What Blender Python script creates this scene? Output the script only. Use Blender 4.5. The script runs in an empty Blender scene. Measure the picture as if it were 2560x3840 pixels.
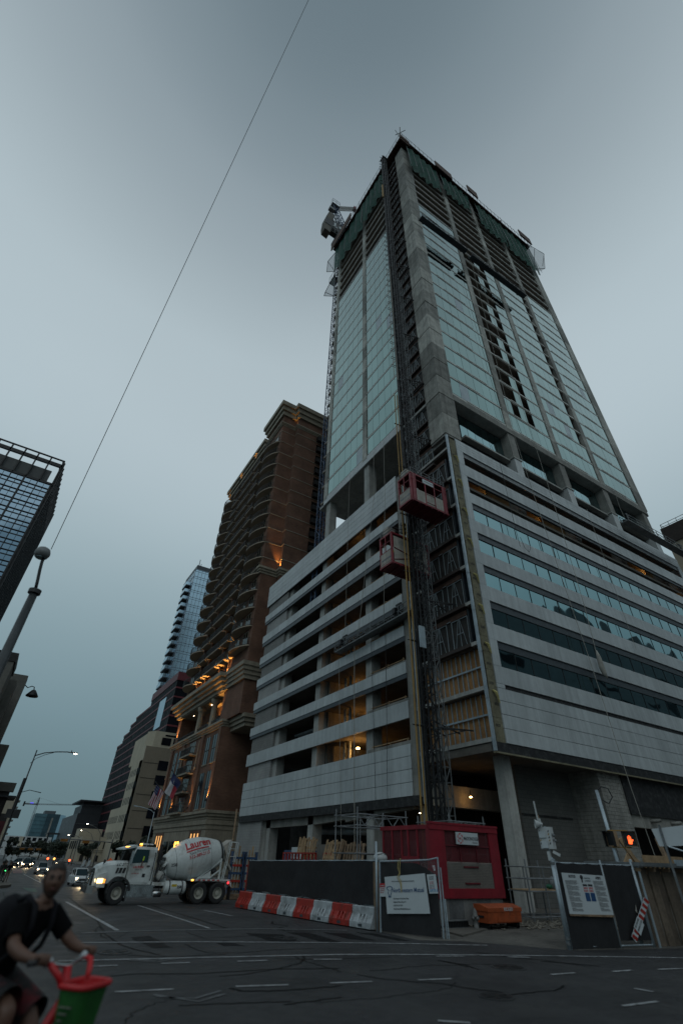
import bpy, bmesh, math, random
from math import sin, cos, pi, radians as RAD, sqrt, atan2, hypot
from mathutils import Vector as V, Matrix, noise as NZ
random.seed(7)
sc = bpy.context.scene
COL = sc.collection

# ------------------------------------------------------------------ camera
cam = bpy.data.objects.new('camera', bpy.data.cameras.new('camera'))
COL.objects.link(cam)
cam.data.sensor_fit = 'VERTICAL'; cam.data.sensor_height = 36.0
cam.data.lens = 36.0 * 1733.0 / 3840.0
cam.data.clip_start = 0.1; cam.data.clip_end = 3000
_yaw, _pit, _rol = RAD(58.764), RAD(37.0019), RAD(1.9637)
_f = V((cos(_yaw) * cos(_pit), sin(_yaw) * cos(_pit), sin(_pit)))
_r0 = V((sin(_yaw), -cos(_yaw), 0)); _u0 = _r0.cross(_f)
_r = _r0 * cos(_rol) + _u0 * sin(_rol); _u = -_r0 * sin(_rol) + _u0 * cos(_rol)
cam.matrix_world = Matrix(((_r.x, _u.x, -_f.x, 0), (_r.y, _u.y, -_f.y, 0), (_r.z, _u.z, -_f.z, 1.75), (0, 0, 0, 1)))
sc.camera = cam
cam.data.dof.use_dof = True; cam.data.dof.focus_distance = 60; cam.data.dof.aperture_fstop = 0.5

# ------------------------------------------------------------------ overcast dusk sky
world = bpy.data.worlds.new('World'); sc.world = world; world.use_nodes = True
wt = world.node_tree; wn, wl = wt.nodes, wt.links; wn.clear()
SUN_EL, SUN_AZ = RAD(38), RAD(215)          # weak light through cloud, from behind the camera
sky = wn.new('ShaderNodeTexSky'); sky.sky_type = 'NISHITA'; sky.sun_disc = False
sky.sun_elevation = SUN_EL; sky.sun_rotation = SUN_AZ; sky.air_density = 1.2; sky.dust_density = 2.0
tc = wn.new('ShaderNodeTexCoord'); sx = wn.new('ShaderNodeSeparateXYZ')
wl.new(tc.outputs['Generated'], sx.inputs[0])
ramp = wn.new('ShaderNodeValToRGB'); ramp.color_ramp.interpolation = 'B_SPLINE'
stops = [(0.0, (.10, .172, .20)), (.2, (.172, .265, .302)), (.42, (.31, .42, .46)), (.62, (.50, .60, .65)), (.80, (.47, .565, .61)), (.87, (.385, .465, .505)),
         (.936, (.28, .345, .385)), (.974, (.20, .26, .295)), (1.0, (.135, .185, .215))]
cr = ramp.color_ramp
while len(cr.elements) > 1: cr.elements.remove(cr.elements[-1])
cr.elements[0].position = 0; cr.elements[0].color = (*stops[0][1], 1)
for p, c in stops[1:]:
    e = cr.elements.new(p); e.color = (*c, 1)
wl.new(sx.outputs['Z'], ramp.inputs['Fac'])
cn = wn.new('ShaderNodeTexNoise'); cn.inputs['Scale'].default_value = 1.6; cn.inputs['Detail'].default_value = 5; cn.inputs['Roughness'].default_value = .45
cmap = wn.new('ShaderNodeMapping'); cmap.inputs['Scale'].default_value = (1, 1, 2.2)
wl.new(tc.outputs['Generated'], cmap.inputs[0]); wl.new(cmap.outputs[0], cn.inputs['Vector'])
cm = wn.new('ShaderNodeMapRange'); cm.inputs['To Min'].default_value = 8.8; cm.inputs['To Max'].default_value = 10.2
wl.new(cn.outputs['Fac'], cm.inputs['Value'])
cmul = wn.new('ShaderNodeVectorMath'); cmul.operation = 'SCALE'
wl.new(ramp.outputs[0], cmul.inputs[0]); wl.new(cm.outputs[0], cmul.inputs['Scale'])
mixs = wn.new('ShaderNodeMixRGB'); mixs.inputs[0].default_value = .96
wl.new(sky.outputs[0], mixs.inputs[1]); wl.new(cmul.outputs[0], mixs.inputs[2])
bg = wn.new('ShaderNodeBackground'); bg.inputs['Strength'].default_value = 0.1
wo = wn.new('ShaderNodeOutputWorld')
wl.new(mixs.outputs[0], bg.inputs[0]); wl.new(bg.outputs[0], wo.inputs[0])

sun = bpy.data.objects.new('sun', bpy.data.lights.new('sun', 'SUN')); COL.objects.link(sun)
sun.data.energy = 0.12; sun.data.angle = RAD(40); sun.data.color = (1.0, .95, .88)
sun.rotation_euler = V((-.35, -.75, .75)).to_track_quat('Z', 'Y').to_euler()
sc.view_settings.view_transform = 'Standard'; sc.view_settings.look = 'None'
sc.view_settings.exposure = 0.0; sc.view_settings.gamma = 1.0; sc.view_settings.use_curve_mapping = False
sc.cycles.max_bounces = 6; sc.cycles.diffuse_bounces = 3; sc.cycles.glossy_bounces = 4; sc.cycles.transparent_max_bounces = 12
sc.cycles.sample_clamp_indirect = 3.0

# ------------------------------------------------------------------ object helpers
OFF = {}
def tag(o, label=None, cat=None, group=None, kind=None):
    if label: o['label'] = label
    if cat: o['category'] = cat
    if group: o['group'] = group
    if kind: o['kind'] = kind
    return o
def thing(name, label, cat, loc=(0, 0, 0), rz=0.0, group=None, local=False):
    o = bpy.data.objects.new(name, None); COL.objects.link(o); o.empty_display_size = .2
    o.location = loc; o.rotation_euler = (0, 0, rz)
    OFF[o.name] = V((0, 0, 0)) if (local or rz) else V(loc)
    return tag(o, label, cat, group)
def link(name, me, parent=None, loc=(0, 0, 0), rot=None, scale=None):
    o = bpy.data.objects.new(name, me); COL.objects.link(o)
    o.location = loc
    if rot is not None: o.rotation_euler = rot
    if scale is not None: o.scale = scale
    if parent is not None:
        o.parent = parent; OFF[o.name] = OFF.get(parent.name, V((0, 0, 0)))
    return o
def put(name, me, parent, loc, rot=None, scale=None):
    """shared mesh at a WORLD place under an unrotated thing"""
    return link(name, me, parent, V(loc) - OFF.get(parent.name, V((0, 0, 0))), rot, scale)
def copy_tree(o, parent=None):
    c = o.copy(); COL.objects.link(c); OFF[c.name] = OFF.get(o.name, V((0, 0, 0)))
    if parent is not None: c.parent = parent
    for ch in list(o.children): copy_tree(ch, c)
    return c
def dup(o, loc, rz=None, label=None, group=None):
    c = copy_tree(o); c.location = loc
    if rz is not None: c.rotation_euler = (0, 0, rz)
    tag(c, label, None, group); return c

class MB:
    def __init__(s): s.v = []; s.f = []; s.m = []
    def add(s, vs, fs, m=0):
        b = len(s.v); s.v += [tuple(p) for p in vs]
        for f in fs: s.f.append([b + i for i in f]); s.m.append(m)
        return s
    def box(s, x0, x1, y0, y1, z0, z1, m=0):
        return s.add([(x0, y0, z0), (x1, y0, z0), (x1, y1, z0), (x0, y1, z0), (x0, y0, z1), (x1, y0, z1), (x1, y1, z1), (x0, y1, z1)],
                     [(0, 3, 2, 1), (4, 5, 6, 7), (0, 1, 5, 4), (1, 2, 6, 5), (2, 3, 7, 6), (3, 0, 4, 7)], m)
    def bar(s, p, q, w, h=None, m=0, up=None):
        p, q = V(p), V(q); d = (q - p)
        if d.length < 1e-6: return s
        d.normalize(); h = w if h is None else h
        up = V(up) if up else (V((0, 0, 1)) if abs(d.z) < .95 else V((0, 1, 0)))
        a = d.cross(up).normalized() * (w / 2); b = a.cross(d).normalized() * (h / 2)
        vs = [p - a - b, p + a - b, p + a + b, p - a + b, q - a - b, q + a - b, q + a + b, q - a + b]
        return s.add(vs, [(0, 1, 2, 3), (7, 6, 5, 4), (0, 4, 5, 1), (1, 5, 6, 2), (2, 6, 7, 3), (3, 7, 4, 0)], m)
    def cyl(s, p, q, r, n=8, r2=None, m=0, caps=True):
        p, q = V(p), V(q); d = (q - p).normalized(); r2 = r if r2 is None else r2
        up = V((0, 0, 1)) if abs(d.z) < .95 else V((1, 0, 0))
        a = d.cross(up).normalized(); b = d.cross(a)
        vs = []
        for c, rr in ((p, r), (q, r2)):
            for i in range(n):
                t = 2 * pi * i / n; vs.append(c + (a * cos(t) + b * sin(t)) * rr)
        fs = [(i, (i + 1) % n, n + (i + 1) % n, n + i) for i in range(n)]
        if caps: fs += [tuple(range(n))[::-1], tuple(range(n, 2 * n))]
        return s.add(vs, fs, m)
    def tube(s, pts, r, n=6, m=0):
        pts = [V(p) for p in pts]; rs = r if isinstance(r, (list, tuple)) else [r] * len(pts)
        vs = []; a = None
        for k, p in enumerate(pts):
            d = (pts[min(k + 1, len(pts) - 1)] - pts[max(k - 1, 0)]).normalized()
            if a is None: a = d.orthogonal().normalized()
            a = (a - d * a.dot(d)).normalized(); b = d.cross(a)
            for i in range(n):
                t = 2 * pi * i / n; vs.append(p + (a * cos(t) + b * sin(t)) * rs[k])
        fs = []
        for k in range(len(pts) - 1):
            for i in range(n):
                j = (i + 1) % n; fs.append((k * n + i, k * n + j, (k + 1) * n + j, (k + 1) * n + i))
        fs += [tuple(range(n))[::-1], tuple(range((len(pts) - 1) * n, len(pts) * n))]
        return s.add(vs, fs, m)
    def lathe(s, prof, c, n=12, m=0, axis='z', caps=True):
        c = V(c); vs = []
        for r, h in prof:
            for i in range(n):
                t = 2 * pi * i / n; a, b = r * cos(t), r * sin(t)
                vs.append(c + (V((a, b, h)) if axis == 'z' else V((h, a, b)) if axis == 'x' else V((b, h, a))))
        fs = []
        for k in range(len(prof) - 1):
            for i in range(n):
                j = (i + 1) % n; fs.append((k * n + i, k * n + j, (k + 1) * n + j, (k + 1) * n + i))
        if caps: fs += [tuple(range(n))[::-1], tuple(range((len(prof) - 1) * n, len(prof) * n))]
        return s.add(vs, fs, m)
    def prism(s, poly, ext, m=0):
        n = len(poly); e = V(ext); vs = [V(p) for p in poly] + [V(p) + e for p in poly]
        fs = [tuple(range(n))[::-1], tuple(range(n, 2 * n))] + [(i, (i + 1) % n, n + (i + 1) % n, n + i) for i in range(n)]
        return s.add(vs, fs, m)
    def quad(s, *ps, m=0): return s.add(ps, [tuple(range(len(ps)))], m)
    def ball(s, c, r, n=8, m=0, sq=(1, 1, 1)):
        c = V(c); k = max(4, n // 2 + 1)
        prof = [(sin(pi * i / k), -cos(pi * i / k)) for i in range(k + 1)]
        vs = []
        for a, h in prof:
            for i in range(n):
                t = 2 * pi * i / n; vs.append(c + V((a * cos(t) * sq[0], a * sin(t) * sq[1], h * sq[2])) * r)
        fs = [(q * n + i, q * n + (i + 1) % n, (q + 1) * n + (i + 1) % n, (q + 1) * n + i) for q in range(k) for i in range(n)]
        return s.add(vs, fs, m)
    def mesh(s, name, mats, off=(0, 0, 0), smooth=False):
        me = bpy.data.meshes.new(name); o = V(off)
        me.from_pydata([tuple(V(p) - o) for p in s.v], [], s.f)
        for m in (mats if isinstance(mats, (list, tuple)) else [mats]): me.materials.append(m)
        me.polygons.foreach_set('material_index', s.m)
        if smooth: me.polygons.foreach_set('use_smooth', [True] * len(s.f))
        bm = bmesh.new(); bm.from_mesh(me); bmesh.ops.recalc_face_normals(bm, faces=bm.faces); bm.to_mesh(me); bm.free()
        me.update(); return me
    def build(s, name, mats, parent=None, smooth=False, **t):
        off = OFF.get(parent.name, V((0, 0, 0))) if parent is not None else V((0, 0, 0))
        o = link(name, s.mesh(name, mats, off, smooth), parent)
        if t: tag(o, **t)
        return o
def top(name, mb, mats, base, label, cat, group=None, smooth=False):
    """a thing made of one mesh, its origin at its base"""
    me = mb.mesh(name, mats, base, smooth); o = link(name, me, None, base)
    return tag(o, label, cat, group)
def struct(name, mb, mats, smooth=False):
    return tag(mb.build(name, mats, None, smooth), kind='structure')
def unitbox(name, mat, dx, dy, dz, bev=0):
    return MB().box(0, dx, 0, dy, 0, dz).mesh(name, mat)
_tc = {}
def text(name, body, size, mat, parent, org, right, up=(0, 0, 1), align='LEFT', depth=.004, sx=1.0, world=True, bold=0.0, skew=0.0):
    key = (body, size, align, depth, mat.name, bold, skew)
    if key not in _tc:
        cu = bpy.data.curves.new('lettering', 'FONT'); cu.body = body; cu.size = size; cu.align_x = align; cu.extrude = depth; cu.offset = bold; cu.shear = skew
        cu.resolution_u = 3
        ob = bpy.data.objects.new('lettering', cu); COL.objects.link(ob)
        bpy.context.view_layer.update()
        me = bpy.data.meshes.new_from_object(ob.evaluated_get(bpy.context.evaluated_depsgraph_get()))
        bpy.data.objects.remove(ob); me.materials.clear(); me.materials.append(mat); _tc[key] = me
    r, u = V(right).normalized(), V(up).normalized(); n = r.cross(u); u = n.cross(r)
    o = link(name, _tc[key], parent)
    off = OFF.get(parent.name, V((0, 0, 0))) if parent is not None and world else V((0, 0, 0))
    p = V(org) - off
    o.matrix_local = Matrix(((r.x * sx, u.x, n.x, p.x), (r.y * sx, u.y, n.y, p.y), (r.z * sx, u.z, n.z, p.z), (0, 0, 0, 1)))
    return o

# ------------------------------------------------------------------ materials
MATS = {}
def mat(name, col, rough=.6, metal=0.0, nv=.22, ns=2.0, bump=0.0, bs=30.0, spec=.5, streak=0.0, rnd=0.0, alpha=None, obj=False, dirt=None):
    if name in MATS: return MATS[name]
    m = bpy.data.materials.new(name); m.use_nodes = True; MATS[name] = m
    t = m.node_tree; N, L = t.nodes, t.links; b = N['Principled BSDF']
    b.inputs['Roughness'].default_value = rough; b.inputs['Metallic'].default_value = metal; b.inputs['Specular IOR Level'].default_value = spec
    if obj: pos = N.new('ShaderNodeTexCoord').outputs['Object']
    else: pos = N.new('ShaderNodeNewGeometry').outputs['Position']
    def nz(scale, vec=None, det=5.0, ro=.6):
        n = N.new('ShaderNodeTexNoise'); n.inputs['Scale'].default_value = scale; n.inputs['Detail'].default_value = det; n.inputs['Roughness'].default_value = ro
        L.new(vec or pos, n.inputs['Vector']); return n.outputs['Fac']
    def rng(v, a, c, lo=.3, hi=.7):
        r = N.new('ShaderNodeMapRange'); r.inputs['From Min'].default_value = lo; r.inputs['From Max'].default_value = hi
        r.inputs['To Min'].default_value = a; r.inputs['To Max'].default_value = c; L.new(v, r.inputs['Value']); return r.outputs[0]
    def mul(a, c):
        q = N.new('ShaderNodeMath'); q.operation = 'MULTIPLY'; L.new(a, q.inputs[0])
        if isinstance(c, float): q.inputs[1].default_value = c
        else: L.new(c, q.inputs[1])
        return q.outputs[0]
    fac = rng(nz(ns), 1 - nv, 1 + nv)
    fac = mul(fac, rng(nz(ns * 9, None, 3), 1 - nv * .5, 1 + nv * .5))
    if streak:
        mp = N.new('ShaderNodeMapping'); mp.inputs['Scale'].default_value = (1.6, 1.6, .06); L.new(pos, mp.inputs[0])
        fac = mul(fac, rng(nz(1.7, mp.outputs[0], 6, .7), 1 - streak, 1 + streak * .5))
    if rnd:
        oi = N.new('ShaderNodeObjectInfo'); fac = mul(fac, rng(oi.outputs['Random'], 1 - rnd, 1 + rnd, 0, 1))
    sc_ = N.new('ShaderNodeVectorMath'); sc_.operation = 'SCALE'; sc_.inputs[0].default_value = col[:3]; L.new(fac, sc_.inputs['Scale'])
    colr = sc_.outputs[0]
    if dirt:
        mx = N.new('ShaderNodeMixRGB'); L.new(rng(nz(dirt[1], None, 8, .7), 0, 1, .5, .66), mx.inputs[0]); L.new(colr, mx.inputs[1]); mx.inputs[2].default_value = (*dirt[0], 1); colr = mx.outputs[0]
    L.new(colr, b.inputs['Base Color'])
    L.new(rng(nz(ns * 2.3), max(0.02, rough - .1), min(1, rough + .12)), b.inputs['Roughness'])
    if bump:
        bp = N.new('ShaderNodeBump'); bp.inputs['Strength'].default_value = bump; bp.inputs['Distance'].default_value = .02
        L.new(nz(bs, None, 6), bp.inputs['Height']); L.new(bp.outputs[0], b.inputs['Normal'])
    if alpha is not None: b.inputs['Alpha'].default_value = alpha
    return m
def dglass(name, col, rough=.25, spec=.25):
    return mat(name, col, rough, nv=.25, ns=.3, spec=spec, rnd=.25)
def glass(name, col, rough=.03, wob=.02, ws=.35, rnd=.06, metal=1.0):
    """coated facade glass: mirrors sky and street, each pane a little wavy and tinted"""
    if name in MATS: return MATS[name]
    m = bpy.data.materials.new(name); m.use_nodes = True; MATS[name] = m
    t = m.node_tree; N, L = t.nodes, t.links; b = N['Principled BSDF']
    b.inputs['Metallic'].default_value = metal; b.inputs['Roughness'].default_value = rough
    oi = N.new('ShaderNodeObjectInfo'); r = N.new('ShaderNodeMapRange'); r.inputs['To Min'].default_value = 1 - rnd; r.inputs['To Max'].default_value = 1 + rnd
    L.new(oi.outputs['Random'], r.inputs['Value'])
    s = N.new('ShaderNodeVectorMath'); s.operation = 'SCALE'; s.inputs[0].default_value = col; L.new(r.outputs[0], s.inputs['Scale']); L.new(s.outputs[0], b.inputs['Base Color'])
    g = N.new('ShaderNodeNewGeometry'); n = N.new('ShaderNodeTexNoise'); n.inputs['Scale'].default_value = ws; n.inputs['Detail'].default_value = 1
    L.new(g.outputs['Position'], n.inputs['Vector'])
    bp = N.new('ShaderNodeBump'); bp.inputs['Strength'].default_value = 1; bp.inputs['Distance'].default_value = wob; L.new(n.outputs['Fac'], bp.inputs['Height']); L.new(bp.outputs[0], b.inputs['Normal'])
    return m
def emit(name, col, st, base=(.02, .02, .02)):
    if name in MATS: return MATS[name]
    m = bpy.data.materials.new(name); m.use_nodes = True; MATS[name] = m
    b = m.node_tree.nodes['Principled BSDF']; b.inputs['Base Color'].default_value = (*base, 1)
    b.inputs['Emission Color'].default_value = (*col, 1); b.inputs['Emission Strength'].default_value = st
    return m
def brickmat(name, c1, c2, mortar, bw, bh, ms=.012, rough=.85, bump=.5, streak=.15):
    if name in MATS: return MATS[name]
    m = bpy.data.materials.new(name); m.use_nodes = True; MATS[name] = m
    t = m.node_tree; N, L = t.nodes, t.links; b = N['Principled BSDF']; b.inputs['Roughness'].default_value = rough
    g = N.new('ShaderNodeNewGeometry'); x = N.new('ShaderNodeSeparateXYZ'); L.new(g.outputs['Position'], x.inputs[0])
    a = N.new('ShaderNodeMath'); a.operation = 'ADD'; L.new(x.outputs[0], a.inputs[0]); L.new(x.outputs[1], a.inputs[1])
    c = N.new('ShaderNodeCombineXYZ'); L.new(a.outputs[0], c.inputs[0]); L.new(x.outputs[2], c.inputs[1])
    k = N.new('ShaderNodeTexBrick'); L.new(c.outputs[0], k.inputs['Vector'])
    k.inputs['Scale'].default_value = 1; k.inputs['Brick Width'].default_value = bw; k.inputs['Row Height'].default_value = bh; k.inputs['Mortar Size'].default_value = ms
    k.inputs['Color1'].default_value = (*c1, 1); k.inputs['Color2'].default_value = (*c2, 1); k.inputs['Mortar'].default_value = (*mortar, 1)
    n = N.new('ShaderNodeTexNoise'); n.inputs['Scale'].default_value = .5; n.inputs['Detail'].default_value = 8; L.new(g.outputs['Position'], n.inputs['Vector'])
    r = N.new('ShaderNodeMapRange'); r.inputs['From Min'].default_value = .3; r.inputs['From Max'].default_value = .7; r.inputs['To Min'].default_value = 1 - streak; r.inputs['To Max'].default_value = 1 + streak
    L.new(n.outputs['Fac'], r.inputs['Value'])
    s = N.new('ShaderNodeVectorMath'); s.operation = 'SCALE'; L.new(k.outputs['Color'], s.inputs[0]); L.new(r.outputs[0], s.inputs['Scale']); L.new(s.outputs[0], b.inputs['Base Color'])
    bp = N.new('ShaderNodeBump'); bp.invert = True; bp.inputs['Strength'].default_value = bump; bp.inputs['Distance'].default_value = .01; L.new(k.outputs['Fac'], bp.inputs['Height']); L.new(bp.outputs[0], b.inputs['Normal'])
    return m
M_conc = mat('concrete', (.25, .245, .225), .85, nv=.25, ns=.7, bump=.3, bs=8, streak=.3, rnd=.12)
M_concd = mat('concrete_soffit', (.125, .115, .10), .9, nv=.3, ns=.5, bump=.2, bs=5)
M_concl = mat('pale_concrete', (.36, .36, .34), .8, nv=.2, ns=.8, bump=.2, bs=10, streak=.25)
M_panel = mat('white_panel', (.455, .488, .498), .45, nv=.10, ns=.35, streak=.22, rnd=.06)
M_strip = mat('dark_steel_strip', (.045, .055, .065), .45, nv=.2)
M_black = mat('black_membrane', (.012, .012, .013), .6, nv=.4, ns=1.5, bump=.2, bs=6, dirt=((.05, .05, .05), 3.0))
M_glassT = glass('tower_glass', (.165, .27, .26), .03, .022, .28, .09)
M_glassP = glass('ribbon_glass', (.22, .35, .37), .025, .07, .28, .05)
M_glassD = glass('dark_glass', (.12, .17, .185), .06, .02, .4, .1)
M_galv = mat('galvanised_steel', (.36, .42, .46), .45, metal=.5, nv=.2, ns=2)
M_ply = mat('plywood', (.33, .17, .065), .75, nv=.3, ns=1.2, bump=.1, streak=.2)
M_sheath = mat('dark_sheathing', (.028, .026, .024), .8, nv=.35, ns=.8)
M_rust = mat('rusty_steel', (.085, .045, .032), .8, nv=.4, ns=2)
M_insul = mat('yellow_insulation', (.175, .16, .105), .9, nv=.4, ns=1.3, bump=.5, bs=5)
M_bsteel = mat('black_steel', (.022, .023, .025), .5, metal=.3, nv=.3)
M_gsteel = mat('grey_steel', (.16, .17, .175), .5, metal=.4, nv=.3)
M_blue = mat('blue_steel', (.025, .06, .13), .5, nv=.3)
M_yel = mat('yellow_hose', (.29, .175, .045), .6, nv=.2)
M_red = mat('red_paint', (.215, .010, .020), .5, nv=.2, ns=1.5, streak=.2)
M_redd = mat('red_paint_dull', (.105, .008, .014), .6, nv=.3)
M_board = mat('grey_board', (.36, .33, .29), .7, nv=.2, streak=.3)
M_white = mat('white_paint', (.46, .48, .48), .45, nv=.06, streak=.08)
M_ink = mat('black_ink', (.02, .02, .025), .6, nv=0)
M_redink = mat('red_ink', (.40, .02, .025), .55, nv=0)
M_blueink = mat('navy_ink', (.015, .06, .16), .55, nv=0)
M_cyan = mat('blue_ink', (.02, .22, .45), .55, nv=0)
M_sign = mat('white_sign', (.47, .51, .53), .5, nv=.05)
M_wood = mat('weathered_wood', (.22, .15, .095), .8, nv=.35, ns=4, streak=.3, rnd=.2)
M_lumber = mat('raw_lumber', (.30, .20, .11), .8, nv=.3, ns=4, rnd=.2)
M_fabric = mat('black_screen_fabric', (.012, .012, .014), .75, nv=.3, ns=.8, bump=.6, bs=2.2)
M_rope = mat('rope', (.30, .29, .26), .8, nv=.2)
M_ropey = mat('yellow_rope', (.42, .33, .12), .8, nv=.2)
M_rubber = mat('tyre_rubber', (.016, .016, .017), .75, nv=.3)
M_lampw = emit('sodium_lamp', (1.0, .50, .13), 26)
M_lampo = emit('orange_lamp', (1.0, .42, .08), 16)
M_lampc = emit('warm_white_lamp', (1.0, .76, .42), 22)
def lamp(name, loc, energy, col=(1, .48, .12), size=.08):
    l = bpy.data.lights.new(name, 'POINT'); l.energy = energy; l.color = col; l.shadow_soft_size = size
    o = bpy.data.objects.new(name, l); COL.objects.link(o); o.location = loc; return o
# ================================================================== GROUND
M_asph = mat('asphalt', (.034, .034, .036), .60, nv=.36, ns=.55, bump=.7, bs=60, spec=.32, dirt=((.046, .046, .046), .9))
M_ground = mat('dark_ground', (.045, .044, .042), .8, nv=.3, ns=.2)
M_dirt = mat('dusty_concrete_lot', (.105, .097, .085), .9, nv=.5, ns=.8, bump=.8, bs=9, dirt=((.06, .055, .05), 1.6))
M_pave = mat('pavement_concrete', (.115, .105, .09), .8, nv=.3, ns=.9, bump=.3, bs=12)
M_mark = mat('worn_white_line', (.30, .31, .32), .6, nv=.35, ns=3.5, dirt=((.07, .07, .07), 5.0))
M_faint = mat('faded_line', (.12, .125, .13), .6, nv=.3, ns=4, dirt=((.05, .05, .05), 6.0))
M_tar = mat('tar_patch', (.007, .007, .008), .6, nv=.4, ns=2, spec=.15)
M_crack = mat('tar_crack', (.006, .006, .006), .6, nv=.2, spec=.15)
M_bike = mat('green_lane_paint', (.015, .06, .035), .6, nv=.4, ns=3)
M_buslane = mat('red_lane_paint', (.14, .03, .03), .6, nv=.4, ns=1)
def sheet(poly, z): return MB().quad(*[(x, y, z) for x, y in poly])
struct('ground', sheet([(-900, -900), (900, -900), (900, 1500), (-900, 1500)], 0), M_ground)
rb = MB()
road_poly = [(-60, -25), (80, -25), (80, -12), (30, 5.2), (18.6, 9.9), (14.3, 10.9), (12.6, 13.2), (11.4, 13.8), (11.5, 16), (14.9, 35), (14.9, 420), (1.5, 420), (1.5, 41), (1.5, 15), (-2.0, 13.2), (-60, 13)]
rb.quad(*[(x, y, .004) for x, y in road_poly])
struct('road', rb, M_asph)
struct('construction_lot', sheet([(11.4, 13.8), (12.6, 13.2), (14.3, 10.9), (18.6, 9.9), (30, 5.2), (80, -12), (80, 19), (60, 60), (20, 60), (14.9, 35), (11.5, 16)], .006), M_dirt)
pv = MB(); pv.prism([(1.48, 15.2, 0), (1.48, 34.8, 0), (-9, 34.8, 0), (-9, 13.4, 0), (-1.5, 13.4, 0)], (0, 0, .05))
struct('pavement', pv, M_pave)
pv = MB(); pv.prism([(2.15, 38.4, 0), (2.35, 39.5, 0), (2.4, 420, 0), (-9, 420, 0), (-9, 37.9, 0), (1.7, 37.9, 0)], (0, 0, .13))
struct('pavement_far_corner', pv, M_pave)
pv = MB(); pv.prism([(14.6, 58, 0), (22, 58, 0), (22, 420, 0), (14.6, 420, 0)], (0, 0, .13))
struct('pavement_across_street', pv, M_pave)
def strip(pts, w, z):
    mb = MB(); L_, R_ = [], []
    for i, p in enumerate(pts):
        a = V(pts[max(i - 1, 0)]); b = V(pts[min(i + 1, len(pts) - 1)]); d = (b - a).normalized(); n = V((-d.y, d.x)) * (w / 2)
        L_.append((p[0] + n.x, p[1] + n.y, z)); R_.append((p[0] - n.x, p[1] - n.y, z))
    for i in range(len(pts) - 1): mb.quad(L_[i], L_[i + 1], R_[i + 1], R_[i])
    return mb
def dense(pts, n=6, j=0.0):
    out = []
    for a, b in zip(pts, pts[1:]):
        for k in range(n):
            t = k / n; out.append((a[0] + (b[0] - a[0]) * t + random.uniform(-j, j), a[1] + (b[1] - a[1]) * t + random.uniform(-j, j)))
    return out + [pts[-1]]
for pts, w in [([(2.1, 13.65), (5.0, 13.05), (7.94, 12.41), (9.9, 11.7), (11.5, 11.05), (13, 10.4), (16.06, 9.0)], .10),
               ([(2.79, 16.03), (5.5, 15.3), (8.98, 14.04), (11.1, 13.09), (12.61, 12.35)], .10), ([(3.97, 28.22), (4.08, 18.05)], .13),
               ([(6.49, 26.16), (6.69, 17.86)], .10), ([(8.46, 23.48), (8.73, 21.08)], .09), ([(1.99, 29.6), (2.88, 30.1)], .2), ([(4.2, 60), (4.3, 44)], .1),
               ([(9.2, 400), (9.2, 45)], .12)]:
    struct('road_line', strip(dense(pts, 8, .004), w, .013), M_mark)
struct('road_line', strip(dense([(3.1, 17.76), (5.0, 17.8), (8.32, 17.29), (10.6, 16.3)], 8, .01), .16, .013), M_faint)
for a, b in [((3.86, 12.69), (4.42, 12.61)), ((5.36, 12.4), (6.01, 12.3)), ((6.99, 12.05), (7.6, 11.86)), ((9.97, 11.44), (10.64, 11.2)), ((11.6, 10.75), (12.1, 10.5)), ((2.6, 12.85), (3.05, 12.8)),
             ((2.57, 10.57), (3.45, 10.42)), ((4.44, 10.22), (5.32, 10.0)), ((6.06, 9.85), (6.85, 9.66)), ((7.75, 9.45), (8.45, 9.3)), ((10.72, 8.83), (11.39, 8.76)), ((12.34, 8.54), (12.93, 8.47)),
             ((13.64, 8.3), (14.36, 8.13)), ((6.19, 7.17), (6.54, 6.9)), ((9.57, 6.58), (10.47, 6.52)), ((11.1, 7.31), (11.16, 6.99))]:
    struct('lane_dash', strip(dense([a, b], 5, .003), .085, .013), M_mark)
for pts in [[(3.07, 10.18), (3.55, 9.48), (4.09, 9.79)], [(3.06, 10.04), (3.56, 9.68), (4.1, 10.02)], [(3.32, 13.33), (3.82, 12.89), (4.27, 13.12)], [(3.3, 13.5), (3.82, 13.05), (4.3, 13.3)]]:
    struct('road_chevron', strip(dense(pts, 4, .008), .06, .0125), M_faint)
for q in [[(7.31, 16.56), (7.31, 14.96), (7.96, 14.37), (8.2, 16.04)], [(8.55, 16.4), (9.14, 16.11), (9.04, 14.09), (8.59, 14.3)], [(9.6, 16.1), (10.25, 15.59), (10.15, 14.07), (9.59, 14.59)],
          [(10.63, 15.89), (11.02, 15.45), (11.1, 13.77), (10.76, 13.95)], [(5.9, 15.34), (6.26, 15.3), (6.33, 14.36), (5.86, 14.51)], [(4.17, 15.49), (4.62, 15.49), (4.64, 14.68), (4.2, 14.65)],
          [(4.14, 16.66), (4.65, 16.78), (4.66, 15.79), (4.08, 15.82)]]:
    struct('asphalt_patch', sheet(dense(q + [q[0]], 5, .02)[:-1], .0085), M_tar)
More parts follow.
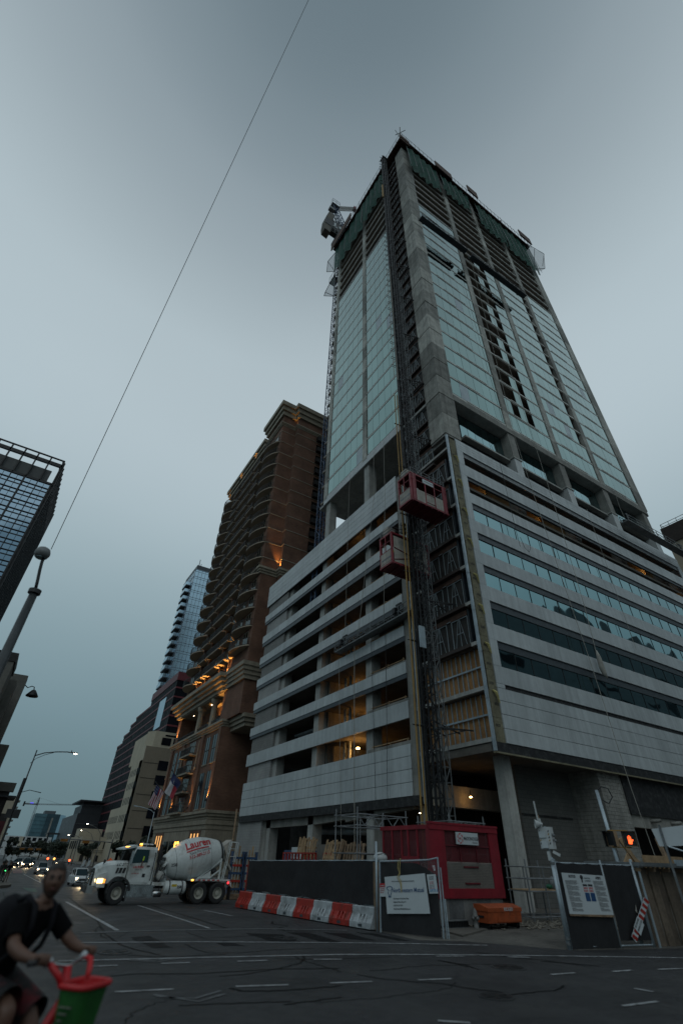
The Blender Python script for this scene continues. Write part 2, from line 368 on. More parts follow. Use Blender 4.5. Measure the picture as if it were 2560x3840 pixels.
for k, pts in enumerate([[(9.45, 19.2), (9.08, 18.51), (9.35, 17.86), (8.76, 17.41), (8.68, 16.78), (9.4, 16.16)], [(6.8, 12.65), (6.72, 11.95), (6.8, 11.26), (6.82, 10.65)],
            [(5.09, 15.1), (5.07, 14.22), (5.18, 13.63), (5.82, 13.4), (7.01, 13.56), (7.76, 13.41)], [(4.4, 31.23), (4.09, 21.77), (3.65, 17.43), (3.64, 15.24), (4.1, 13.69)], [(7.0, 25.67), (7.21, 17.81)],
            [(4.31, 10.15), (4.41, 9.89), (4.87, 9.7), (5.44, 9.63), (6.16, 9.6)], [(4.66, 8.81), (5.01, 8.85), (5.7, 8.89)], [(9.62, 10.99), (9.72, 10.42), (9.68, 10.13)], [(11.92, 10.03), (12.41, 9.52), (12.69, 9.09)],
            [(9.64, 11.01), (9.82, 10.39), (9.69, 9.82)], [(5.79, 17.18), (5.85, 15.9), (6.83, 15.95), (7.81, 16.21)], [(2.0, 11.6), (3.1, 11.9), (4.2, 11.5), (5.6, 11.4), (7.0, 11.0)], [(1.82, 35.1), (1.75, 30), (1.6, 22), (1.5, 18)]]):
    struct('tar_crack', strip(dense(pts, 9, .025), random.choice((.03, .045, .06)) * (2.2 if k == 4 else 1), .0095), M_crack)
random.seed(31)
for k in range(16):
    x, y = random.uniform(2.2, 13), random.uniform(7.5, 19); a = random.choice((-.25, 1.35, .1, 1.7)) + random.uniform(-.3, .3); pts = [(x, y)]
    for i in range(random.randint(3, 6)):
        a += random.uniform(-.5, .5); pts.append((pts[-1][0] + cos(a) * .55, pts[-1][1] + sin(a) * .55))
    if all(p[0] < 11 + max(0, 14 - p[1]) * .5 for p in pts): struct('tar_crack', strip(dense(pts, 6, .03), random.choice((.018, .028, .04)), .0095), M_crack)
random.seed(7)
struct('bike_lane_paint', sheet([(2.86, 38.4), (3.51, 37.72), (3.37, 34.63), (3.02, 35.03)], .012), M_bike)
struct('bus_lane_paint', sheet([(3.44, 61), (4.2, 61), (4.79, 73), (3.97, 73)], .012), M_buslane)
M_iron = mat('cast_iron', (.018, .018, .019), .45, metal=.3, nv=.3, bump=.8, bs=40)
def manhole(x, y, r, label):
    t = thing('manhole_cover', label, 'manhole cover', (x, y, .004), group='manhole covers in the road')
    mb = MB(); mb.lathe([(r * 1.12, .0), (r * 1.12, .012), (r * .98, .013), (r * .98, .0)], (x, y, .004), 24, caps=False); mb.build('ring', M_asph, t)
    mb = MB(); mb.lathe([(r * .97, .0), (r * .97, .010)], (x, y, .004), 24)
    for k in range(6):
        a = k * pi / 3; mb.bar((x + cos(a) * r * .25, y + sin(a) * r * .25, .017), (x + cos(a) * r * .85, y + sin(a) * r * .85, .017), .03, .008)
    mb.build('cover', M_iron, t)
manhole(10.5, 9.75, .33, 'round iron manhole cover in the road ahead of the red painted hoist base')
manhole(8.13, 7.9, .27, 'round iron manhole cover nearest the bottom edge of the photo')
manhole(3.3, 14.35, .32, 'large dark manhole cover on the road beside the cyclist')
manhole(7.95, 15.3, .30, 'manhole cover among the black tar patches near the barriers')

# ================================================================== TOWER UNDER CONSTRUCTION
X0, Y0 = 21.73, 19.0
T = thing('tower_under_construction', 'tall concrete and glass tower under construction with white panelled garage podium', 'tower', (X0, Y0, 0))
S = [10.2 + 2.74 * k for k in range(7)]                       # podium floor tops
Lw = [(9.64, 10.77), (12.67, 13.5), (15.46, 16.28), (18.12, 18.98), (20.79, 21.68), (23.53, 24.45), (26.35, 27.23)]
Ld = [None, 12.34, 15.09, 17.75, 20.35, 23.06, 26.0]
Rw = [(10.5, 11.57), (13.26, 14.36), (16.07, 17.17), (18.87, 19.93), (21.66, 22.73), (24.47, 25.47), (27.27, 28.46)]
# --- podium slabs
for k, z in enumerate([7.45] + S + [29.9]):
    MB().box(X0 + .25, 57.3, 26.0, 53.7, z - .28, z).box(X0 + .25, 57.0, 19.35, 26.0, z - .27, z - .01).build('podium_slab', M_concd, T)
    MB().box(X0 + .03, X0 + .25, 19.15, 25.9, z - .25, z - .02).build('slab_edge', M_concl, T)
MB().box(X0 + .3, 57.2, 19.5, 53.6, 31.0, 31.35).build('podium_roof', M_conc, T)
# --- podium core / back walls
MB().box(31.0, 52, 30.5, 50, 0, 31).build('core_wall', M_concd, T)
MB().box(27.5, 27.8, 26, 53.6, 0, 7.1).build('ground_floor_partition', M_sheath, T)
for y in (31.2, 39.6, 47.6):
    MB().box(X0 + .35, X0 + 1.2, y - .43, y + .43, 0, 31).build('podium_column', M_concl, T)
for y in (31.2, 39.6, 47.6):
    MB().box(28.5, 29.4, y - .43, y + .43, 0, 31).build('podium_column', M_conc, T)
for x in (31.4, 39.5, 47.2, 55.2):
    MB().box(x - .45, x + .45, 19.9, 20.8, 7.5, 31).build('podium_column', M_concl, T)
# --- left face cladding, one object per panel
NP = 12; pw = (54.1 - 26.0) / NP
pm = {}
def lpanel(y0, w, z0, z1, gap=.012):
    key = (round(w, 3), round(z1 - z0, 3))
    if key not in pm: pm[key] = unitbox('cladding_panel', M_panel, .10, w - gap, z1 - z0)
    put('cladding_panel', pm[key], T, (X0 - .06 + random.uniform(-.004, .004), y0, z0))
rows = [(5.1, 5.83), (5.86, 6.56), (6.59, 7.31), (7.34, 8.04)] + Lw + [(28.54, 29.12), (29.15, 29.72), (29.75, 30.32), (30.35, 30.92), (30.95, 31.55)]
for z0, z1 in rows:
    for i in range(NP): lpanel(26.0 + i * pw, pw, z0, z1)
MB().box(X0 + .05, X0 + .25, 26.0, 54.0, 5.1, 8.04).build('panel_backing', M_black, T); MB().box(X0 + .05, X0 + .25, 26.0, 54.0, 28.5, 31.3).build('panel_backing', M_black, T)
for w in Lw: MB().box(X0 + .05, X0 + .24, 26.0, 54.0, w[0] + .02, w[1] - .01).build('upstand', M_conc, T)
for k, z in enumerate(Ld):
    if z: MB().box(X0 - .02, X0 + .05, 26.0, 54.0, z, Lw[k][0] + .03).build('steel_strip', M_strip, T)
MB().box(X0 - .04, X0 + .2, 25.3, 54.1, 4.55, 5.09).build('membrane_strip', M_black, T)
# curb lips left uncovered near the hoist
for z0, z1, y1 in ((8.04, 8.28, 31.0), (10.77, 10.98, 31), (13.5, 13.66, 31)):
    MB().box(X0 + .02, X0 + .3, 26.0, y1, z0, z1).build('concrete_curb', M_conc, T)
# timber guard posts and rails on the curbs
for z in (8.28, 10.98, 13.66, 16.3, 19.0, 21.7, 24.5):
    for y in (26.4, 28.3, 30.3, 32.4, 34.2):
        MB().box(X0 + .1, X0 + .18, y, y + .08, z, z + random.uniform(.16, .3)).build('guard_post', M_lumber, T)
    mb = MB(); mb.box(X0 + .1, X0 + .14, 26.3, 30.6, z + .12, z + .18); mb.build('guard_rail', M_lumber, T)
# block infill at the far end of each garage level
M_cmu = brickmat('concrete_block', (.19, .19, .18), (.22, .215, .205), (.15, .15, .145), .42, .21)
M_cmul = brickmat('pale_block', (.30, .305, .30), (.335, .335, .325), (.26, .26, .255), .42, .21)
for k in range(8):
    z0 = 8.05 if k == 0 else Lw[k - 1][1]; z1 = Lw[k][0] if k < 7 else 28.5
    if k and k < 7 and Ld[k]: z1 = Ld[k]
    MB().box(X0 + .12, X0 + .4, 48.1, 53.6, z0 - .05, z1 + .1).build('block_infill', M_cmu if k % 3 else M_cmul, T)
# pipes and ducts seen inside garage levels
for k, (z0, z1) in enumerate(zip([8.1] + [w[1] for w in Lw], [9.6] + [w[0] - .3 for w in Lw[1:]] + [28.5])):
    mb = MB()
    for y in (36.4, 37.2): mb.cyl((23.7, y, z0 - .5), (23.7, y, z1 + .6), .13, 8)
    mb.build('standpipe', M_galv, T)
    MB().box(22.95, 27.4, 38.9, 39.1, z0 - .5, z1 + .55).build('interior_wall', M_conc, T)
mb = MB(); mb.tube([(23.0, 29.9, 21.9), (23.0, 29.9, 23.3), (23.3, 29.4, 23.6), (24.5, 27.4, 23.7)], .14, 8); mb.build('drain_pipe', M_white, T)
mb = MB(); mb.tube([(23.0, 29.9, 20.1), (23.0, 29.5, 19.6), (23.6, 28.2, 19.3), (25, 26.5, 19.3)], .14, 8); mb.build('drain_pipe', M_white, T)
mb = MB()
for i in range(3): mb.cyl((23.6 + i * .35, 46.5, 11.85), (23.6 + i * .35, 41.4, 11.85), .14, 8)
mb.build('ceiling_pipe', M_galv, T)
# cars parked inside garage show their roofs: things of their own later
# --- right face cladding
NX = 6; xw = (58.0 - 22.72) / NX
qm = {}
def rpanel(x0, w, z0, z1, gap=.012):
    key = (round(w, 3), round(z1 - z0, 3))
    if key not in qm: qm[key] = unitbox('cladding_panel', M_panel, w - gap, .10, z1 - z0)
    put('cladding_panel', qm[key], T, (x0, Y0 - .06 + random.uniform(-.004, .004), z0))
for z0, z1 in [(7.2, 7.95), (7.98, 8.71), (8.74, 9.47), (9.50, 10.21)] + Rw + [(29.98, 30.27), (30.29, 30.58), (30.6, 30.88), (30.9, 31.22)]:
    for i in range(NX): rpanel(22.72 + i * xw, xw, z0, z1)
MB().box(22.75, 58, Y0 + .05, Y0 + .22, 7.2, 11.5).build('panel_backing', M_black, T); MB().box(22.75, 58, Y0 + .05, Y0 + .22, 30, 31.1).build('panel_backing', M_black, T)
for z0, z1 in Rw[1:]: MB().box(22.75, 58, Y0 + .05, Y0 + .35, z0 + .03, z1 - .02).build('upstand', M_conc, T)
# jamb of white panel left of the ribbons, right end return
for z0, z1 in [(10.24, 10.48)] + [(a[1] + .012, b[0] - .012) for a, b in zip(Rw, Rw[1:])] + [(28.48, 29.96)]:
    MB().box(22.72, 23.4, Y0 - .06, Y0 + .04, z0, z1).build('panel_jamb', M_panel, T)
    MB().box(57.3, 58, Y0 - .06, Y0 + .04, z0, z1).build('panel_jamb', M_panel, T)
MB().box(57.9, 58.1, Y0 + .05, 50, 7.2, 31).build('end_wall', M_panel, T)
# ribbons: pane per object, dark head strip above
npane = 21; pwid = (57.2 - 23.5) / npane
for k in range(5):
    z0, z1 = Rw[k][1], Rw[k + 1][0]; zh = z1 - .50
    me = unitbox('window_pane', M_glassP, pwid - .035, .03, zh - z0 - .04)
    for i in range(npane):
        o = put('window_pane', me, T, (23.45 + i * pwid, Y0 + .09, z0 + .02), (random.uniform(-.004, .004), 0, random.uniform(-.004, .004)))
    mb = MB()
    for i in range(npane + 1): mb.box(23.42 + i * pwid, 23.45 + i * pwid, Y0 + .06, Y0 + .16, z0, zh)
    mb.box(23.42, 57.3, Y0 + .06, Y0 + .16, z0 - .02, z0 + .02); mb.build('mullions', M_bsteel, T)
    MB().box(23.41, 57.3, Y0 + .03, Y0 + .18, zh, z1).build('window_head', M_strip, T)
    MB().box(23.41, 57.3, Y0 + .25, Y0 + .3, z0, z1).build('window_lining', M_black, T)
MB().box(23.41, 57.3, Y0 + .02, Y0 + .06, 10.23, 10.49).build('shadow_slot', M_black, T)
# two open floors above the ribbons
MB().box(23.4, 57.3, Y0 + .03, Y0 + .2, 26.95, 27.27).build('steel_strip', M_strip, T)
MB().box(23.4, 57.3, Y0 + .03, Y0 + .2, 29.5, 29.97).build('steel_strip', M_gsteel, T)
MB().box(23.4, 57.3, 24.0, 24.2, 24.2, 29.7).build('interior_wall', M_ply, T)
for x, w in ((27.6, .25), (31.9, .5), (34.5, .3), (40.4, .3), (44, .5), (50, .3)):
    MB().box(x, x + w, Y0 + .6, Y0 + 1.2, 28.46, 29.97).build('interior_post', M_concl if w > .4 else M_galv, T)
for x in (33, 42, 51.5): MB().box(x, x + .8, Y0 + .6, Y0 + 1.4, 25.47, 27).build('interior_post', M_concl, T)
for x0, x1 in ((28, 31.3), (35.5, 39.5), (53.5, 56.5)):
    MB().box(x0, x1, Y0 + 1.8, Y0 + 1.95, 28.3, 29.9).build('plywood_sheet', M_ply, T)
# corner strip: insulation, membrane, galvanised corner stud
mb = MB(); z = 7.2; k = 0
while z < 31:
    h = random.uniform(1.0, 1.5); mb.box(22.02 + random.uniform(-.05, .05), 22.7, Y0 + .01, Y0 + .06 + random.uniform(0, .03), z, min(31, z + h - .015)); z += h
mb.build('insulation_board', M_insul, T)
MB().box(21.86, 22.7, Y0 + .07, Y0 + .2, 7.2, 31.0).build('membrane_strip', M_black, T)
for z in [8.0 + 1.17 * i for i in range(19)]:
    text('lettering', 'sto', .30, M_ink, T, (22.1 + random.uniform(0, .2), Y0 - .004, z), (1, 0, 0), depth=.002)
for z in (9.5, 12.4, 15, 17.3, 20.2, 23.0, 25.9, 28.5):
    MB().tube([(22.3, Y0 - .02, z + .5), (22.4, Y0 - .16, z + .35), (22.62, Y0 - .12, z - .2)], [.05, .09, .03], 5).build('loose_insulation', mat('loose_insulation_yellow', (.38, .33, .13), .9, nv=.3), T)
z = 6.72
while z < 31.2:
    MB().box(X0 - .02, X0 + .13, Y0 - .06, Y0 + .1, z, min(31.2, z + 2.72)).build('corner_stud', M_galv, T); z += 2.74
MB().box(X0, 58, Y0 - .02, Y0 + .2, 6.70, 7.19).build('membrane_strip', M_black, T)
MB().box(X0, 57, Y0 - .04, Y0 + .14, 6.62, 6.70).build('trim_angle', M_insul, T)
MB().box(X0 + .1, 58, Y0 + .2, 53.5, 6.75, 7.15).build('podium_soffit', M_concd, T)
# --- hoist bay between corner and left face
MB().box(X0 - .02, X0 + .3, 25.2, 25.95, 5.0, 31.2).build('edge_concrete', M_conc, T)
MB().box(X0 - .10, X0 + .06, 24.75, 25.0, 4.6, 31.0).build('bay_stud', M_galv, T)
for z0 in (7.45, 10.2):
    MB().box(X0 + .55, X0 + .6, 19.4, 24.6, z0, z0 + 2.45).build('plywood_wall', M_ply, T)
    for i in range(12):
        y = 19.45 + i * .42; MB().box(X0 + .47, X0 + .55, y, y + .05, z0, z0 + 2.45).build('wall_stud', M_galv, T)
    MB().box(X0 + .40, X0 + .47, 19.4, 24.6, z0 + 1.2, z0 + 1.3).build('wall_girt', M_galv, T)
gate = MB()
def aframe(mb, y0, y1, h, x):
    c = (y0 + y1) / 2; r = .042
    for q in (y0, y1): mb.bar((x, q, 0), (x, q, h), r)
    mb.bar((x, y0, h), (x, y1, h), r); mb.bar((x - .03, c, 0), (x - .03, c, h), r * .9)
    mb.bar((x - .05, y0 + .22, .0), (x - .05, c - .06, h), r * .7); mb.bar((x - .05, y1 - .22, .0), (x - .05, c + .06, h), r * .7)
    mb.bar((x - .06, y0 + .45, h * .48), (x - .06, y1 - .45, h * .48), r)
def gates(h):
    g = MB(); aframe(g, .1, 1.55, h, 0); aframe(g, 2.05, 3.5, h, 0)
    g.bar((0, 1.6, h * 1.05), (0, 2.0, h * 1.05), .05)
    return g.mesh('landing_gate', mat('gate_galvanised', (.24, .28, .30), .5, metal=.3, nv=.2))
gp, gt_ = gates(1.95), gates(1.95)
sheathp = MB().box(.06, .1, 0, 3.9, 0, 2.45).mesh('gate_sheathing', M_sheath)
header = MB().box(-.02, .05, .1, 3.6, 2.02, 2.38).mesh('gate_header', M_rust)
apron = MB().box(-.30, .2, -.1, 3.7, -.26, -.04).mesh('landing_apron', mat('dark_brown_steel', (.04, .028, .024), .7, nv=.3))
jamb = MB().box(.0, .9, -.06, 0, 0, 2.4).mesh('gate_jamb', M_strip)
hz = S[1:6] + [26.64]
TZ = [38.0 + 2.72 * k for k in range(27)]
for z in S[1:] + [29.37, 32.1, 34.9] + TZ[:26]:
    y = 19.75 if z < 29 else 20.95
    put('landing_gate', gp, T, (X0 + .25, y, z)); put('gate_sheathing', sheathp, T, (X0 + .25, y, z))
    put('gate_header', header, T, (X0 + .25, y, z)); put('landing_apron', apron, T, (X0 + .25, y, z))
    if z < 29: put('gate_jamb', jamb, T, (X0 + .25, y, z))
# --- ground level, left side
MB().box(X0 + .15, X0 + .5, 48.75, 54.5, 0, 4.6).build('block_wall', M_cmul, T)
mb = MB(); mb.prism([(X0 + .35, 26.5, 4.58), (X0 + .35, 48.7, 4.62), (X0 + .35, 48.7, 3.95), (X0 + .35, 38.5, 4.0), (X0 + .35, 34.4, 4.18), (X0 + .35, 34.35, 4.0), (X0 + .35, 31, 4.3), (X0 + .35, 26.5, 4.45)], (.45, 0, 0))
mb.build('concrete_beam', M_conc, T)
MB().box(X0 + .3, X0 + .7, 47.9, 48.7, 0, 4.0).build('door_jamb', M_conc, T)
MB().cyl((23.6, 41.0, 3.72), (26.9, 33.5, 3.6), .28, 12).build('ventilation_duct', M_galv, T, smooth=True)
MB().cyl((22.9, 19.95, 0), (22.9, 19.95, .01), .1).build('anchor', M_galv, T)
MB().box(23.06, 23.72, 19.78, 20.42, 0, 6.75).build('corner_column', M_concl, T)
MB().box(X0 + .4, X0 + 1.2, 25.2, 26.0, 0, 6.75).build('podium_column', M_conc, T)
# interior frames seen below the right face
MB().box(24.5, 33.0, 27.0, 27.3, 0, 6.75).build('ground_floor_partition', M_sheath, T)
MB().box(X0 + .6, 33.0, 24.6, 25.2, 4.55, 5.7).build('concrete_beam', M_conc, T)
for y in (25.6,): MB().box(31.2, 33.2, 25.0, 27.0, 0, 6.75).build('podium_column', M_conc, T)
# block pier: every block its own object
bm_ = {}
def blockrun(ax, u0, u1, z0, z1, fixed, bw=.40, bh=.2, depth=.18, skip=None):
    r = 0; z = z0
    while z < z1 - .05:
        u = u0 - (bw / 2 if r % 2 else 0)
        while u < u1 - .02:
            a, b = max(u, u0), min(u + bw, u1)
            if b - a > .06:
                key = (ax, round(b - a, 2))
                if key not in bm_:
                    d = b - a - .012; bm_[key] = MB().box(0, d if ax == 'x' else depth, 0, depth if ax == 'x' else d, 0, bh - .012).mesh('concrete_block', M_conc)
                j = random.uniform(-.006, .006)
                put('concrete_block', bm_[key], T, (a, fixed + j, z) if ax == 'x' else (fixed + j, a, z))
            u += bw
        z += bh; r += 1
MB().box(31.35, 33.5, 19.55, 20.9, 0, 6.75).build('pier_core', mat('mortar', (.15, .15, .14), .9), T)
blockrun('x', 31.2, 33.6, 2.0, 6.7, 19.42)
blockrun('y', 19.6, 21.6, 2.0, 6.7, 31.2)
MB().box(26.0, 31.3, 21.5, 21.75, 0, 6.75).build('block_wall', brickmat('shade_dark_block', (.10, .10, .095), (.12, .118, .11), (.075, .075, .07), .42, .21), T)  # block colour darkened to stand for the deep shade behind the overhang
MB().box(26.0, 30.6, 21.44, 21.5, 4.15, 4.25).build('wall_joint', M_black, T)
MB().box(33.6, 58, 19.35, 19.6, 4.55, 6.75).build('membrane_wall', M_black, T)
MB().box(33.6, 58, 19.5, 19.9, 3.9, 4.55).build('concrete_beam', M_conc, T)
for x in (36.2, 38.6): MB().tube([(x - .4, 19.9, 4.3), (x - .4, 19.2, 4.3), (x, 19.1, 4.35)], .10, 8).build('drain_pipe', M_conc, T, smooth=True)
MB().box(33.6, 58, 24.5, 24.7, 0, 4.6).build('ground_floor_partition', M_sheath, T)
for i in range(8): MB().box(33.6 + i * .5, 33.65 + i * .5, 19.7, 19.8, 1.6, 2.2).build('timber_stud', M_lumber, T)
# --- transfer level between podium and tower
MB().box(X0 + .05, 56.2, 19.05, 41.2, 36.95, 37.25).build('tower_soffit', M_concl, T)
MB().box(X0 - .02, X0 + .25, 24.8, 40.2, 37.0, 37.95).build('edge_panel', M_panel, T)
MB().box(23.6, 56.0, Y0 - .02, Y0 + .25, 37.0, 37.8).build('edge_panel', M_conc, T)
MB().box(31, 50, 29.0, 38, 31.3, 36.9).build('core_wall', M_concl, T)
MB().box(25.6, 25.85, 29.5, 41.1, 31.35, 36.94).build('transfer_wall', M_conc, T)
for y in (31.2, 39.4): MB().box(X0 + .25, X0 + 1.2, y - .45, y + .45, 31.35, 36.95).build('tower_column', M_concl, T)
for x in (31.45, 39.45, 47.2, 55.2):
    MB().box(x - .5, x + .5, Y0 + .1, Y0 + 1.1, 33.6, 36.95).build('tower_column', M_conc, T)
    MB().box(x - .62, x + .62, Y0 + .02, Y0 + 1.2, 33.45, 33.62).build('column_collar', M_concl, T)
    MB().box(x - .5, x + .5, Y0 + .08, Y0 + 1.1, 31.3, 33.45).build('column_base', M_white, T)
for a, b in ((25.0, 30.9), (32.0, 38.9), (40, 46.6), (47.8, 54.6)):
    n = 6; w = (b - a) / n
    me = unitbox('recess_pane', M_glassP, w - .04, .03, 3.2)
    for i in range(n): put('recess_pane', me, T, (a + i * w, Y0 + 1.0, 33.55), (random.uniform(-.004, .004), 0, 0))
    MB().box(a - .1, b + .1, Y0 + .5, Y0 + 1.05, 33.3, 33.5).build('recess_sill', M_concl, T)
    MB().box(a - .1, b + .1, Y0 + 1.05, Y0 + 1.3, 31.3, 36.9).build('recess_wall', M_black, T)
# --- tower columns, cast floor by floor
MB().box(X0 + .05, 23.55, Y0 + .05, 20.85, 31.3, 108).build('corner_column_core', M_conc, T)
M_cast = mat('cast_concrete', (.34, .335, .305), .85, nv=.3, ns=1.1, bump=.3, bs=6, streak=.35, rnd=.42)
seg = MB().box(0, 1.87, 0, 1.87, 0, 2.64).box(.62, .65, -.012, 0, 0, 2.7).box(1.24, 1.27, -.012, 0, 0, 2.7).box(-.012, 0, .62, .65, 0, 2.7).box(-.012, 0, 1.24, 1.27, 0, 2.7).mesh('column_lift', M_cast)
zc = 31.5
while zc < 107: put('column_lift', seg, T, (X0 + random.uniform(-.03, .02), Y0 + random.uniform(-.03, .02), zc)); zc += 2.72
colL = MB().box(0, .45, 0, .84, 0, 2.71).mesh('column_lift', M_cast); colR = MB().box(0, .9, 0, .45, 0, 2.71).mesh('column_lift', M_cast); colE = MB().box(0, 1.7, 0, .6, 0, 2.71).mesh('column_lift', M_cast)
for k in range(26):
    z = TZ[k] - .35
    put('column_lift', colL, T, (X0 - .03, 30.75, z)); put('column_lift', colL, T, (X0 - .03, 39.42, z))
    for x in (31.0, 38.95, 46.75): put('column_lift', colR, T, (x, Y0 - .03, z))
    put('column_lift', colE, T, (54.55, Y0 - .03, z))
slab = MB().box(X0 + .1, 56.2, Y0 + .12, 41.2, -.24, 0).mesh('floor_slab', mat('brown_soffit', (.27, .235, .20), .9, nv=.3), (X0, Y0, 0))
for k in range(27): put('floor_slab', slab, T, (X0, Y0, TZ[k]))
MB().box(26, 53, 23, 38, 37.3, 108).build('core_wall', mat('core_concrete', (.085, .08, .072), .9, nv=.3), T)
# --- curtain wall panes: nearest 300 single, the rest joined
GTOP = 85.0
panes = []
yl = [24.85 + i * (30.72 - 24.85) / 5 for i in range(6)]; yl2 = [31.62 + i * (39.38 - 31.62) / 6 for i in range(7)]
bays = [(23.62, 30.95, 6), (31.95, 38.9, 6), (39.9, 46.7, 6), (47.7, 54.5, 6)]
tops_r = [85.3, 79.8, 80.2, 82.0]
spL = MB(); nl = 17
for k in range(18):
    z = TZ[k]
    if z > GTOP - 1: break
    for ys in (yl, yl2):
        for i in range(len(ys) - 1): panes.append(('L', ys[i], ys[i + 1], z + .22, z + 2.52))
    for b, (a, c, n) in enumerate(bays):
        if z + 2.5 > tops_r[b] + 1: continue
        w = (c - a) / n
        for i in range(n):
            if b == 1 and (i in (0, 1, 3) or (i == 2 and k % 3 == 1)) and k > 0 and not (k == 1 and i in (0, 2)): continue
            if b == 2 and i == 5 and k > 1: continue
            if b == 1 and i == 1 and k % 5 == 2: continue
            panes.append(('R', a + i * w, a + (i + 1) * w, z + .22, z + 2.52))
panes.sort(key=lambda p: (p[3], p[1]))
mL, mR = {}, {}; film = mat('protective_film', (.30, .38, .42), .35, nv=.15, ns=.6); odd = set(random.sample(range(300), 9))
rest = MB()
for n_, (s_, a, b, z0, z1) in enumerate(panes):
    g = .03
    if n_ < 300:
        tilt = (random.uniform(-.003, .003), random.uniform(-.003, .003), random.uniform(-.003, .003)); w = round(b - a, 3)
        if s_ == 'L':
            if w not in mL: mL[w] = unitbox('curtain_pane', M_glassT, .03, w - g, z1 - z0)
            if n_ in odd: put('curtain_pane', unitbox('curtain_pane', film, .03, w - g, z1 - z0), T, (X0 + .06, a + g / 2, z0), tilt); continue
            put('curtain_pane', mL[w], T, (X0 + .06, a + g / 2, z0), tilt)
        else:
            if w not in mR: mR[w] = unitbox('curtain_pane', M_glassT, w - g, .03, z1 - z0)
            if n_ in odd: put('curtain_pane', unitbox('curtain_pane', film, w - g, .03, z1 - z0), T, (a + g / 2, Y0 + .06, z0), tilt); continue
            put('curtain_pane', mR[w], T, (a + g / 2, Y0 + .06, z0), tilt)
    else:
        j = random.uniform(-.006, .006)
        if s_ == 'L': rest.quad((X0 + .06, a + g / 2, z0), (X0 + .06 + j, b - g / 2, z0), (X0 + .06 - j, b - g / 2, z1), (X0 + .06, a + g / 2, z1))
        else: rest.quad((a + g / 2, Y0 + .06, z0), (b - g / 2, Y0 + .06 + j, z0), (b - g / 2, Y0 + .06 - j, z1), (a + g / 2, Y0 + .06, z1))
tag(rest.build('upper_curtain_panes', M_glassT, T), kind='stuff')
# backing just behind panes so that joints read dark; spandrel rails at each floor
M_rail = mat('aluminium_rail', (.50, .50, .46), .5, nv=.15)
railL = [MB().box(.035, .12, a, b, -.10, .12).mesh('spandrel_rail', M_rail, (0, 0, 0)) for a, b in ((24.8, 30.73), (31.6, 39.4))]
railR = [MB().box(a, c, .03, .12, -.10, .12).mesh('spandrel_rail', M_rail, (0, 0, 0)) for a, c, n in bays]
MB().box(X0 + .12, X0 + .16, 24.85, 30.7, 38, 85.5).box(X0 + .12, X0 + .16, 31.6, 39.4, 38, 85.5).build('curtain_backing', M_black, T)
mb = MB()
for b, (a, c, n) in enumerate(bays):
    if b in (0, 3): mb.box(a, c, Y0 + .12, Y0 + .16, 38, tops_r[b])
    elif b == 2: mb.box(a, c - (c - a) / 6 - .05, Y0 + .12, Y0 + .16, 38, tops_r[b])
    else: mb.box(a + (c - a) * 4 / 6, c, Y0 + .12, Y0 + .16, 38, tops_r[b])
mb.build('curtain_backing', M_black, T)
for k in range(26):
    for i, me in enumerate(railL): put('spandrel_rail', me, T, (X0, 0, TZ[k]))
    for i, me in enumerate(railR):
        put('spandrel_rail', me, T, (0, Y0 + random.uniform(-.01, .01), TZ[k]))
# second thin rail broken into lengths on the right face, as on site
for k in range(0, 18):
    for a, c, n in bays:
        x = a + random.uniform(0, 2.2)
        MB().box(x, min(c, x + random.uniform(3, 5)), Y0 - .015, Y0 + .03, TZ[k] + .06, TZ[k] + .2).build('cover_cap', M_rail, T)
# open upper floors: edge upstands painted paler to stand for light on slab edges
for k in range(17, 26):
    for y in range(0, 2): MB().box(X0 + .02, X0 + .1, (24.8, 31.6)[y], (30.7, 39.4)[y], TZ[k] - .12, TZ[k] + .14).build('upstand', mat('pale_upstand', (.46, .46, .43), .8, nv=.2), T)
    for a, c, n in bays:
        x = a + random.uniform(0, 3); MB().box(x, c, Y0 + .02, Y0 + .1, TZ[k] - .12, TZ[k] + .14).build('upstand', mat('pale_upstand', (.46, .46, .43), .8, nv=.2), T)
# --- formwork deck, posts and green debris nets at the top
mb = MB()
mb.box(20.75, 56.0, 17.9, 41.6, 108.4, 108.62)
mb.build('formwork_deck', M_rust, T)
mb = MB(); random.seed(3)
for i in range(56):
    x = 20.8 + i * .63; mb.box(x, x + .12, 17.85, 20, 108.1, 108.4)
for i in range(36):
    y = 18.2 + i * .64; mb.box(20.7, 23, y, y + .12, 108.1, 108.4)
mb.build('formwork_joists', M_rust, T)
for a, b in (((20.8, 18.0), (22.8, 18.0)), ((37, 17.2), (39.5, 17.2)), ((52, 17.2), (55.4, 17.2)), ((20.3, 34), (20.3, 41.5)), ((29, 17.6), (33, 17.6))):
    x0, x1 = sorted((a[0], b[0])); y0, y1 = sorted((a[1], b[1]))
    MB().box(x0, x1 + .2, y0, y1 + .2, 107.6, 110.3).build('edge_form', M_rust, T)
mb = MB()
for i in range(36):
    x = 21 + i * 1.0; mb.cyl((x, 17.7, 107.8), (x, 17.7, 109.7 + random.uniform(-.3, .6)), .04, 5)
for i in range(23):
    y = 18 + i * 1.02; mb.cyl((20.6, y, 107.8), (20.6, y, 109.7 + random.uniform(-.3, .4)), .04, 5)
mb.bar((20.6, 17.7, 109.4), (56, 17.7, 109.4), .05); mb.bar((20.6, 17.7, 109.4), (20.6, 41, 109.4), .05)
mb.build('edge_guard_rail', M_gsteel, T)
MB().cyl((21.0, 18.2, 109.5), (20.6, 17.6, 112.4), .09, 6).cyl((20.4, 18.8, 111.3), (21.5, 17.2, 111.2), .06, 6).cyl((21.2, 18.4, 109.6), (19.9, 18.2, 111.2), .05, 6).build('corner_prop', M_gsteel, T)
random.seed(11)
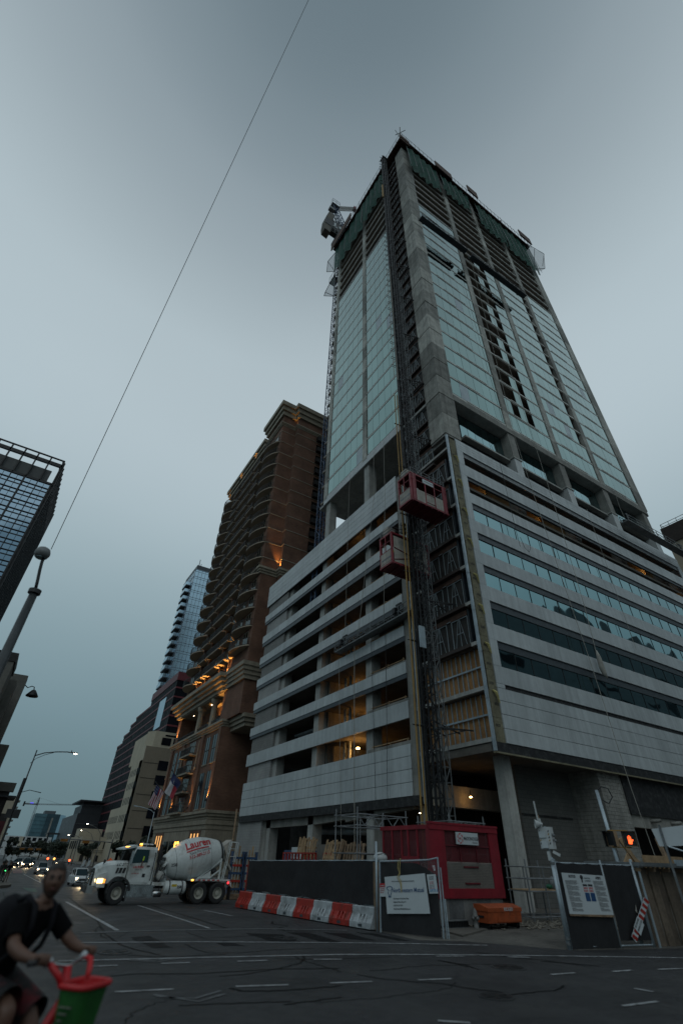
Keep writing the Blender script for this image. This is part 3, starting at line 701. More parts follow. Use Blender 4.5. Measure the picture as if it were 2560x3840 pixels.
# ================================================================== NETS, HOIST, CRANE, PLATFORMS
def netmat(name, col, alpha, sc_=9.0):
    m = mat(name, col, .8, nv=.3, ns=.6); b = m.node_tree.nodes['Principled BSDF']; b.inputs['Alpha'].default_value = alpha; return m
M_net = netmat('green_debris_net', (.008, .075, .055), .82)
M_gnet = netmat('grey_catch_net', (.20, .23, .24), .45)
def hang(a, b, z0, z1, amp, nx=24, nz=6, out=(0, 0), bot=0.0):
    """a hung net between plan points a and b, with folds; bottom kicked out by bot"""
    mb = MB(); a, b = V(a), V(b); d = (b - a); nrm = V((d.y, -d.x)).normalized()
    vs = []
    for j in range(nz + 1):
        t = j / nz
        for i in range(nx + 1):
            s = i / nx; p = a + d * s
            o = amp * (.5 * sin(s * 31 + t * 2) + .5 * NZ.noise(V((s * 9, t * 3, a.x)))) * (1 - .5 * t) + bot * (1 - t)
            q = p + nrm * o; zz = z0 + (z1 - z0) * t - (amp * (1.2 * NZ.noise(V((s * 6, a.y, 1))) + .3 * abs(sin(s * 8.0))) if j == 0 else 0)
            vs.append((q.x, q.y, zz))
    fs = [(j * (nx + 1) + i, j * (nx + 1) + i + 1, (j + 1) * (nx + 1) + i + 1, (j + 1) * (nx + 1) + i) for j in range(nz) for i in range(nx)]
    return mb.add(vs, fs)
NETG = 'green debris nets hung round the top of the tower'
for a, b, z0, z1, lab in [((21.1, 40.9), (21.1, 30.8), 97.6, 107.6, 'dark green debris net at far left end of tower top'),
                          ((21.1, 30.6), (21.1, 23.4), 98.4, 107.8, 'dark green debris net left of the hoist mast at tower top'),
                          ((22.4, 18.35), (29.6, 18.35), 96.8, 107.8, 'green debris net right of the pale corner column at tower top'),
                          ((30.4, 18.3), (37.5, 18.3), 99.6, 108.2, 'green debris net beneath the rust red form in middle of tower top'),
                          ((39.6, 18.3), (47.0, 18.3), 97.8, 108.2, 'green debris net right of the rust red form at tower top'),
                          ((47.2, 18.3), (56.0, 18.3), 96.6, 108.2, 'green debris net at far right end of tower top')]:
    base = ((a[0] + b[0]) / 2, (a[1] + b[1]) / 2, z0)
    t = thing('debris_net', lab, 'net', base, group=NETG)
    hang(a, b, z0, z1, .45).build('net_sheet', M_net, t)
    mb = MB(); n = 5
    for i in range(n + 1):
        x = a[0] + (b[0] - a[0]) * i / n; y = a[1] + (b[1] - a[1]) * i / n
        mb.cyl((x - (.35 if a[0] == b[0] else 0), y - (0 if a[0] == b[0] else .35), z0 + random.uniform(0, 2)), (x, y, z1 + .6), .035, 5)
    mb.build('net_pole', M_gsteel, t)
t = thing('catch_net', 'pale outrigger safety net sticking out from tower right edge', 'net', (55.4, 18.2, 99))
mb = MB(); ns = 8; P00, P10, P11, P01 = V((54.9, 18.6, 98.5)), V((55.2, 18.0, 109.2)), V((61.6, 17.8, 112.0)), V((57.4, 17.6, 99.8))
vs = []
for j in range(ns + 1):
    for i in range(ns + 1):
        u, w = i / ns, j / ns
        p = (P00 * (1 - u) + P01 * u) * (1 - w) + (P10 * (1 - u) + P11 * u) * w; p.z -= .9 * sin(pi * u) * (1 - w * .5) + .1 * sin(u * 40); vs.append(p)
mb.add(vs, [(j * (ns + 1) + i, j * (ns + 1) + i + 1, (j + 1) * (ns + 1) + i + 1, (j + 1) * (ns + 1) + i) for j in range(ns) for i in range(ns)])
mb.build('net_sheet', M_gnet, t)
MB().cyl(P01 + V((-.6, 0, .4)), P11 + V((0, 0, -.3)), .06, 5).cyl(P00, P11 * .45 + P10 * .55, .06, 5).cyl(P10, P11, .05, 5).cyl(P11, P01, .04, 5).cyl(P00, P01, .06, 5).build('net_arm', M_bsteel, t)
for base, q, lab in [((21.5, 41.0, 99), [(21.2, 40.8, 106.8), (20.6, 43.3, 106.0), (20.6, 43.4, 101.5), (21.4, 41.3, 98.9)], 'upper pale safety net sticking out from tower left edge'),
                     ((21.8, 41.3, 89), [(21.4, 41.0, 97.6), (20.9, 43.8, 94.0), (20.9, 44.2, 93.2), (21.8, 41.2, 89.2)], 'lower pale safety net with black edge rope on tower left edge')]:
    t = thing('catch_net', lab, 'net', base)
    mb = MB(); mb.quad(*q); mb.build('net_sheet', M_gnet, t)
    mb = MB()
    for i in range(4): mb.cyl(q[i], q[(i + 1) % 4], .06, 5)
    mb.cyl(q[3], q[1], .06, 5); mb.build('net_arm', M_bsteel, t)
    if base[2] < 95:
        mb = MB(); mb.box(21.3, 22.6, 41.3, 43.2, 96.9, 97.1)
        for yy in (41.4, 42.3, 43.1): mb.cyl((21.3, yy, 97), (21.3, yy, 99.2), .05, 5)
        mb.bar((21.3, 41.4, 99.1), (21.3, 43.1, 99.1), .05); mb.build('work_platform', M_bsteel, t)
# ---------------------------------------------------- lattice helper
def lattice(w, h, r=.045, d=.03, nd=2):
    mb = MB(); c = w / 2; P = [(-c, -c), (c, -c), (c, c), (-c, c)]
    for x, y in P: mb.bar((x, y, 0), (x, y, h), r)
    for i in range(4):
        a, b = P[i], P[(i + 1) % 4]
        for k in range(nd):
            z0, z1 = h * k / nd, h * (k + 1) / nd
            mb.bar((*a, z0), (*b, z1), d) if (k + i) % 2 else mb.bar((*b, z0), (*a, z1), d)
            mb.bar((*a, z0), (*b, z0), d)
    return mb
# ---------------------------------------------------- hoist mast
HX, HY = 19.5, 21.55
H = thing('hoist_mast', 'black lattice hoist mast with yellow hoses climbing the tower corner', 'hoist mast', (HX, HY, 0))
sec = lattice(.62, 1.508, .07, .045, 2).bar((.0, -.33, 0), (0, -.33, 1.508), .10, .05).bar((0, .33, 0), (0, .33, 1.508), .10, .05).bar((-.42, 0, 0), (-.42, 0, 1.508), .09).mesh('mast_section', M_bsteel)
for k in range(69): put('mast_section', sec, H, (HX, HY, 1.508 * k))
sec2 = lattice(.42, 1.508, .045, .03, 2).mesh('cable_guide', M_gsteel)
for k in range(40): put('cable_guide', sec2, H, (HX + .75, HY - .1, 1.508 * k))
for k, (dx, dy) in enumerate([(-.62, .12), (-.74, .02), (-.88, .16), (-1.02, .05)]):
    mb = MB(); pts = []
    for i in range(22):
        z = 1.0 + i * 1.72; pts.append((HX + dx + random.uniform(-.015, .015), HY + dy + random.uniform(-.015, .015), z))
    mb.tube(pts, .035, 5); mb.build('yellow_hose', M_yel, H)
mb = MB()
for z in range(3, 38, 5): mb.bar((HX - 1.15, HY + .1, z), (HX - .3, HY + .1, z), .05).bar((HX - 1.1, HY + .22, z + .05), (HX - .4, HY - .02, z + .05), .04)
mb.build('hose_clamp', M_bsteel, H)
for z in list(range(8, 104, 8)):
    mb = MB(); x1 = X0 + .3
    mb.bar((HX + .3, HY - .25, z), (x1, HY - .9, z), .07).bar((HX + .3, HY + .25, z), (x1, HY + 1.3, z), .07).bar((HX + .3, HY + .25, z), (x1, HY - .9, z), .05).bar((HX + .3, HY - .25, z + .25), (x1, HY + .2, z), .06).bar((x1 - .4, HY - .7, z), (x1 - .4, HY + 1.0, z), .05)
    mb.build('wall_tie', M_bsteel, H)
random.seed(5)
for k in range(46):          # loops of trailing cable along the upper mast
    z = 42 + k * 1.35; mb = MB(); s = random.uniform(.12, .3)
    mb.tube([(HX - .45, HY + .2, z), (HX - .62 - s, HY + .3, z + .12), (HX - .68 - s, HY + .35, z - .16), (HX - .48, HY + .25, z - .2)], .032, 4)
    mb.build('cable_loop', M_bsteel if k % 3 else M_gsteel, H)
MB().bar((HX - .5, HY, 39.5), (HX - .5, HY, 62), .07).bar((HX - .8, HY + .15, 39.5), (HX - .8, HY + .15, 62), .05).build('cable_tray', M_rope, H)
MB().cyl((HX - .6, HY + .2, 86), (HX - .6, HY + .2, 91), .14, 8).build('yellow_sleeve', M_yel, H)
MB().box(HX - .5, HX + .5, HY - .5, HY + .5, 103.9, 104.1).bar((HX, HY, 104), (HX - .2, HY + .1, 106.2), .12).bar((HX - .4, HY, 104), (HX - .6, HY + .3, 105.3), .08).build('mast_head', M_bsteel, H)
# cable wheel on the mast
mb = MB(); c = V((HX - .15, HY - .5, 13.2))
mb.tube([c + V((cos(a) * .42, 0, sin(a) * .42)) for a in [i * pi / 8 for i in range(17)]], .03, 4)
for a in (0, 1.05, 2.1): mb.bar(c - V((cos(a), 0, sin(a))) * .42, c + V((cos(a), 0, sin(a))) * .42, .03)
mb.build('cable_wheel', M_gsteel, H); MB().box(HX - .75, HX - .3, HY - .6, HY - .5, 12.4, 13.8).build('guide_plate', M_galv, H)
# ---------------------------------------------------- hoist cars
def hoist_car(x0, x1, y0, y1, z0, z1, label, front):
    t = thing('hoist_car', label, 'hoist car', (x0, y0, z0), group='red construction hoist cars')
    zb = z0 + (z1 - z0) * .43
    mb = MB(); mb.box(x0, x1, y0, y1, z0 - .12, z0)
    for i in range(6): mb.box(x0 + .1 + i * (x1 - x0) / 6, x0 + .16 + i * (x1 - x0) / 6, y0, y1, z0 - .2, z0 - .12)
    mb.build('floor', M_redd, t)
    MB().box(x0, x1, y0, y1, z1 - .05, z1).build('roof', M_redd, t)
    for x in (x0, x1 - .14):
        for y in (y0, y1 - .14): MB().box(x, x + .14, y, y + .14, z0 - .15, z1 + .02).build('corner_post', M_red, t)
    for z in (z0 - .1, z1 - .12):
        MB().box(x0, x1, y0 - .02, y0 + .06, z, z + .12).box(x0, x1, y1 - .06, y1 + .02, z, z + .12).box(x0 - .02, x0 + .06, y0, y1, z, z + .12).box(x1 - .06, x1 + .02, y0, y1, z, z + .12).build('frame_rail', M_red, t)
    MB().box(x0 - .01, x0 + .03, y0 + .15, y1 - .15, z0 + .05, zb).build('board_panel', M_board, t)
    text('lettering', 'McDONOUGH', .17, M_blueink, t, (x0 - .02, y1 - .25, z0 + .42), (0, -1, 0), depth=.002)
    mb = MB(); ym = (y0 + y1) / 2
    mb.bar((x0, ym, zb), (x0, ym, z1 - .1), .05); mb.bar((x0, y0, (zb + z1) / 2), (x0, y1, (zb + z1) / 2), .04); mb.bar((x0, y0, zb), (x0, y1, zb), .05)
    mb.bar((x0, y0, z0 + .15), (x0, y1, z0 + .15), .03); mb.build('end_rails', M_red, t)
    if front:
        for a, b in ((x0 + .5, x0 + 1.35), (x0 + 1.4, x0 + 2.25), (x0 + 2.3, x1 - .45)):
            MB().box(a, b, y0 - .01, y0 + .03, z0 + .05, zb).build('board_panel', M_board, t)
        mb = MB()
        for x in (x0 + .45, x0 + 1.37, x0 + 2.27, x1 - .42): mb.bar((x, y0 - .02, z0), (x, y0 - .02, z1 - .1), .06)
        mb.bar((x0, y0 - .02, (zb + z1) / 2 + .1), (x1, y0 - .02, (zb + z1) / 2 + .1), .04); mb.bar((x0 + 1.4, y0 - .03, zb - .1), (x0 + 2.27, y0 - .03, zb - .1), .03); mb.bar((x0 + 1.4, y0 - .03, z0 + .2), (x0 + 2.27, y0 - .03, z0 + .2), .03)
        mb.box(x0 + .16, x0 + .4, y0 - .04, y0 + .05, z0, z1 - .1).box(x1 - .4, x1 - .16, y0 - .04, y0 + .05, z0, z1 - .1)
        mb.build('door_frame', M_red, t)
        MB().box(x0 + 1.15, x0 + 2.2, y0 - .06, y0 - .03, z1 - .62, z1 - .22).build('name_board', M_sign, t)
        text('lettering', 'McDONOUGH', .13, M_ink, t, (x0 + 1.3, y0 - .065, z1 - .45), (1, 0, 0), depth=.002)
    else:
        for a, b in ((x0 + .2, x0 + 1.7), (x0 + 1.75, x1 - .3)): MB().box(a, b, y0 - .01, y0 + .03, z0 + .05, z1 - .3).build('board_panel', M_board, t)
        MB().box(x0 + .6, x0 + 1.3, y0 - .025, y0 - .012, z1 - .9, z1 - .55).build('faded_notice', M_conc, t)
        MB().bar((x0 + .2, y0 - .03, z0 + 1.2), (x0 + 2.2, y0 - .03, z0 + .9), .05).bar((x0 + .2, y0 - .03, z0 + .2), (x0 + 2.2, y0 - .03, z0 + .9), .05).bar((x1, y0 - .03, z0 + .2), (x0 + 2.2, y0 - .03, z0 + .9), .05).build('brace', M_redd, t)
    MB().box(x0, x1, y1 - .04, y1, z0, zb).build('rear_panel', M_redd, t)
    MB().box(x1 - .04, x1, y0, y1, z0, zb).build('rear_panel', M_redd, t)
    # roof machinery and guard rails
    mb = MB()
    for z in (z1 + .25, z1 + .55): mb.bar((x0 + .1, y0 + .05, z), (x1 - .1, y0 + .05, z), .035).bar((x0 + .1, y1 - .05, z), (x1 - .1, y1 - .05, z), .035).bar((x0 + .1, y0, z), (x0 + .1, y1, z), .035).bar((x1 - .1, y0, z), (x1 - .1, y1, z), .035)
    for x in (x0 + .1, x0 + 1.2, x1 - 1.2, x1 - .1):
        for y in (y0 + .05, y1 - .05): mb.bar((x, y, z1), (x, y, z1 + .58), .035)
    mb.build('roof_guard_rail', M_gsteel, t)
    MB().box(x0 + .25, x0 + .95, y1 - .75, y1 - .15, z1, z1 + .95).box(x0 + .22, x0 + .98, y1 - .78, y1 - .12, z1 + .45, z1 + .5).build('control_cabinet', M_board, t)
    yc = HY; s = 1 if y0 > HY else -1
    mb = MB()
    for i in range(3): mb.cyl((HX - .9, (y0 if s > 0 else y1) - s * .12, z1 + .25 + i * .35), (HX - .55, (y0 if s > 0 else y1) - s * .12, z1 + .25 + i * .35), .16, 8)
    mb.build('drive_motor', M_bsteel, t)
    return t
hoist_car(17.7, 21.25, 19.5, 20.98, 22.75, 25.3, 'red cage hoist car higher up, its glazed long side facing us', True)
hoist_car(17.7, 21.3, 22.05, 23.5, 18.72, 21.25, 'red cage hoist car lower down, half hidden by yellow hoses', False)
# ---------------------------------------------------- suspended platforms
def platform(p, q, depth, label, h=.85, mats=(None, None), dark=True, motors=(.08, .92)):
    p, q = V(p), V(q); d = (q - p); L_ = d.length; d.normalize(); n = V((d.y, -d.x, 0)).normalized() * depth
    t = thing('suspended_platform', label, 'work platform', tuple(p), group='suspended facade work platforms')
    mb = MB(); mb.prism([p, q, q + n, p + n], (0, 0, .10)); mb.build('deck', M_gsteel if not dark else M_strip, t)
    for side, o in (('rail', V((0, 0, 0))), ('rail', n)):
        mb = MB()
        for z in (.45, h): mb.bar(p + o + V((0, 0, z)), q + o + V((0, 0, z)), .045)
        k = int(L_ / .45)
        for i in range(k + 1):
            a = p + o + d * (L_ * i / k)
            if i % 4 == 0: mb.bar(a, a + V((0, 0, h)), .05)
            b = p + o + d * (L_ * min(k, i + 1) / k)
            mb.bar(a + V((0, 0, .08 if i % 2 else .45)), b + V((0, 0, .45 if i % 2 else .08)), .03)
        mb.build('guard_rail', M_gsteel if not dark else M_bsteel, t)
    for s in motors:
        a = p + d * L_ * s
        mb = MB(); mb.bar(a + n * .5, a + n * .5 + V((0, 0, 1.25)), .12).box(a.x - .16, a.x + .16, a.y - .16, a.y + .16, a.z + .35, a.z + .8)
        mb.bar(a + n * .5 + V((0, 0, 1.25)) - d * .3, a + n * .5 + V((0, 0, 1.25)) + d * .35, .14, .12); mb.build('hoist_motor', M_bsteel, t)
    return t
platform((20.95, 34.9, 16.62), (20.95, 24.25, 16.72), -.75, 'long galvanised work platform hanging across the garage bands', dark=False, motors=(.1, .83))
platform((21.7, 17.95, 72.75), (30.5, 17.95, 73.6), .75, 'dark work platform hanging high on the tower beside the corner column', motors=(.1, .93))
platform((31.3, 17.95, 73.0), (43.3, 17.95, 73.9), .75, 'longer dark work platform hanging high on the tower, right one of two', motors=(.07, .9))
platform((45.2, 17.95, 30.75), (58.6, 17.95, 30.75), .75, 'grey work platform hanging at the top of the podium on the right', dark=False, motors=(.07, .85))
# ---------------------------------------------------- tower crane
C_ = thing('tower_crane', 'luffing tower crane on blue lattice mast behind the tower left edge', 'crane', (22.9, 43.2, 0))
cs = lattice(1.0, 4.0, .10, .05, 3).mesh('mast_section', M_blue)
for k in range(6, 30): put('mast_section', cs, C_, (22.55, 41.85, 4.0 * k))
cu = V((24.4, 44.0, 123))
MB().box(22.0, 26.5, 42.6, 45.4, 119.6, 120.6).cyl((23, 43, 115.8), (23.6, 43.4, 120), 1.1, 10).build('slewing_platform', M_bsteel, C_)
MB().prism([(18.9, 43.1, 120.3), (18.7, 43.1, 122.5), (18.9, 43.1, 127), (19.6, 43.1, 131.0), (21.1, 43.1, 130.6), (20.7, 43.1, 124.5), (20.4, 43.1, 120.0)], (0, 1.8, 0)).build('counterweight', M_concd, C_)
MB().box(18.85, 20.9, 43.0, 45.0, 123.4, 126.6).build('counterweight_band', M_bsteel, C_)
MB().box(20.6, 25.5, 43.1, 44.9, 123.0, 127.6).build('machinery_house', M_bsteel, C_)
mb = MB()
for z in (121.0, 122.0, 123.0): mb.bar((20.3, 43.0, z), (24.2, 43.0, z + .4), .07)
for x in (20.5, 21.5, 22.5, 23.5): mb.bar((x, 43, 120.9), (x, 43, 123.1), .07)
for z in (127.7, 128.7): mb.bar((20.8, 43.0, z), (25, 43.0, z), .06)
for x in (20.8, 21.8, 22.8, 23.8): mb.bar((x, 43, 127.6), (x, 43, 128.8), .06)
mb.build('walkway_rail', M_gsteel, C_)
MB().box(21.2, 21.7, 42.95, 43.05, 124.0, 126.4).box(20.9, 22.2, 42.95, 43.05, 124.2, 124.6).box(22.6, 23.2, 42.95, 43.05, 125, 126).box(24.2, 24.9, 42.95, 43.05, 123.4, 124.8).build('painted_mark', M_sign, C_)
def truss(mb, p, q, w, n, r, d):
    p, q = V(p), V(q); ax = (q - p).normalized(); a = ax.cross(V((0, 1, 0))).normalized() * w / 2; b = V((0, 1, 0)) * w / 2
    cs_ = [a + b, a - b, -a - b, -a + b]
    for c in cs_: mb.bar(p + c, q + c, r)
    for i in range(n):
        s0, s1 = p + (q - p) * (i / n), p + (q - p) * ((i + 1) / n)
        for k in range(4): mb.bar(s0 + cs_[k], s1 + cs_[(k + 1) % 4], d); mb.bar(s0 + cs_[k], s0 + cs_[(k + 1) % 4], d)
    return mb
truss(MB(), (25.6, 44, 126), (20.9, 44, 138.5), 1.3, 9, .14, .08).build('a_frame', M_blue, C_)
truss(MB(), (25.8, 44, 127), (23.0, 44, 130), 1.2, 3, .14, .08).build('a_frame_brace', M_blue, C_)
mb = MB(); mb.box(20.2, 22.4, 43.0, 45.0, 137.6, 137.8)
for x in (20.2, 21.3, 22.4): mb.bar((x, 43, 137.7), (x, 43, 140.2), .07)
mb.bar((20.2, 43, 140.1), (22.4, 43, 140.1), .06); mb.bar((20.2, 43, 139), (22.4, 43, 139), .06); mb.bar((20.3, 44, 137.7), (20.4, 44, 142.0), .07)
mb.box(19.8, 21.3, 43.4, 44.4, 134.8, 135.8); mb.build('apex_platform', M_gsteel, C_)
truss(MB(), (22.4, 44, 139.0), (27.6, 44, 146.4), .7, 14, .08, .05).build('jib', M_rope, C_)
MB().box(27.1, 27.9, 43.5, 44.5, 145.6, 147.0).build('jib_tip', mat('jib_tip_red', (.16, .02, .03), .6), C_)
# ---------------------------------------------------- hanging ropes
RG = 'ropes hanging down the facade'
def rope(pts, r, label, m=None):
    mb = MB(); mb.tube(pts, r, 5); return top('rope', mb, m or M_rope, pts[-1], label, 'rope', RG)
rope([(31.19, 18.6, 37.3), (31.6, 18.6, 30), (31.88, 18.6, 25.29), (32.39, 18.6, 18.49), (32.73, 18.6, 14.15), (32.9, 18.5, 6), (33.1, 18.4, 2.2)], .022, 'pale rope down the ribbon windows just right of the second podium column')
rope([(34.51, 18.6, 37.2), (34.55, 18.6, 28.2), (34.29, 18.6, 18.65), (33.9, 18.6, 14.6)], .022, 'pale rope ending in a tied bundle in front of dark windows')
rope([(27.91, 18.7, 31), (27.85, 18.7, 24.12), (27.9, 18.7, 21.9)], .018, 'dark looped rope on the upper ribbon window left', M_bsteel)
rope([(28.2, 18.7, 22.9), (28.45, 18.7, 22.0), (28.9, 18.7, 21.75), (29.2, 18.7, 22.2), (29.3, 18.7, 23.0)], .018, 'dark rope hanging as a U loop across a window pane', M_bsteel)
rope([(48.5, 18.6, 37.2), (48.0, 18.6, 34.5), (47.7, 18.4, 31.6)], .018, 'rope from tower soffit to the right work platform')
rope([(40.4, 18.6, 31), (40.3, 18.6, 26), (40.1, 18.6, 20), (40.0, 18.6, 16.2)], .016, 'thin rope in middle of the white right facade')
rope([(31.8, 18.0, 73), (31.6, 18.3, 55), (31.4, 18.6, 37.5)], .020, 'thin rope falling from the high work platforms beside the concrete column')
rope([(32.8, 18.0, 73), (33.6, 18.3, 55), (34.4, 18.6, 37.5)], .020, 'thin rope falling from the high platforms across dark open bay')
rope([(21.3, 33.4, 37), (21.3, 33.65, 34.4), (21.3, 33.76, 18.5), (21.3, 34.6, 16.4)], .016, 'thin rope to far end of the galvanised platform')
rope([(21.3, 28.9, 37), (21.3, 29.0, 30.8), (21.3, 31.6, 17.6)], .022, 'slanting pale rope holding middle of the galvanised platform')
rope([(21.3, 27.1, 37), (21.3, 27.23, 30), (21.3, 27.96, 17.4)], .022, 'pale rope just left of the hoist cars holding the platform')
rope([(21.3, 34.7, 16.2), (21.3, 33.76, 4.4), (21.3, 33.5, 1)], .016, 'thin rope below the platform, farthest from the hoist')
rope([(21.3, 32.22, 16.5), (21.3, 32.1, 9), (21.3, 31.91, 1.2)], .030, 'thick pale rope hanging to the pallets over white panels')
rope([(21.4, 29.89, 16.5), (21.4, 29.7, 10), (21.4, 29.59, 5)], .018, 'dark rope on lower white panels left of a pair', M_bsteel)
rope([(21.4, 27.93, 16.5), (21.4, 28.1, 10), (21.4, 28.26, 5)], .020, 'dark rope on lower white panels nearest the hoist', M_bsteel)
mb = MB(); mb.tube([(33.9, 18.55, 14.8), (33.86, 18.5, 14.3), (33.85, 18.5, 13.6), (33.95, 18.5, 13.1), (34.05, 18.45, 12.75)], [.05, .16, .2, .17, .05], 8)
top('rope_bundle', mb, M_rope, (33.9, 18.5, 12.75), 'bundle of pale rope dangling in front of dark windows', 'rope bundle', smooth=True)
# thin wire across the sky
a, b = V((-.83, 5.79, 54.4)), V((-3.3, 39.86, 21.32))
a = b + (V((-1.28, 8.91, 82.85)) - b) * 1.15
mb = MB(); mb.tube([b + (a - b) * (i / 12) for i in range(13)], .028, 5)
top('overhead_wire', mb, M_bsteel, tuple(b), 'thin dark wire crossing the sky diagonally', 'wire')
# ---------------------------------------------------- lights burning inside the building
def bulb(loc, label, r=.12, m=None, e=60, cat='lamp', squash=.5, col=(1, .47, .12)):
    mb = MB(); mb.ball(loc, r, 8, sq=(1, 1, squash)); mb.cyl((loc[0], loc[1], loc[2] + r * squash), (loc[0], loc[1], loc[2] + .35), .03, 5, m=1)
    top('ceiling_lamp', mb, [m or M_lampo, M_bsteel], loc, label, cat, 'work lamps lit inside the building')
    if e: lamp('lamp_light', (loc[0], loc[1], loc[2] - .25), e, col)
bulb((24.0, 35.6, 9.3), 'bright orange lamp in the lowest open garage level', .17, M_lampw, 55)
bulb((23.6, 33.4, 28.1), 'round lamp shining in the top garage level', .12, M_lampw, 28)
bulb((25.3, 37.0, 11.9), 'orange lamp behind pipes on second open garage level', .10, None, 34)
bulb((25.3, 37.2, 14.8), 'orange lamp deep inside third open garage level', .08, None, 22)
bulb((25.3, 37.3, 17.5), 'orange lamp deep inside fourth open garage level', .07, None, 13)
bulb((25.3, 37.4, 20.2), 'orange lamp deep inside fifth open garage level', .07, None, 9)
bulb((25.3, 37.4, 22.9), 'orange lamp deep inside sixth open garage level', .07, None, 8)
bulb((25.3, 37.4, 25.8), 'orange lamp deep inside seventh open garage level', .07, None, 8)
bulb((29.8, 21.0, 29.3), 'orange lamp on the upper open floor near the left end of the right face', .07, None, 80)
bulb((37.2, 21.0, 29.3), 'orange lamp on the upper open floor in the middle', .07, None, 70)
bulb((55.0, 21.0, 29.3), 'orange lamp on the upper open floor at the far right', .07, None, 70)
bulb((56.0, 21.0, 26.4), 'orange lamp on the lower open floor at the far right', .07, None, 45)
bulb((24.6, 24.0, 5.1), 'warm lamp under the soffit behind the corner column', .09, M_lampw, 3)
bulb((24.8, 34.5, 3.6), 'small white lamp on ground floor above the pallets', .06, M_lampc, 5, col=(1, .75, .45))
bulb((21.2, 24.9, 4.1), 'small white lamp by the foot of hoist mast', .045, M_lampc, 3, col=(1, .75, .45))
bulb((36.0, 23.5, 3.4), 'small lamp glowing in the dark bay right of the signal', .06, M_lampc, 3, col=(1, .75, .45))
bulb((36.8, 23.0, 2.9), 'lower small lamp glowing in the dark bay right of the signal', .06, M_lampc, 3, col=(1, .75, .45))
# ================================================================== OTHER BUILDINGS
M_brick = brickmat('red_brown_brick', (.15, .070, .043), (.195, .095, .060), (.12, .085, .065), .34, .115, .012, streak=.3)
M_lime = mat('cast_stone', (.30, .265, .205), .75, nv=.2, ns=.8, bump=.15, bs=6, streak=.2)
M_stucco = mat('tan_stucco', (.36, .30, .23), .85, nv=.12, ns=.6)
M_wind = glass('apartment_glass', (.06, .075, .08), .08, .03, .5, .25)
M_rail2 = mat('black_railing', (.010, .010, .011), .5, nv=.2)
M_upl = emit('uplight_lens', (1, .55, .15), 30)
B = thing('brick_apartment_tower', 'red brown brick apartment tower with rows of curved balconies and orange uplights', 'building', (22, 59.5, 0))
BX, BY0, BY1 = 22.0, 59.6, 88.6
def cornice(name, z0, z1, out, y0, y1, x1=31.5, steps=3, m=None, x0=BX):
    mb = MB()
    for i in range(steps):
        o = out * (i + 1) / steps; a = z0 + (z1 - z0) * i / steps; b = z0 + (z1 - z0) * (i + 1) / steps
        mb.box(x0 - o, x1, y0 - o, y1 + o, a, b)
    mb.build(name, m or M_lime, B)
# upper body: front slab set back behind balconies, a projecting brick pier at the south end, stepped corner
MB().box(BX + .4, 34, 66.9, BY1, 22.8, 68.6).build('front_wall', M_brick, B)
MB().box(BX + .1, 24.9, BY0, 66.95, 22.8, 72.4).build('corner_pier', M_brick, B)
MB().box(24.85, 33.5, 58.6, 67.5, 22.8, 72.4).build('side_wall', M_brick, B)
cornice('roof_cornice', 72.4, 75.6, 1.0, BY0, 66.9, 24.9); cornice('roof_cornice', 72.45, 75.65, .95, 58.6, 67.4, 33.5, x0=24.9)
cornice('roof_cornice', 68.6, 71.2, .9, 67.2, BY1 - 2, 34)
cornice('belt_cornice', 69.6, 70.4, .35, BY0 + .05, 66.8, 24.9); cornice('belt_cornice', 69.62, 70.42, .35, 58.65, 67.3, 33.4, x0=24.9)
cornice('belt_cornice', 36.6, 37.7, .5, BY0 + .05, 66.8, 24.9); cornice('belt_cornice', 36.62, 37.72, .5, 58.65, 67.3, 33.4, x0=24.9)
FZ = [25.2 + 2.86 * k for k in range(16)]
for k, z in enumerate(FZ):
    if z > 38 and z < 69: MB().box(BX + .04, 24.95, BY0 - .06, 66.8, z - .1, z + .04).box(24.8, 33.45, 58.54, 67.3, z - .1, z + .04).build('stone_belt', M_lime, B)
# side windows with little black balconies
sw = MB().box(0, 1.9, -.02, .1, .2, 2.1).mesh('side_window', M_wind)
sbal = MB().box(-.1, 2.0, -.7, 0, 0, 1.0).mesh('side_balcony', M_rail2)
for z in FZ[3:]:
    put('side_window', sw, B, (29.2, 58.57, z)); put('side_balcony', sbal, B, (29.2, 58.55, z))
# front balconies: five columns
def curved(y0, y1, dmin, dmax, n=12):
    return [(BX + .4 - (dmin + (dmax - dmin) * sin(pi * i / n) ** .8), y0 + (y1 - y0) * i / n) for i in range(n + 1)]
def balc_mesh(out):
    mb = MB(); poly = [(BX + .5, out[0][1], 0)] + [(x, y, 0) for x, y in out] + [(BX + .5, out[-1][1], 0)]
    mb.prism(poly, (0, 0, .16)); s = mb.mesh('balcony', M_stucco, (BX, 0, 0))
    r = MB(); path = [(BX + .4, out[0][1])] + out + [(BX + .4, out[-1][1])]
    for a, b in zip(path, path[1:]):
        for zz in (.22, 1.15): r.bar((*a, zz), (*b, zz), .05)
        L_ = hypot(b[0] - a[0], b[1] - a[1]); n = max(1, int(L_ / .17))
        for i in range(n):
            x = a[0] + (b[0] - a[0]) * i / n; y = a[1] + (b[1] - a[1]) * i / n; r.bar((x, y, .2), (x, y, 1.15), .035)
    return s, r.mesh('railing', M_rail2, (BX, 0, 0))
cols = [(59.9, 66.6, 'c'), (67.2, 70.6, 'r'), (71.2, 77.3, 'r'), (77.9, 81.3, 'r'), (81.9, 88.4, 'c')]
meshes = []
for y0, y1, t_ in cols:
    out = curved(y0, y1, .5, 1.75) if t_ == 'c' else [(BX - .75, y0), (BX - .75, y1)]
    meshes.append(balc_mesh(out))
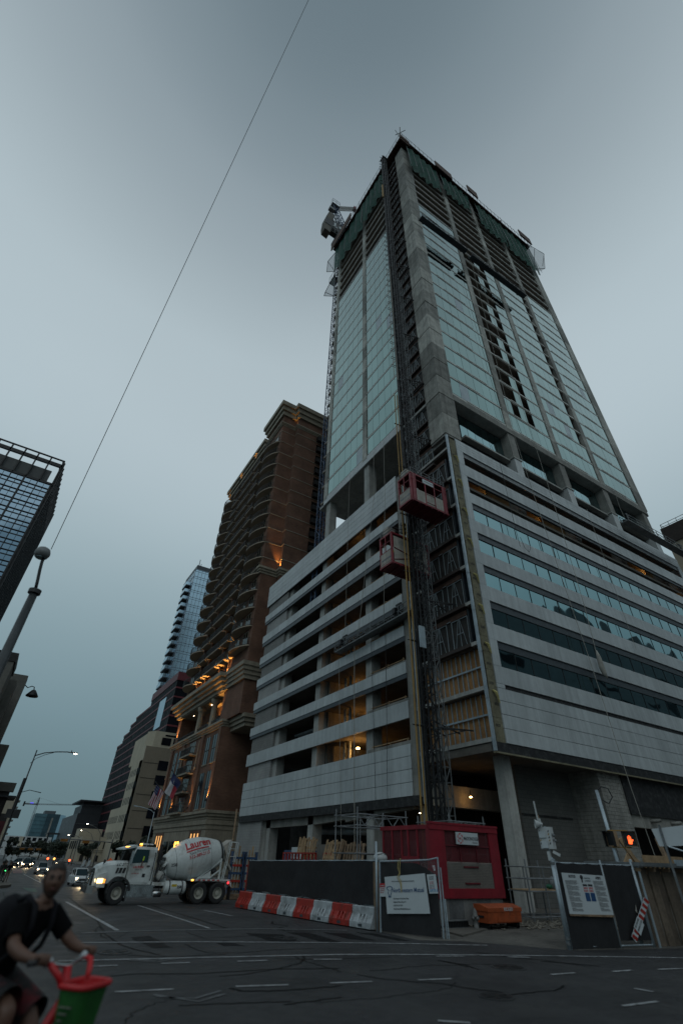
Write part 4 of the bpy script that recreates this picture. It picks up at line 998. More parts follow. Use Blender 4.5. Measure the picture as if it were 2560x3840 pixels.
door = MB().box(-.02, .06, 0, 1.7, 0, 2.2).mesh('window', M_wind); doorf = MB().box(-.05, .0, -.08, 0, 0, 2.3).box(-.05, .0, 1.7, 1.78, 0, 2.3).box(-.05, .0, -.08, 1.78, 2.2, 2.3).box(-.05, .0, .82, .88, 0, 2.2).mesh('window_frame', M_lime)
for k, z in enumerate(FZ[:15]):
    for c, (y0, y1, t_) in enumerate(cols):
        o = put('balcony', meshes[c][0], B, (BX, 0, z)); link('railing', meshes[c][1], o)
        yy = (y0 + y1) / 2 - .85
        for dy in ((-1.6, 1.6) if t_ == 'c' else (0,)):
            w = put('window', door, B, (BX + (.36 if c else .06), yy + dy, z + .16)); link('window_frame', doorf, w)
pilz = [66.9, 70.9, 77.6, 81.6]
for y in pilz: MB().box(BX - .05, BX + .45, y - .22, y + .22, 22.8, 68.5).build('brick_pilaster', M_brick, B)
# the two lit lower floors and the big cornice over the loggia
cornice('loggia_cornice', 20.6, 22.8, 1.5, 66.9, BY1, 31, 4); cornice('loggia_cornice', 20.65, 22.85, .7, BY0, 66.8, 33.2, 4)
MB().box(BX + .1, 33.3, BY0 + .1, 67.0, 16.4, 20.65).build('corner_pier', M_brick, B)
MB().box(24.4, 25, 66.9, BY1, 16.0, 20.6).build('loggia_back_wall', M_brick, B)
MB().box(BX + .1, BX + 2.5, BY1 - 1.6, BY1, 16.0, 20.6).build('corner_pier', M_brick, B)
MB().box(BX - .2, 24.5, 66.95, BY1 - .1, 20.45, 20.6).build('loggia_ceiling', M_lime, B)
for y in (71.0, 77.2):
    mb = MB(); mb.lathe([(.55, 16.2), (.55, 16.5), (.44, 16.6), (.40, 19.4), (.44, 19.7), (.60, 19.9), (.65, 20.4)], (BX + .35, y, 0), 14); mb.build('loggia_column', M_lime, B, smooth=True)
mb = MB(); mb.bar((BX + .1, 67.2, 17.2), (BX + .1, BY1 - 1.6, 17.2), .05)
for i in range(100): mb.bar((BX + .1, 67.2 + i * .195, 16.3), (BX + .1, 67.2 + i * .195, 17.2), .035)
mb.build('loggia_railing', M_rail2, B)
for i in range(6): MB().ball((BX + .9, 68.6 + i * 2.9, 20.42), .055, 6).build('downlight', M_lampc, B)
for i in range(3): MB().box(24.3, 24.42, 68.5 + i * 5, 70.3 + i * 5, 16.3, 18.9).build('window', M_wind, B)
cornice('stone_cornice', 15.6, 16.4, .5, 64.6, BY1, 32, 3); cornice('stone_cornice', 15.0, 16.42, .7, BY0 + .2, 64.5, 33, 3, x0=23.2)
MB().box(BX, 26.4, 64.5, BY1, 6.2, 15.7).build('lower_wall', M_brick, B)
MB().box(26.3, 36, 66.5, BY1, 0, 15.8).build('lower_side_wall', M_sheath, B)
def cas(y0, y1, z0, z1):
    f = MB().box(BX - .10, BX + .1, y0 - .06, y1 + .06, z0 - .14, z0).build('window', M_lime, B)
    MB().box(BX - .02, BX + .06, y0, y1, z0, z1).build('pane', M_wind, f)
    mb = MB(); mb.box(BX - .05, BX, (y0 + y1) / 2 - .05, (y0 + y1) / 2 + .05, z0, z1); mb.box(BX - .05, BX, y0, y1, (z0 + z1) / 2 - .06, (z0 + z1) / 2 + .06)
    mb.box(BX - .05, BX, y0, y0 + .07, z0, z1); mb.box(BX - .05, BX, y1 - .07, y1, z0, z1); mb.build('glazing_bar', M_rail2, f)
for y0, y1 in ((66.2, 67.9), (69.0, 70.7), (82.0, 83.7), (84.6, 86.3)):
    cas(y0, y1, 6.5, 10.6); cas(y0, y1, 11.6, 15.0)
for z in (6.3, 8.7, 11.0, 13.4):
    MB().box(BX - 1.0, BX, 74.4, 79.6, z - .12, z + .08).build('balcony', M_lime, B)
    mb = MB()
    for zz in (z + .15, z + 1.0): mb.bar((BX - .95, 74.5, zz), (BX - .95, 79.5, zz), .05).bar((BX - .95, 74.5, zz), (BX, 74.5, zz), .05).bar((BX - .95, 79.5, zz), (BX, 79.5, zz), .05)
    for i in range(27): mb.bar((BX - .95, 74.5 + i * .192, z + .1), (BX - .95, 74.5 + i * .192, z + 1.0), .035)
    mb.build('balcony_railing', M_rail2, B)
    w = MB().box(BX - .03, BX + .08, 75.6, 78.4, z + .08, z + 1.95).build('french_window', M_wind, B)
    mb = MB()
    for y in (75.6, 76.3, 77.0, 77.7, 78.36): mb.box(BX - .06, BX - .02, y - .04, y + .04, z + .08, z + 1.95)
    mb.box(BX - .06, BX - .02, 75.6, 78.4, z + 1.3, z + 1.36); mb.build('window_frame', M_lime, w)
for y in (65.2, 72.0, 81.2, 87.6): MB().box(BX - .25, BX, y - .45, y + .45, 6.2, 15.6).build('brick_pilaster', M_brick, B)
for y in (65.0, 73.4, 80.6, 88.0): MB().cyl((BX - .2, y, 11.6), (BX - .2, y, 15.1), .09, 8).cyl((BX - .2, y, 11.4), (BX - .2, y, 11.7), .15, 8).build('stone_drop', M_lime, B)
# side zone with dark balconies between the lower wall and the corbelled upper tower
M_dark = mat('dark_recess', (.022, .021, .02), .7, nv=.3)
for z in (4.6, 6.9, 9.3, 11.7, 14.0):
    MB().box(26.2, 29.5, 62.2, 64.6, z - .25, z - .05).build('balcony', M_lime, B)
    MB().box(26.3, 29.4, 62.3, 62.4, z - .04, z + .9).box(26.3, 26.4, 62.3, 64.5, z - .04, z + .9).build('balcony_railing', M_rail2, B)
    for x in (26.8, 28.2): MB().box(x, x + .9, 64.55, 64.65, z, z + 1.8).build('window', M_wind, B)
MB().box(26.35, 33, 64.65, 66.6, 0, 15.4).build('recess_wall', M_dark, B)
# stone base
cornice('base_cornice', 5.3, 6.2, .55, 64.7, BY1, 26.3, 3); cornice('base_course', 4.3, 5.25, .25, 64.75, BY1 - .1, 26.3, 2)
MB().box(BX - .05, 26.3, 64.7, BY1, 0, 4.3).build('base_wall', M_lime, B)
for y0 in (66.3, 82.6):
    MB().box(BX - .12, BX, y0, y0 + 4.2, 1.9, 4.2).build('brick_infill', M_brick, B)
    for i in range(3): MB().box(BX - .16, BX - .1, y0 + .55 + i * 1.25, y0 + .9 + i * 1.25, 2.2, 3.9).build('lit_slot_window', emit('lit_slot', (1, .5, .16), 1.1), B)
for i in range(4): MB().box(BX - .09, BX - .04, 71.5 + i * 2.6, 73.6 + i * 2.6, .2, 3.2).build('shop_window', M_wind, B)
# uplights: small fittings with real lamps
ul = [((BX - .35, 65.6, 7.4), 60), ((BX - .35, 72.6, 6.9), 60), ((BX - .35, 81.0, 6.9), 60), ((BX - .35, 87.9, 7.4), 60),
      ((BX - .15, 67.3, 17.3), 45), ((BX - .15, 87.9, 17.3), 45), ((24.6, 58.9, 37.9), 70), ((24.6, 58.9, 70.6), 5),
      ((BX - .25, 66.9, 22.95), 55), ((BX - .25, 70.9, 22.95), 55), ((BX - .25, 77.6, 22.95), 55), ((BX - .25, 81.6, 22.95), 55), ((BX - .9, 71.0, 69.0), 5), ((BX - .9, 79.0, 69.0), 5), ((BX - .9, 86.5, 67.5), 5), ((BX + 1.6, 74, 17.2), 60), ((BX + 1.3, 70, 20.1), 25), ((26.5, 61, 16.8), 60)]
for (x, y, z), e in ul:
    MB().cyl((x, y, z - .25), (x, y, z - .03), .12, 8).build('uplight', M_rail2, B)
    s = bpy.data.lights.new('uplight', 'SPOT'); s.energy = e * 14; s.color = (1, .45, .10); s.spot_size = RAD(62); s.spot_blend = .6; s.shadow_soft_size = .08
    o = bpy.data.objects.new('uplight_beam', s); COL.objects.link(o); o.location = (x, y, z)
    o.rotation_euler = V((-.14 if y > 59.2 else -.05, 0, -1)).to_track_quat('Z', 'Y').to_euler()
# flags on angled poles
def flag(base, tip, drop, label, us):
    t = thing('flag', label, 'flag', base, group='flags on the brick tower')
    MB().cyl(base, tip, .045, 6).ball(tip, .09, 6).build('pole', M_rail2, t)
    tip, base = V(tip), V(base); d = (base - tip)
    vs, fs, ms = [], [], []; nx, ny = 13, 12
    for j in range(ny + 1):
        for i in range(nx + 1):
            s, q = i / nx, j / ny
            p = tip + d * (.08 + .42 * s) + V((.10 * sin(s * 9 + q * 3) - .55 * q, .08 * sin(q * 7 + s * 5) + (.30 * q), -drop * q * (1 - .12 * s)))
            vs.append(p)
    for j in range(ny):
        for i in range(nx):
            fs.append((j * (nx + 1) + i, j * (nx + 1) + i + 1, (j + 1) * (nx + 1) + i + 1, (j + 1) * (nx + 1) + i))
            if us: ms.append(2 if (j < 5 and i < 7) else (0 if i % 2 else 1))
            else: ms.append(2 if j < 5 else (1 if i < nx / 2 else 0))
    mb = MB()
    for f, m in zip(fs, ms): mb.quad(*[vs[i] for i in f], m=m)
    mb.build('cloth', [mat('flag_red', (.28, .015, .03), .8, nv=.1), mat('flag_white', (.45, .45, .48), .8, nv=.1), mat('flag_blue', (.012, .02, .08), .8, nv=.1)], t)
    if not us:
        c = tip + d * .30 + V((-.22, .12, -.55)); mb = MB()
        mb.quad(*[c + V((-.12, 0, 0)) + V((0, cos(pi / 2 + k * pi / 5), sin(pi / 2 + k * pi / 5))) * (.32 if k % 2 == 0 else .13) for k in range(10)]); mb.build('star', mat('flag_white', (1, 1, 1)), t)
    else:
        mb = MB()
        for i in range(4):
            for j in range(3):
                c = tip + d * (.12 + .05 * i) + V((-.1 - .1 * j, .05 + .03 * j, -.15 - .28 * j)); mb.ball(c, .04, 5)
        mb.build('stars', mat('flag_white', (1, 1, 1)), t)
flag((BX - .2, 80.9, 7.8), (BX - 2.5, 84.4, 10.6), 2.6, 'stars and stripes flag on an angled pole on the brick tower', True)
flag((BX - .2, 72.8, 8.2), (BX - 2.4, 76.6, 11.4), 2.4, 'lone star flag on an angled pole on the brick tower', False)

# ---------------- pale blue glass tower behind
M_gblue = glass('pale_blue_glass', (.46, .60, .70), .22, .03, .15, .06); M_gbar = mat('tower_mullion', (.16, .20, .25), .5, nv=.1)
G = thing('glass_apartment_tower', 'pale blue glass apartment tower rising behind the brick tower', 'building', (30, 143.3, 0))
MB().box(30, 60, 143.3, 157, 0, 79.5).build('glass_body', M_gblue, G)
MB().box(30.3, 60, 143.6, 156.7, 79.4, 81.3).build('roof_band', M_strip, G)
MB().cyl((31, 144.5, 81.2), (31, 144.5, 84), .12, 5).cyl((32, 146, 81.2), (32, 146, 83.4), .1, 5).build('roof_mast', M_bsteel, G)
fh = 2.55
mb = MB()
for k in range(31):
    z = 79.4 - k * fh; mb.box(29.93, 60, 143.22, 143.3, z - .09, z).box(29.93, 60, 143.22, 143.3, z - .75, z - .70).box(29.92, 30, 143.3, 157, z - .1, z)
for i in range(22): mb.box(30 + i * 1.15, 30.08 + i * 1.15, 143.22, 143.3, 0, 79.4)
for i in range(8): mb.box(29.93, 30, 143.3 + i * 1.7, 143.38 + i * 1.7, 0, 79.4)
tag(mb.build('mullion_grid', M_gbar, G), kind='stuff')
bslab = MB().box(-1.5, 0, 0, 4.6, 0, .35).mesh('balcony', M_strip); brail = MB().box(-1.5, -1.45, 0, 4.6, .35, 1.35).box(-1.5, 0, 0, .05, .35, 1.35).mesh('balcony_glass', M_gblue); bshade = MB().box(-.02, .02, .2, 4.4, -1.9, 0).mesh('balcony_shade', M_dark)  # dark sheet below each balcony slab: shade put into its colour
for k in range(2, 28):
    z = 79.4 - k * fh - .35; o = put('balcony', bslab, G, (30, 145.6, z)); link('balcony_glass', brail, o); put('balcony_shade', bshade, G, (29.94, 145.6, z))
fin = MB().box(0, .2, -1.6, 0, 0, .25).mesh('sunshade_fin', M_bsteel)
for k in range(8, 30):
    put('sunshade_fin', fin, G, (38.9, 143.25, 79.4 - k * fh), None, (8, 1, 1))

# ---------------- stepped dark tower with red bands
M_redband = mat('maroon_band', (.13, .018, .026), .5, nv=.15); M_dkglass = dglass('black_glass', (.009, .010, .014), .45, .06)
R_ = thing('stepped_office_block', 'stepped black glass office block with dark red bands', 'building', (26, 115, 0))
steps = [(166.4, 173.2, 28.3), (159.6, 166.4, 30.4), (153.8, 159.6, 32.3), (138.2, 153.8, 33.4), (114.3, 138.2, 36.4)]
for y0, y1, h in steps:
    MB().box(26, 60, y0, y1, 0, h).build('glass_step', M_dkglass, R_)
    mb = MB().box(25.9, 60, y0 - .1, y1 + .1, h - .45, h + .02); z = .3
    while z < h - 1: mb.box(25.92, 60, y0 - .05, y1 + .05, z - .34, z); z += 2.05
    tag(mb.build('red_bands', M_redband, R_), kind='stuff')
    mb = MB(); y = y0
    while y < y1: mb.box(25.94, 26.0, y, y + .07, 0, h - .5); y += 1.5
    tag(mb.build('mullions', M_bsteel, R_), kind='stuff')
MB().box(25.85, 60, 114.15, 138.3, 34.6, 36.5).build('roof_fascia', M_redband, R_)
MB().box(25.9, 26.0, 121, 127, 25.5, 32.2).build('pale_window_bay', M_gblue, R_)

# ---------------- cream office with stepped profile
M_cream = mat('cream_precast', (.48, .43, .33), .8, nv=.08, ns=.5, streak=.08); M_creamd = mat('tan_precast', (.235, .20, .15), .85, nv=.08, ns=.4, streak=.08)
K = thing('cream_office_block', 'cream precast office block with stepped roof between brick tower and black glass block', 'building', (22, 110.4, 0))
for y0, y1, h in ((110.4, 120.4, 17.0), (120.4, 130.6, 9.3), (110.45, 113.0, 19.6)):
    MB().box(22, 40, y0, y1, 0, h).build('wall', M_cream, K)
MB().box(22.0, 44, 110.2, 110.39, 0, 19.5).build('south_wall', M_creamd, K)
MB().box(22.3, 48, 112.5, 125, 17.1, 22.4).build('upper_wall', M_cream, K)
MB().prism([(22.05, 112.4, 19.5), (23.2, 110.2, 19.5), (48, 110.2, 19.5), (48, 112.4, 19.5)], (0, 0, 3.0)).build('upper_wall', M_cream, K)
for z in (5.5, 8.3, 11.0, 13.8, 16.5): MB().box(22.25, 44, 110.15, 110.2, z, z + .06).build('panel_joint', M_dark, K)
for z in (4.3, 7.2, 10.0, 12.8, 15.4): MB().box(25.2, 28.6, 110.12, 110.25, z, z + 1.7).build('window', M_dkglass, K)
for x in (24.8, 27.2): MB().box(x, x + 1.9, 110.1, 110.22, 20.0, 21.4).build('window', M_dkglass, K)
MB().box(25.3, 28, 110.12, 110.22, 21.7, 22.0).build('vent_slot', M_dkglass, K)
for z in (3.8, 6.5): 
    for i in range(8):
        y = 120.9 + i * 1.22; MB().box(21.99, 22.05, y, y + .5, z + .1, z + 1.35).build('window', M_dkglass, K)
for z in (3.8, 6.5, 9.4, 12.0, 14.4):
    for i in range(6):
        y = 111.6 + i * 1.4; MB().box(21.99, 22.05, y, y + .55, z + .1, z + 1.35).build('window', M_dkglass, K)
# low cream annex nearer the street at left
A_ = thing('cream_annex', 'low cream annex with small square windows left of the truck', 'building', (19, 128, 0))
MB().box(17.4, 24, 127.0, 145, 0, 4.3).build('wall', M_cream, A_)
MB().box(19, 24, 146, 152, 0, 6.2).build('rear_wall', M_cream, A_)
for i in range(5):
    MB().box(17.3 + .0, 17.45, 128 + i * 3.2, 129.6 + i * 3.2, 2.2, 3.6).build('window', M_dkglass, A_)
for i in range(3): MB().box(18 + i * 1.9, 18.8 + i * 1.9, 126.93, 127.05, 2.3, 3.5).build('window', M_dkglass, A_)
for i in range(4): MB().box(17.9 + i * 1.4, 18.6 + i * 1.4, 126.9, 127.05, .2, 1.2).build('door', M_dark, A_)
MB().bar((17.3, 126.8, 2.0), (23, 126.8, 2.0), .06).bar((17.3, 126.8, 1.75), (23, 126.8, 1.75), .05).build('railing', M_rail2, A_)
# dark grey block
D_ = thing('dark_grey_block', 'dark grey metal clad block with a roof canopy in the distance', 'building', (20, 168, 0))
M_slate = mat('slate_cladding', (.085, .095, .105), .5, nv=.15, ns=.6); M_slated = mat('dark_slate', (.03, .035, .042), .5, nv=.2)
MB().box(20, 36, 168.3, 202, 0, 10.2).build('wall', M_slate, D_)
MB().box(20.05, 36, 168.0, 168.35, 0, 10.25).build('south_wall', M_slated, D_)
for z in (3.4, 5.6, 7.8): MB().box(20, 36, 167.9, 168.02, z, z + .12).build('cladding_seam', M_slate, D_)
MB().box(20.5, 36, 168.0, 182, 10.2, 12.2).build('roof_house', M_slated, D_)
mb = MB(); mb.box(19.5, 36, 166.5, 184, 13.0, 13.35)
for x in (20.5, 24, 28): mb.bar((x, 167.5, 12.1), (x, 167.5, 13.0), .2)
mb.build('roof_canopy', M_slated, D_)
MB().box(16.6, 20, 196, 205, 5.9, 6.2).cyl((17, 197, 0), (17, 197, 6), .2).build('entrance_canopy', M_slated, D_)
for i in range(3): MB().box(20.8 + i * 3, 22.4 + i * 3, 167.92, 168.02, 1.0, 2.6).build('window', M_dkglass, D_)
MB().box(21, 21.9, 167.85, 167.95, .9, 1.35).build('lit_sign', emit('lit_sign', (.8, .8, .7), .35), D_)
# distant glass block, white apartments, crane
M_tealg = dglass('teal_glass', (.10, .205, .245), .4, .3); M_tealdk = dglass('dark_teal_glass', (.030, .060, .075), .4, .3)
F_ = thing('teal_office_block', 'distant teal glass office block with a dark unfinished side', 'building', (23.5, 398, 0))
MB().box(23.3, 30.0, 398, 420, 0, 20.4).build('glass_wall', M_tealg, F_)
MB().box(30.0, 37.6, 397.8, 420, 0, 20.5).build('dark_wall', M_tealdk, F_)
MB().prism([(37.6, 397.9, 0), (41.5, 404, 0), (41.5, 420, 0), (37.6, 420, 0)], (0, 0, 20.3)).build('pale_wall', M_gblue, F_)
MB().box(28.2, 34.5, 400, 412, 20.4, 22.2).build('plant_room', M_slate, F_)
mb = MB()
for k in range(10): mb.box(23.2, 37.7, 397.7, 397.8, k * 2.05 + .1, k * 2.05 + .22)
tag(mb.build('floor_lines', M_tealdk, F_), kind='stuff')
MB().box(33.0, 34.0, 397.6, 397.8, 4, 18.5).build('hoist_strip', M_conc, F_)
W_ = thing('white_apartment_block', 'distant white apartment block with square dark windows', 'building', (9.5, 232, 0))
M_wht = mat('white_render', (.50, .52, .52), .7, nv=.1)
MB().box(6.9, 21.5, 232, 250, 0, 5.6).build('wall', M_wht, W_)
for r in range(3):
    for i in range(7): MB().box(8.0 + i * 1.85, 9.2 + i * 1.85, 231.9, 232.05, 1.2 + r * 1.55, 2.2 + r * 1.55).build('window', M_dkglass, W_)
MB().box(11.3, 12.4, 231.85, 232.1, 0, 5.4).build('beige_panel', M_cream, W_)
X_ = thing('hammerhead_crane', 'distant hammerhead tower crane with long thin jib', 'crane', (13.3, 249.6, 0))
ms_ = lattice(.62, 3, .09, .06, 2).mesh('mast_section', M_gsteel)
for k in range(6): put('mast_section', ms_, X_, (13.85 - .0, 249.6, 3 * k))
MB().bar((9.3, 249.8, 16.3), (14.3, 249.6, 16.4), .3, .5).build('counter_jib', M_gsteel, X_)
MB().box(9.0, 9.6, 249.5, 250.1, 15.5, 17.1).build('counterweight', M_bsteel, X_)
truss(MB(), (14.2, 249.6, 16.4), (27.5, 248.5, 17.05), .35, 18, .08, .05).build('jib', M_gsteel, X_)
MB().bar((14.0, 249.6, 16), (13.9, 249.6, 18.7), .35).bar((13.9, 249.6, 18.6), (22, 249, 16.9), .05).bar((13.9, 249.6, 18.6), (10, 249.8, 16.6), .05).build('apex', M_gsteel, X_)
MB().box(11.3, 12.5, 249.4, 249.6, 16.55, 16.9).build('blue_light_panel', emit('blue_glow', (.15, .15, 1), .8), X_)
# ---------------- glass tower at far left
Q = thing('glass_office_tower', 'blue glass office tower with open steel crown at the left edge', 'building', (-8.2, 60, 0))
M_gl = glass('slate_blue_glass', (.20, .285, .36), .05, .03, .25, .08)
MB().box(-30, -8.2, 60, 74, 0, 40.0).build('glass_body', M_gl, Q)
me = {}
zz = 40.0
for k in range(14):
    for i in range(14):
        x1 = -8.25 - i * 1.51; 
        o = put('window_pane', me.setdefault('p', MB().box(-1.47, 0, -.05, 0, .55, 1.36).mesh('window_pane', M_gl)), Q, (x1, 59.98, zz - 1.365 * (k + 1)), (random.uniform(-.004, .004), 0, random.uniform(-.004, .004)))
mb = MB(); mb2 = MB()
for k in range(30):
    z = 40 - 1.365 * k; mb.box(-30, -8.1, 59.85, 59.95, z - .06, z + .03).box(-30, -8.1, 59.85, 59.95, z - .82, z - .76)
    mb2.box(-8.2, -7.95, 60, 74, z - .1, z + .02); mb2.box(-8.2, -8.05, 60, 74, z - .75, z - .68)
for i in range(15):
    x = -8.2 - i * 1.51; mb.box(x - (.09 if i % 2 == 0 else .035), x + (.09 if i % 2 == 0 else .035), 59.8, 59.95, 0, 40); mb.box(x - .77, x - .74, 59.87, 59.95, 0, 40)
for i in range(12): mb2.box(-8.2, -7.85, 60 + i * 1.27, 60.12 + i * 1.27, 0, 44)
tag(mb.build('mullion_grid', M_bsteel, Q), kind='stuff'); tag(mb2.build('side_fins', M_bsteel, Q), kind='stuff')
MB().box(-30, -8.9, 60.3, 60.5, 40.1, 42.3).build('crown_screen', mat('crown_screen', (.05, .06, .062), .5, nv=.1), Q)
mb = MB(); mb.box(-30, -8.0, 59.8, 60.1, 43.0, 43.5).box(-30, -8.0, 59.8, 60.0, 44.1, 44.25).box(-30, -8, 59.8, 60.2, 39.9, 40.2).box(-8.3, -8.0, 60, 74, 44.1, 44.25).box(-8.3, -8.0, 60, 74, 42.9, 43.2)
for i in range(15): x = -8.1 - i * 1.51; mb.box(x - .09, x + .05, 59.8, 60.1, 40, 44.2)
tag(mb.build('crown_frame', M_bsteel, Q), kind='stuff')
# ---------------- concrete building with fins on the left
N_ = thing('finned_concrete_building', 'beige concrete building with tall projecting fins at the left edge', 'building', (-3, 52, 0))
M_fin = mat('fin_concrete', (.15, .145, .13), .85, nv=.2, ns=.4, streak=.15)
def fin_(xo, y0, y1, zt, zb, xi=-9.0, cut=1.2):
    MB().prism([(xi, y0, 0), (xi, y0, zt), (xo - .0, y0, zt), (xo, y0, zt - .5), (xo, y0, zb), (xo - cut, y0, zb - 2.2), (xo - cut, y0, 0)], (0, y1 - y0, 0)).build('fin', M_fin, N_)
fin_(-3.05, 52, 57, 15.5, 9, cut=.5)
MB().box(-9, -2.95, 51.9, 57.2, 15.52, 16.3).build('roof_slab', M_dark, N_)
fin_(-2.42, 58.0, 60.5, 15.4, 10, cut=.8); fin_(-1.80, 62, 64.5, 17.0, 10.5, cut=1.1)
fin_(-1.02, 70, 71.8, 11.3, 8.5, cut=.7)
MB().box(-9, -3.4, 57, 62, 0, 14.0).build('wall', M_fin, N_); MB().box(-9, -2.8, 64, 70, 0, 11.5).build('wall', M_fin, N_); MB().box(-9, -2.0, 71.5, 90, 0, 8.5).build('wall', M_fin, N_)
for z in (2.5, 5.5, 8.5, 11.5):
    MB().box(-3.45, -3.3, 57.3, 61.6, z, z + 1.5).build('window', M_dkglass, N_); MB().box(-2.85, -2.72, 64.6, 69.6, z - 1, z + .5).build('window', M_dkglass, N_)
J_ = thing('globe_lamp', 'black dish lamp on a curved arm hung from a concrete fin', 'lamp', (-.75, 63, 15.4))
MB().tube([(-1.8, 63.2, 16.3), (-1.45, 63.1, 16.05), (-1.1, 63, 16.25), (-.85, 63, 16.2), (-.75, 63, 15.75)], .05, 6).build('arm', M_bsteel, J_)
MB().lathe([(.05, 15.95), (.22, 15.85), (.62, 15.3), (.6, 15.2), (.15, 15.18), (.1, 15.1), (.02, 15.1)], (-.75, 63, 0), 14).build('shade', M_bsteel, J_, smooth=True)
# far left row: dark low buildings with balconies
E_ = thing('balcony_apartment_block', 'distant beige apartment block with a row of small balconies behind the signal pole', 'building', (3.2, 120, 0))
MB().box(-6, 3.1, 120, 150, 0, 9.8).build('wall', M_cream, E_)
for k in range(9): MB().box(3.0, 3.7, 119.8, 122.5, .8 + k * 1.02, 1.05 + k * 1.02).build('balcony', M_conc, E_)
MB().box(-6, 2.6, 119.9, 120.05, 0, 7).build('dark_face', M_dark, E_)
O_ = thing('dark_corner_shop', 'dark low building with a flat canopy at the left edge of the street', 'building', (1.4, 75, 0))
MB().box(-8, .9, 75, 88, 0, 7.2).build('wall', M_dark, O_); MB().box(-8, 1.7, 74.6, 80, 6.6, 6.8).build('canopy', M_slated, O_); MB().box(-8, 1.25, 74.8, 76, 7.2, 8.1).build('parapet', M_fin, O_)
MB().box(.4, 1.6, 74.5, 74.7, 3.0, 4.3).build('red_signboard', M_redband, O_); MB().box(.4, 1.5, 74.45, 74.6, 1.6, 2.8).build('pale_signboard', M_sign, O_)
# building at right edge beyond the tower
Z_ = thing('brown_roof_block', 'brown topped block with roof railing beyond the tower at the right edge', 'building', (75, 21, 0))
MB().box(75, 100, 19.6, 24.6, 0, 42.8).build('wall', M_cream, Z_); MB().box(74.8, 100, 19.5, 24.7, 42.7, 45.6).build('brown_parapet', mat('brown_cladding', (.05, .04, .036), .7), Z_)
mb = MB()
for zq in (45.9, 46.4): mb.bar((75, 19.7, zq), (75, 24.5, zq), .06).bar((75, 24.5, zq), (95, 24.5, zq), .06)
for i in range(5): mb.bar((75, 24.5 - i * 1.2, 45.6), (75, 24.5 - i * 1.2, 46.4), .06)
mb.build('roof_railing', M_gsteel, Z_)
MB().box(60.5, 75, 21, 40, 0, 30).build('lower_wing', M_dark, Z_)
# the blocks across the street behind the photographer: seen only as reflections
P_ = thing('facing_office_block', 'plain office block across the street, seen mirrored in the ribbon windows', 'building', (150, -40, 0))
for x0, x1, h in ((60, 96, 52), (96, 112, 64), (112, 124, 60), (124, 150, 67), (150, 166, 61), (166, 205, 66), (205, 290, 63)): MB().box(x0, x1, -70, -40, 0, h).build('wall', M_slate, P_)
for z in range(3, 56, 6):
    for x0, x1 in ((64, 94), (98, 110), (126, 148), (170, 200), (210, 285)): MB().box(x0, x1, -40.05, -39.9, z, z + 1.8).build('window_band', M_dkglass, P_)
# ================================================================== STREET FURNITURE AND SITE EDGE
# ---------------- water filled barriers
M_bor = mat('orange_plastic', (.36, .025, .015), .5, nv=.2, ns=3, streak=.3, dirt=((.13, .025, .014), 3)); M_bwh = mat('white_plastic', (.40, .43, .45), .5, nv=.15, ns=3, streak=.3, dirt=((.16, .165, .165), 2.5))
def barrier_parts(L_):
    h, c = .57, L_ - .03
    a = MB()                                         # one piece: base, sloped ribs, cap, end faces
    a.prism([(0, -.20, .03), (0, .20, .03), (0, .20, .17), (0, -.20, .17)], (c, 0, 0))
    a.prism([(0, -.075, .36), (0, .075, .36), (0, .065, .55), (0, .04, .57), (0, -.04, .57), (0, -.065, .55)], (c, 0, 0))
    xs = [(0, .10), (.30 * L_, .38 * L_), (.46 * L_, .54 * L_), (.62 * L_, .70 * L_), (c - .10, c)]
    for x0, x1 in xs: a.prism([(x0, -.195, .17), (x0, .195, .17), (x0, .08, .37), (x0, -.08, .37)], (x1 - x0, 0, 0))
    a.prism([(.02, -.165, .165), (.02, .165, .165), (.02, .10, .27), (.02, -.10, .27)], (c - .04, 0, 0))
    for x0, x1 in ((.10, .30 * L_), (.70 * L_, c - .10)): a.prism([(x0, -.10, .26), (x0, .10, .26), (x0, .07, .37), (x0, -.07, .37)], (x1 - x0, 0, 0))
    a.box(.46 * L_, .54 * L_, -.06, .06, .26, .36)
    for x0 in (.02, c - .14): a.box(x0, x0 + .12, -.215, -.19, .03, .12)
    return a
a0, a1 = V((10.33, 24.40)), V((11.50, 15.98)); dv = (a1 - a0); bl = dv.length / 8; rz = atan2(dv.y, dv.x)
bme = {c: barrier_parts(bl).mesh('body', m) for c, m in (('o', M_bor), ('w', M_bwh))}
plug = MB().cyl((.25, 0, .57), (.25, 0, .60), .045, 8).mesh('filler_cap', M_bsteel); mark = MB().box(.42, .60, -.204, -.199, .06, .13).mesh('maker_mark', M_strip)
ordn = ['first', 'second', 'third', 'fourth']
for k in range(8):
    c = 'ow'[k % 2]; p = a0 + dv * (k / 8)
    if k < 6: lab = '%s water filled barrier, %s of its colour counted from the truck end' % ({'o': 'orange', 'w': 'white'}[c], ordn[k // 2])
    else: lab = 'orange water filled barrier, last orange one before the gate' if c == 'o' else 'white water filled barrier at the gate end of the row'
    t = thing('road_barrier', lab, 'barrier', (p.x, p.y, .004), rz + random.uniform(-.012, .012), 'orange and white barriers along the fence')
    link('body', bme[c], t); link('filler_cap', plug, t); link('maker_mark', mark, t)
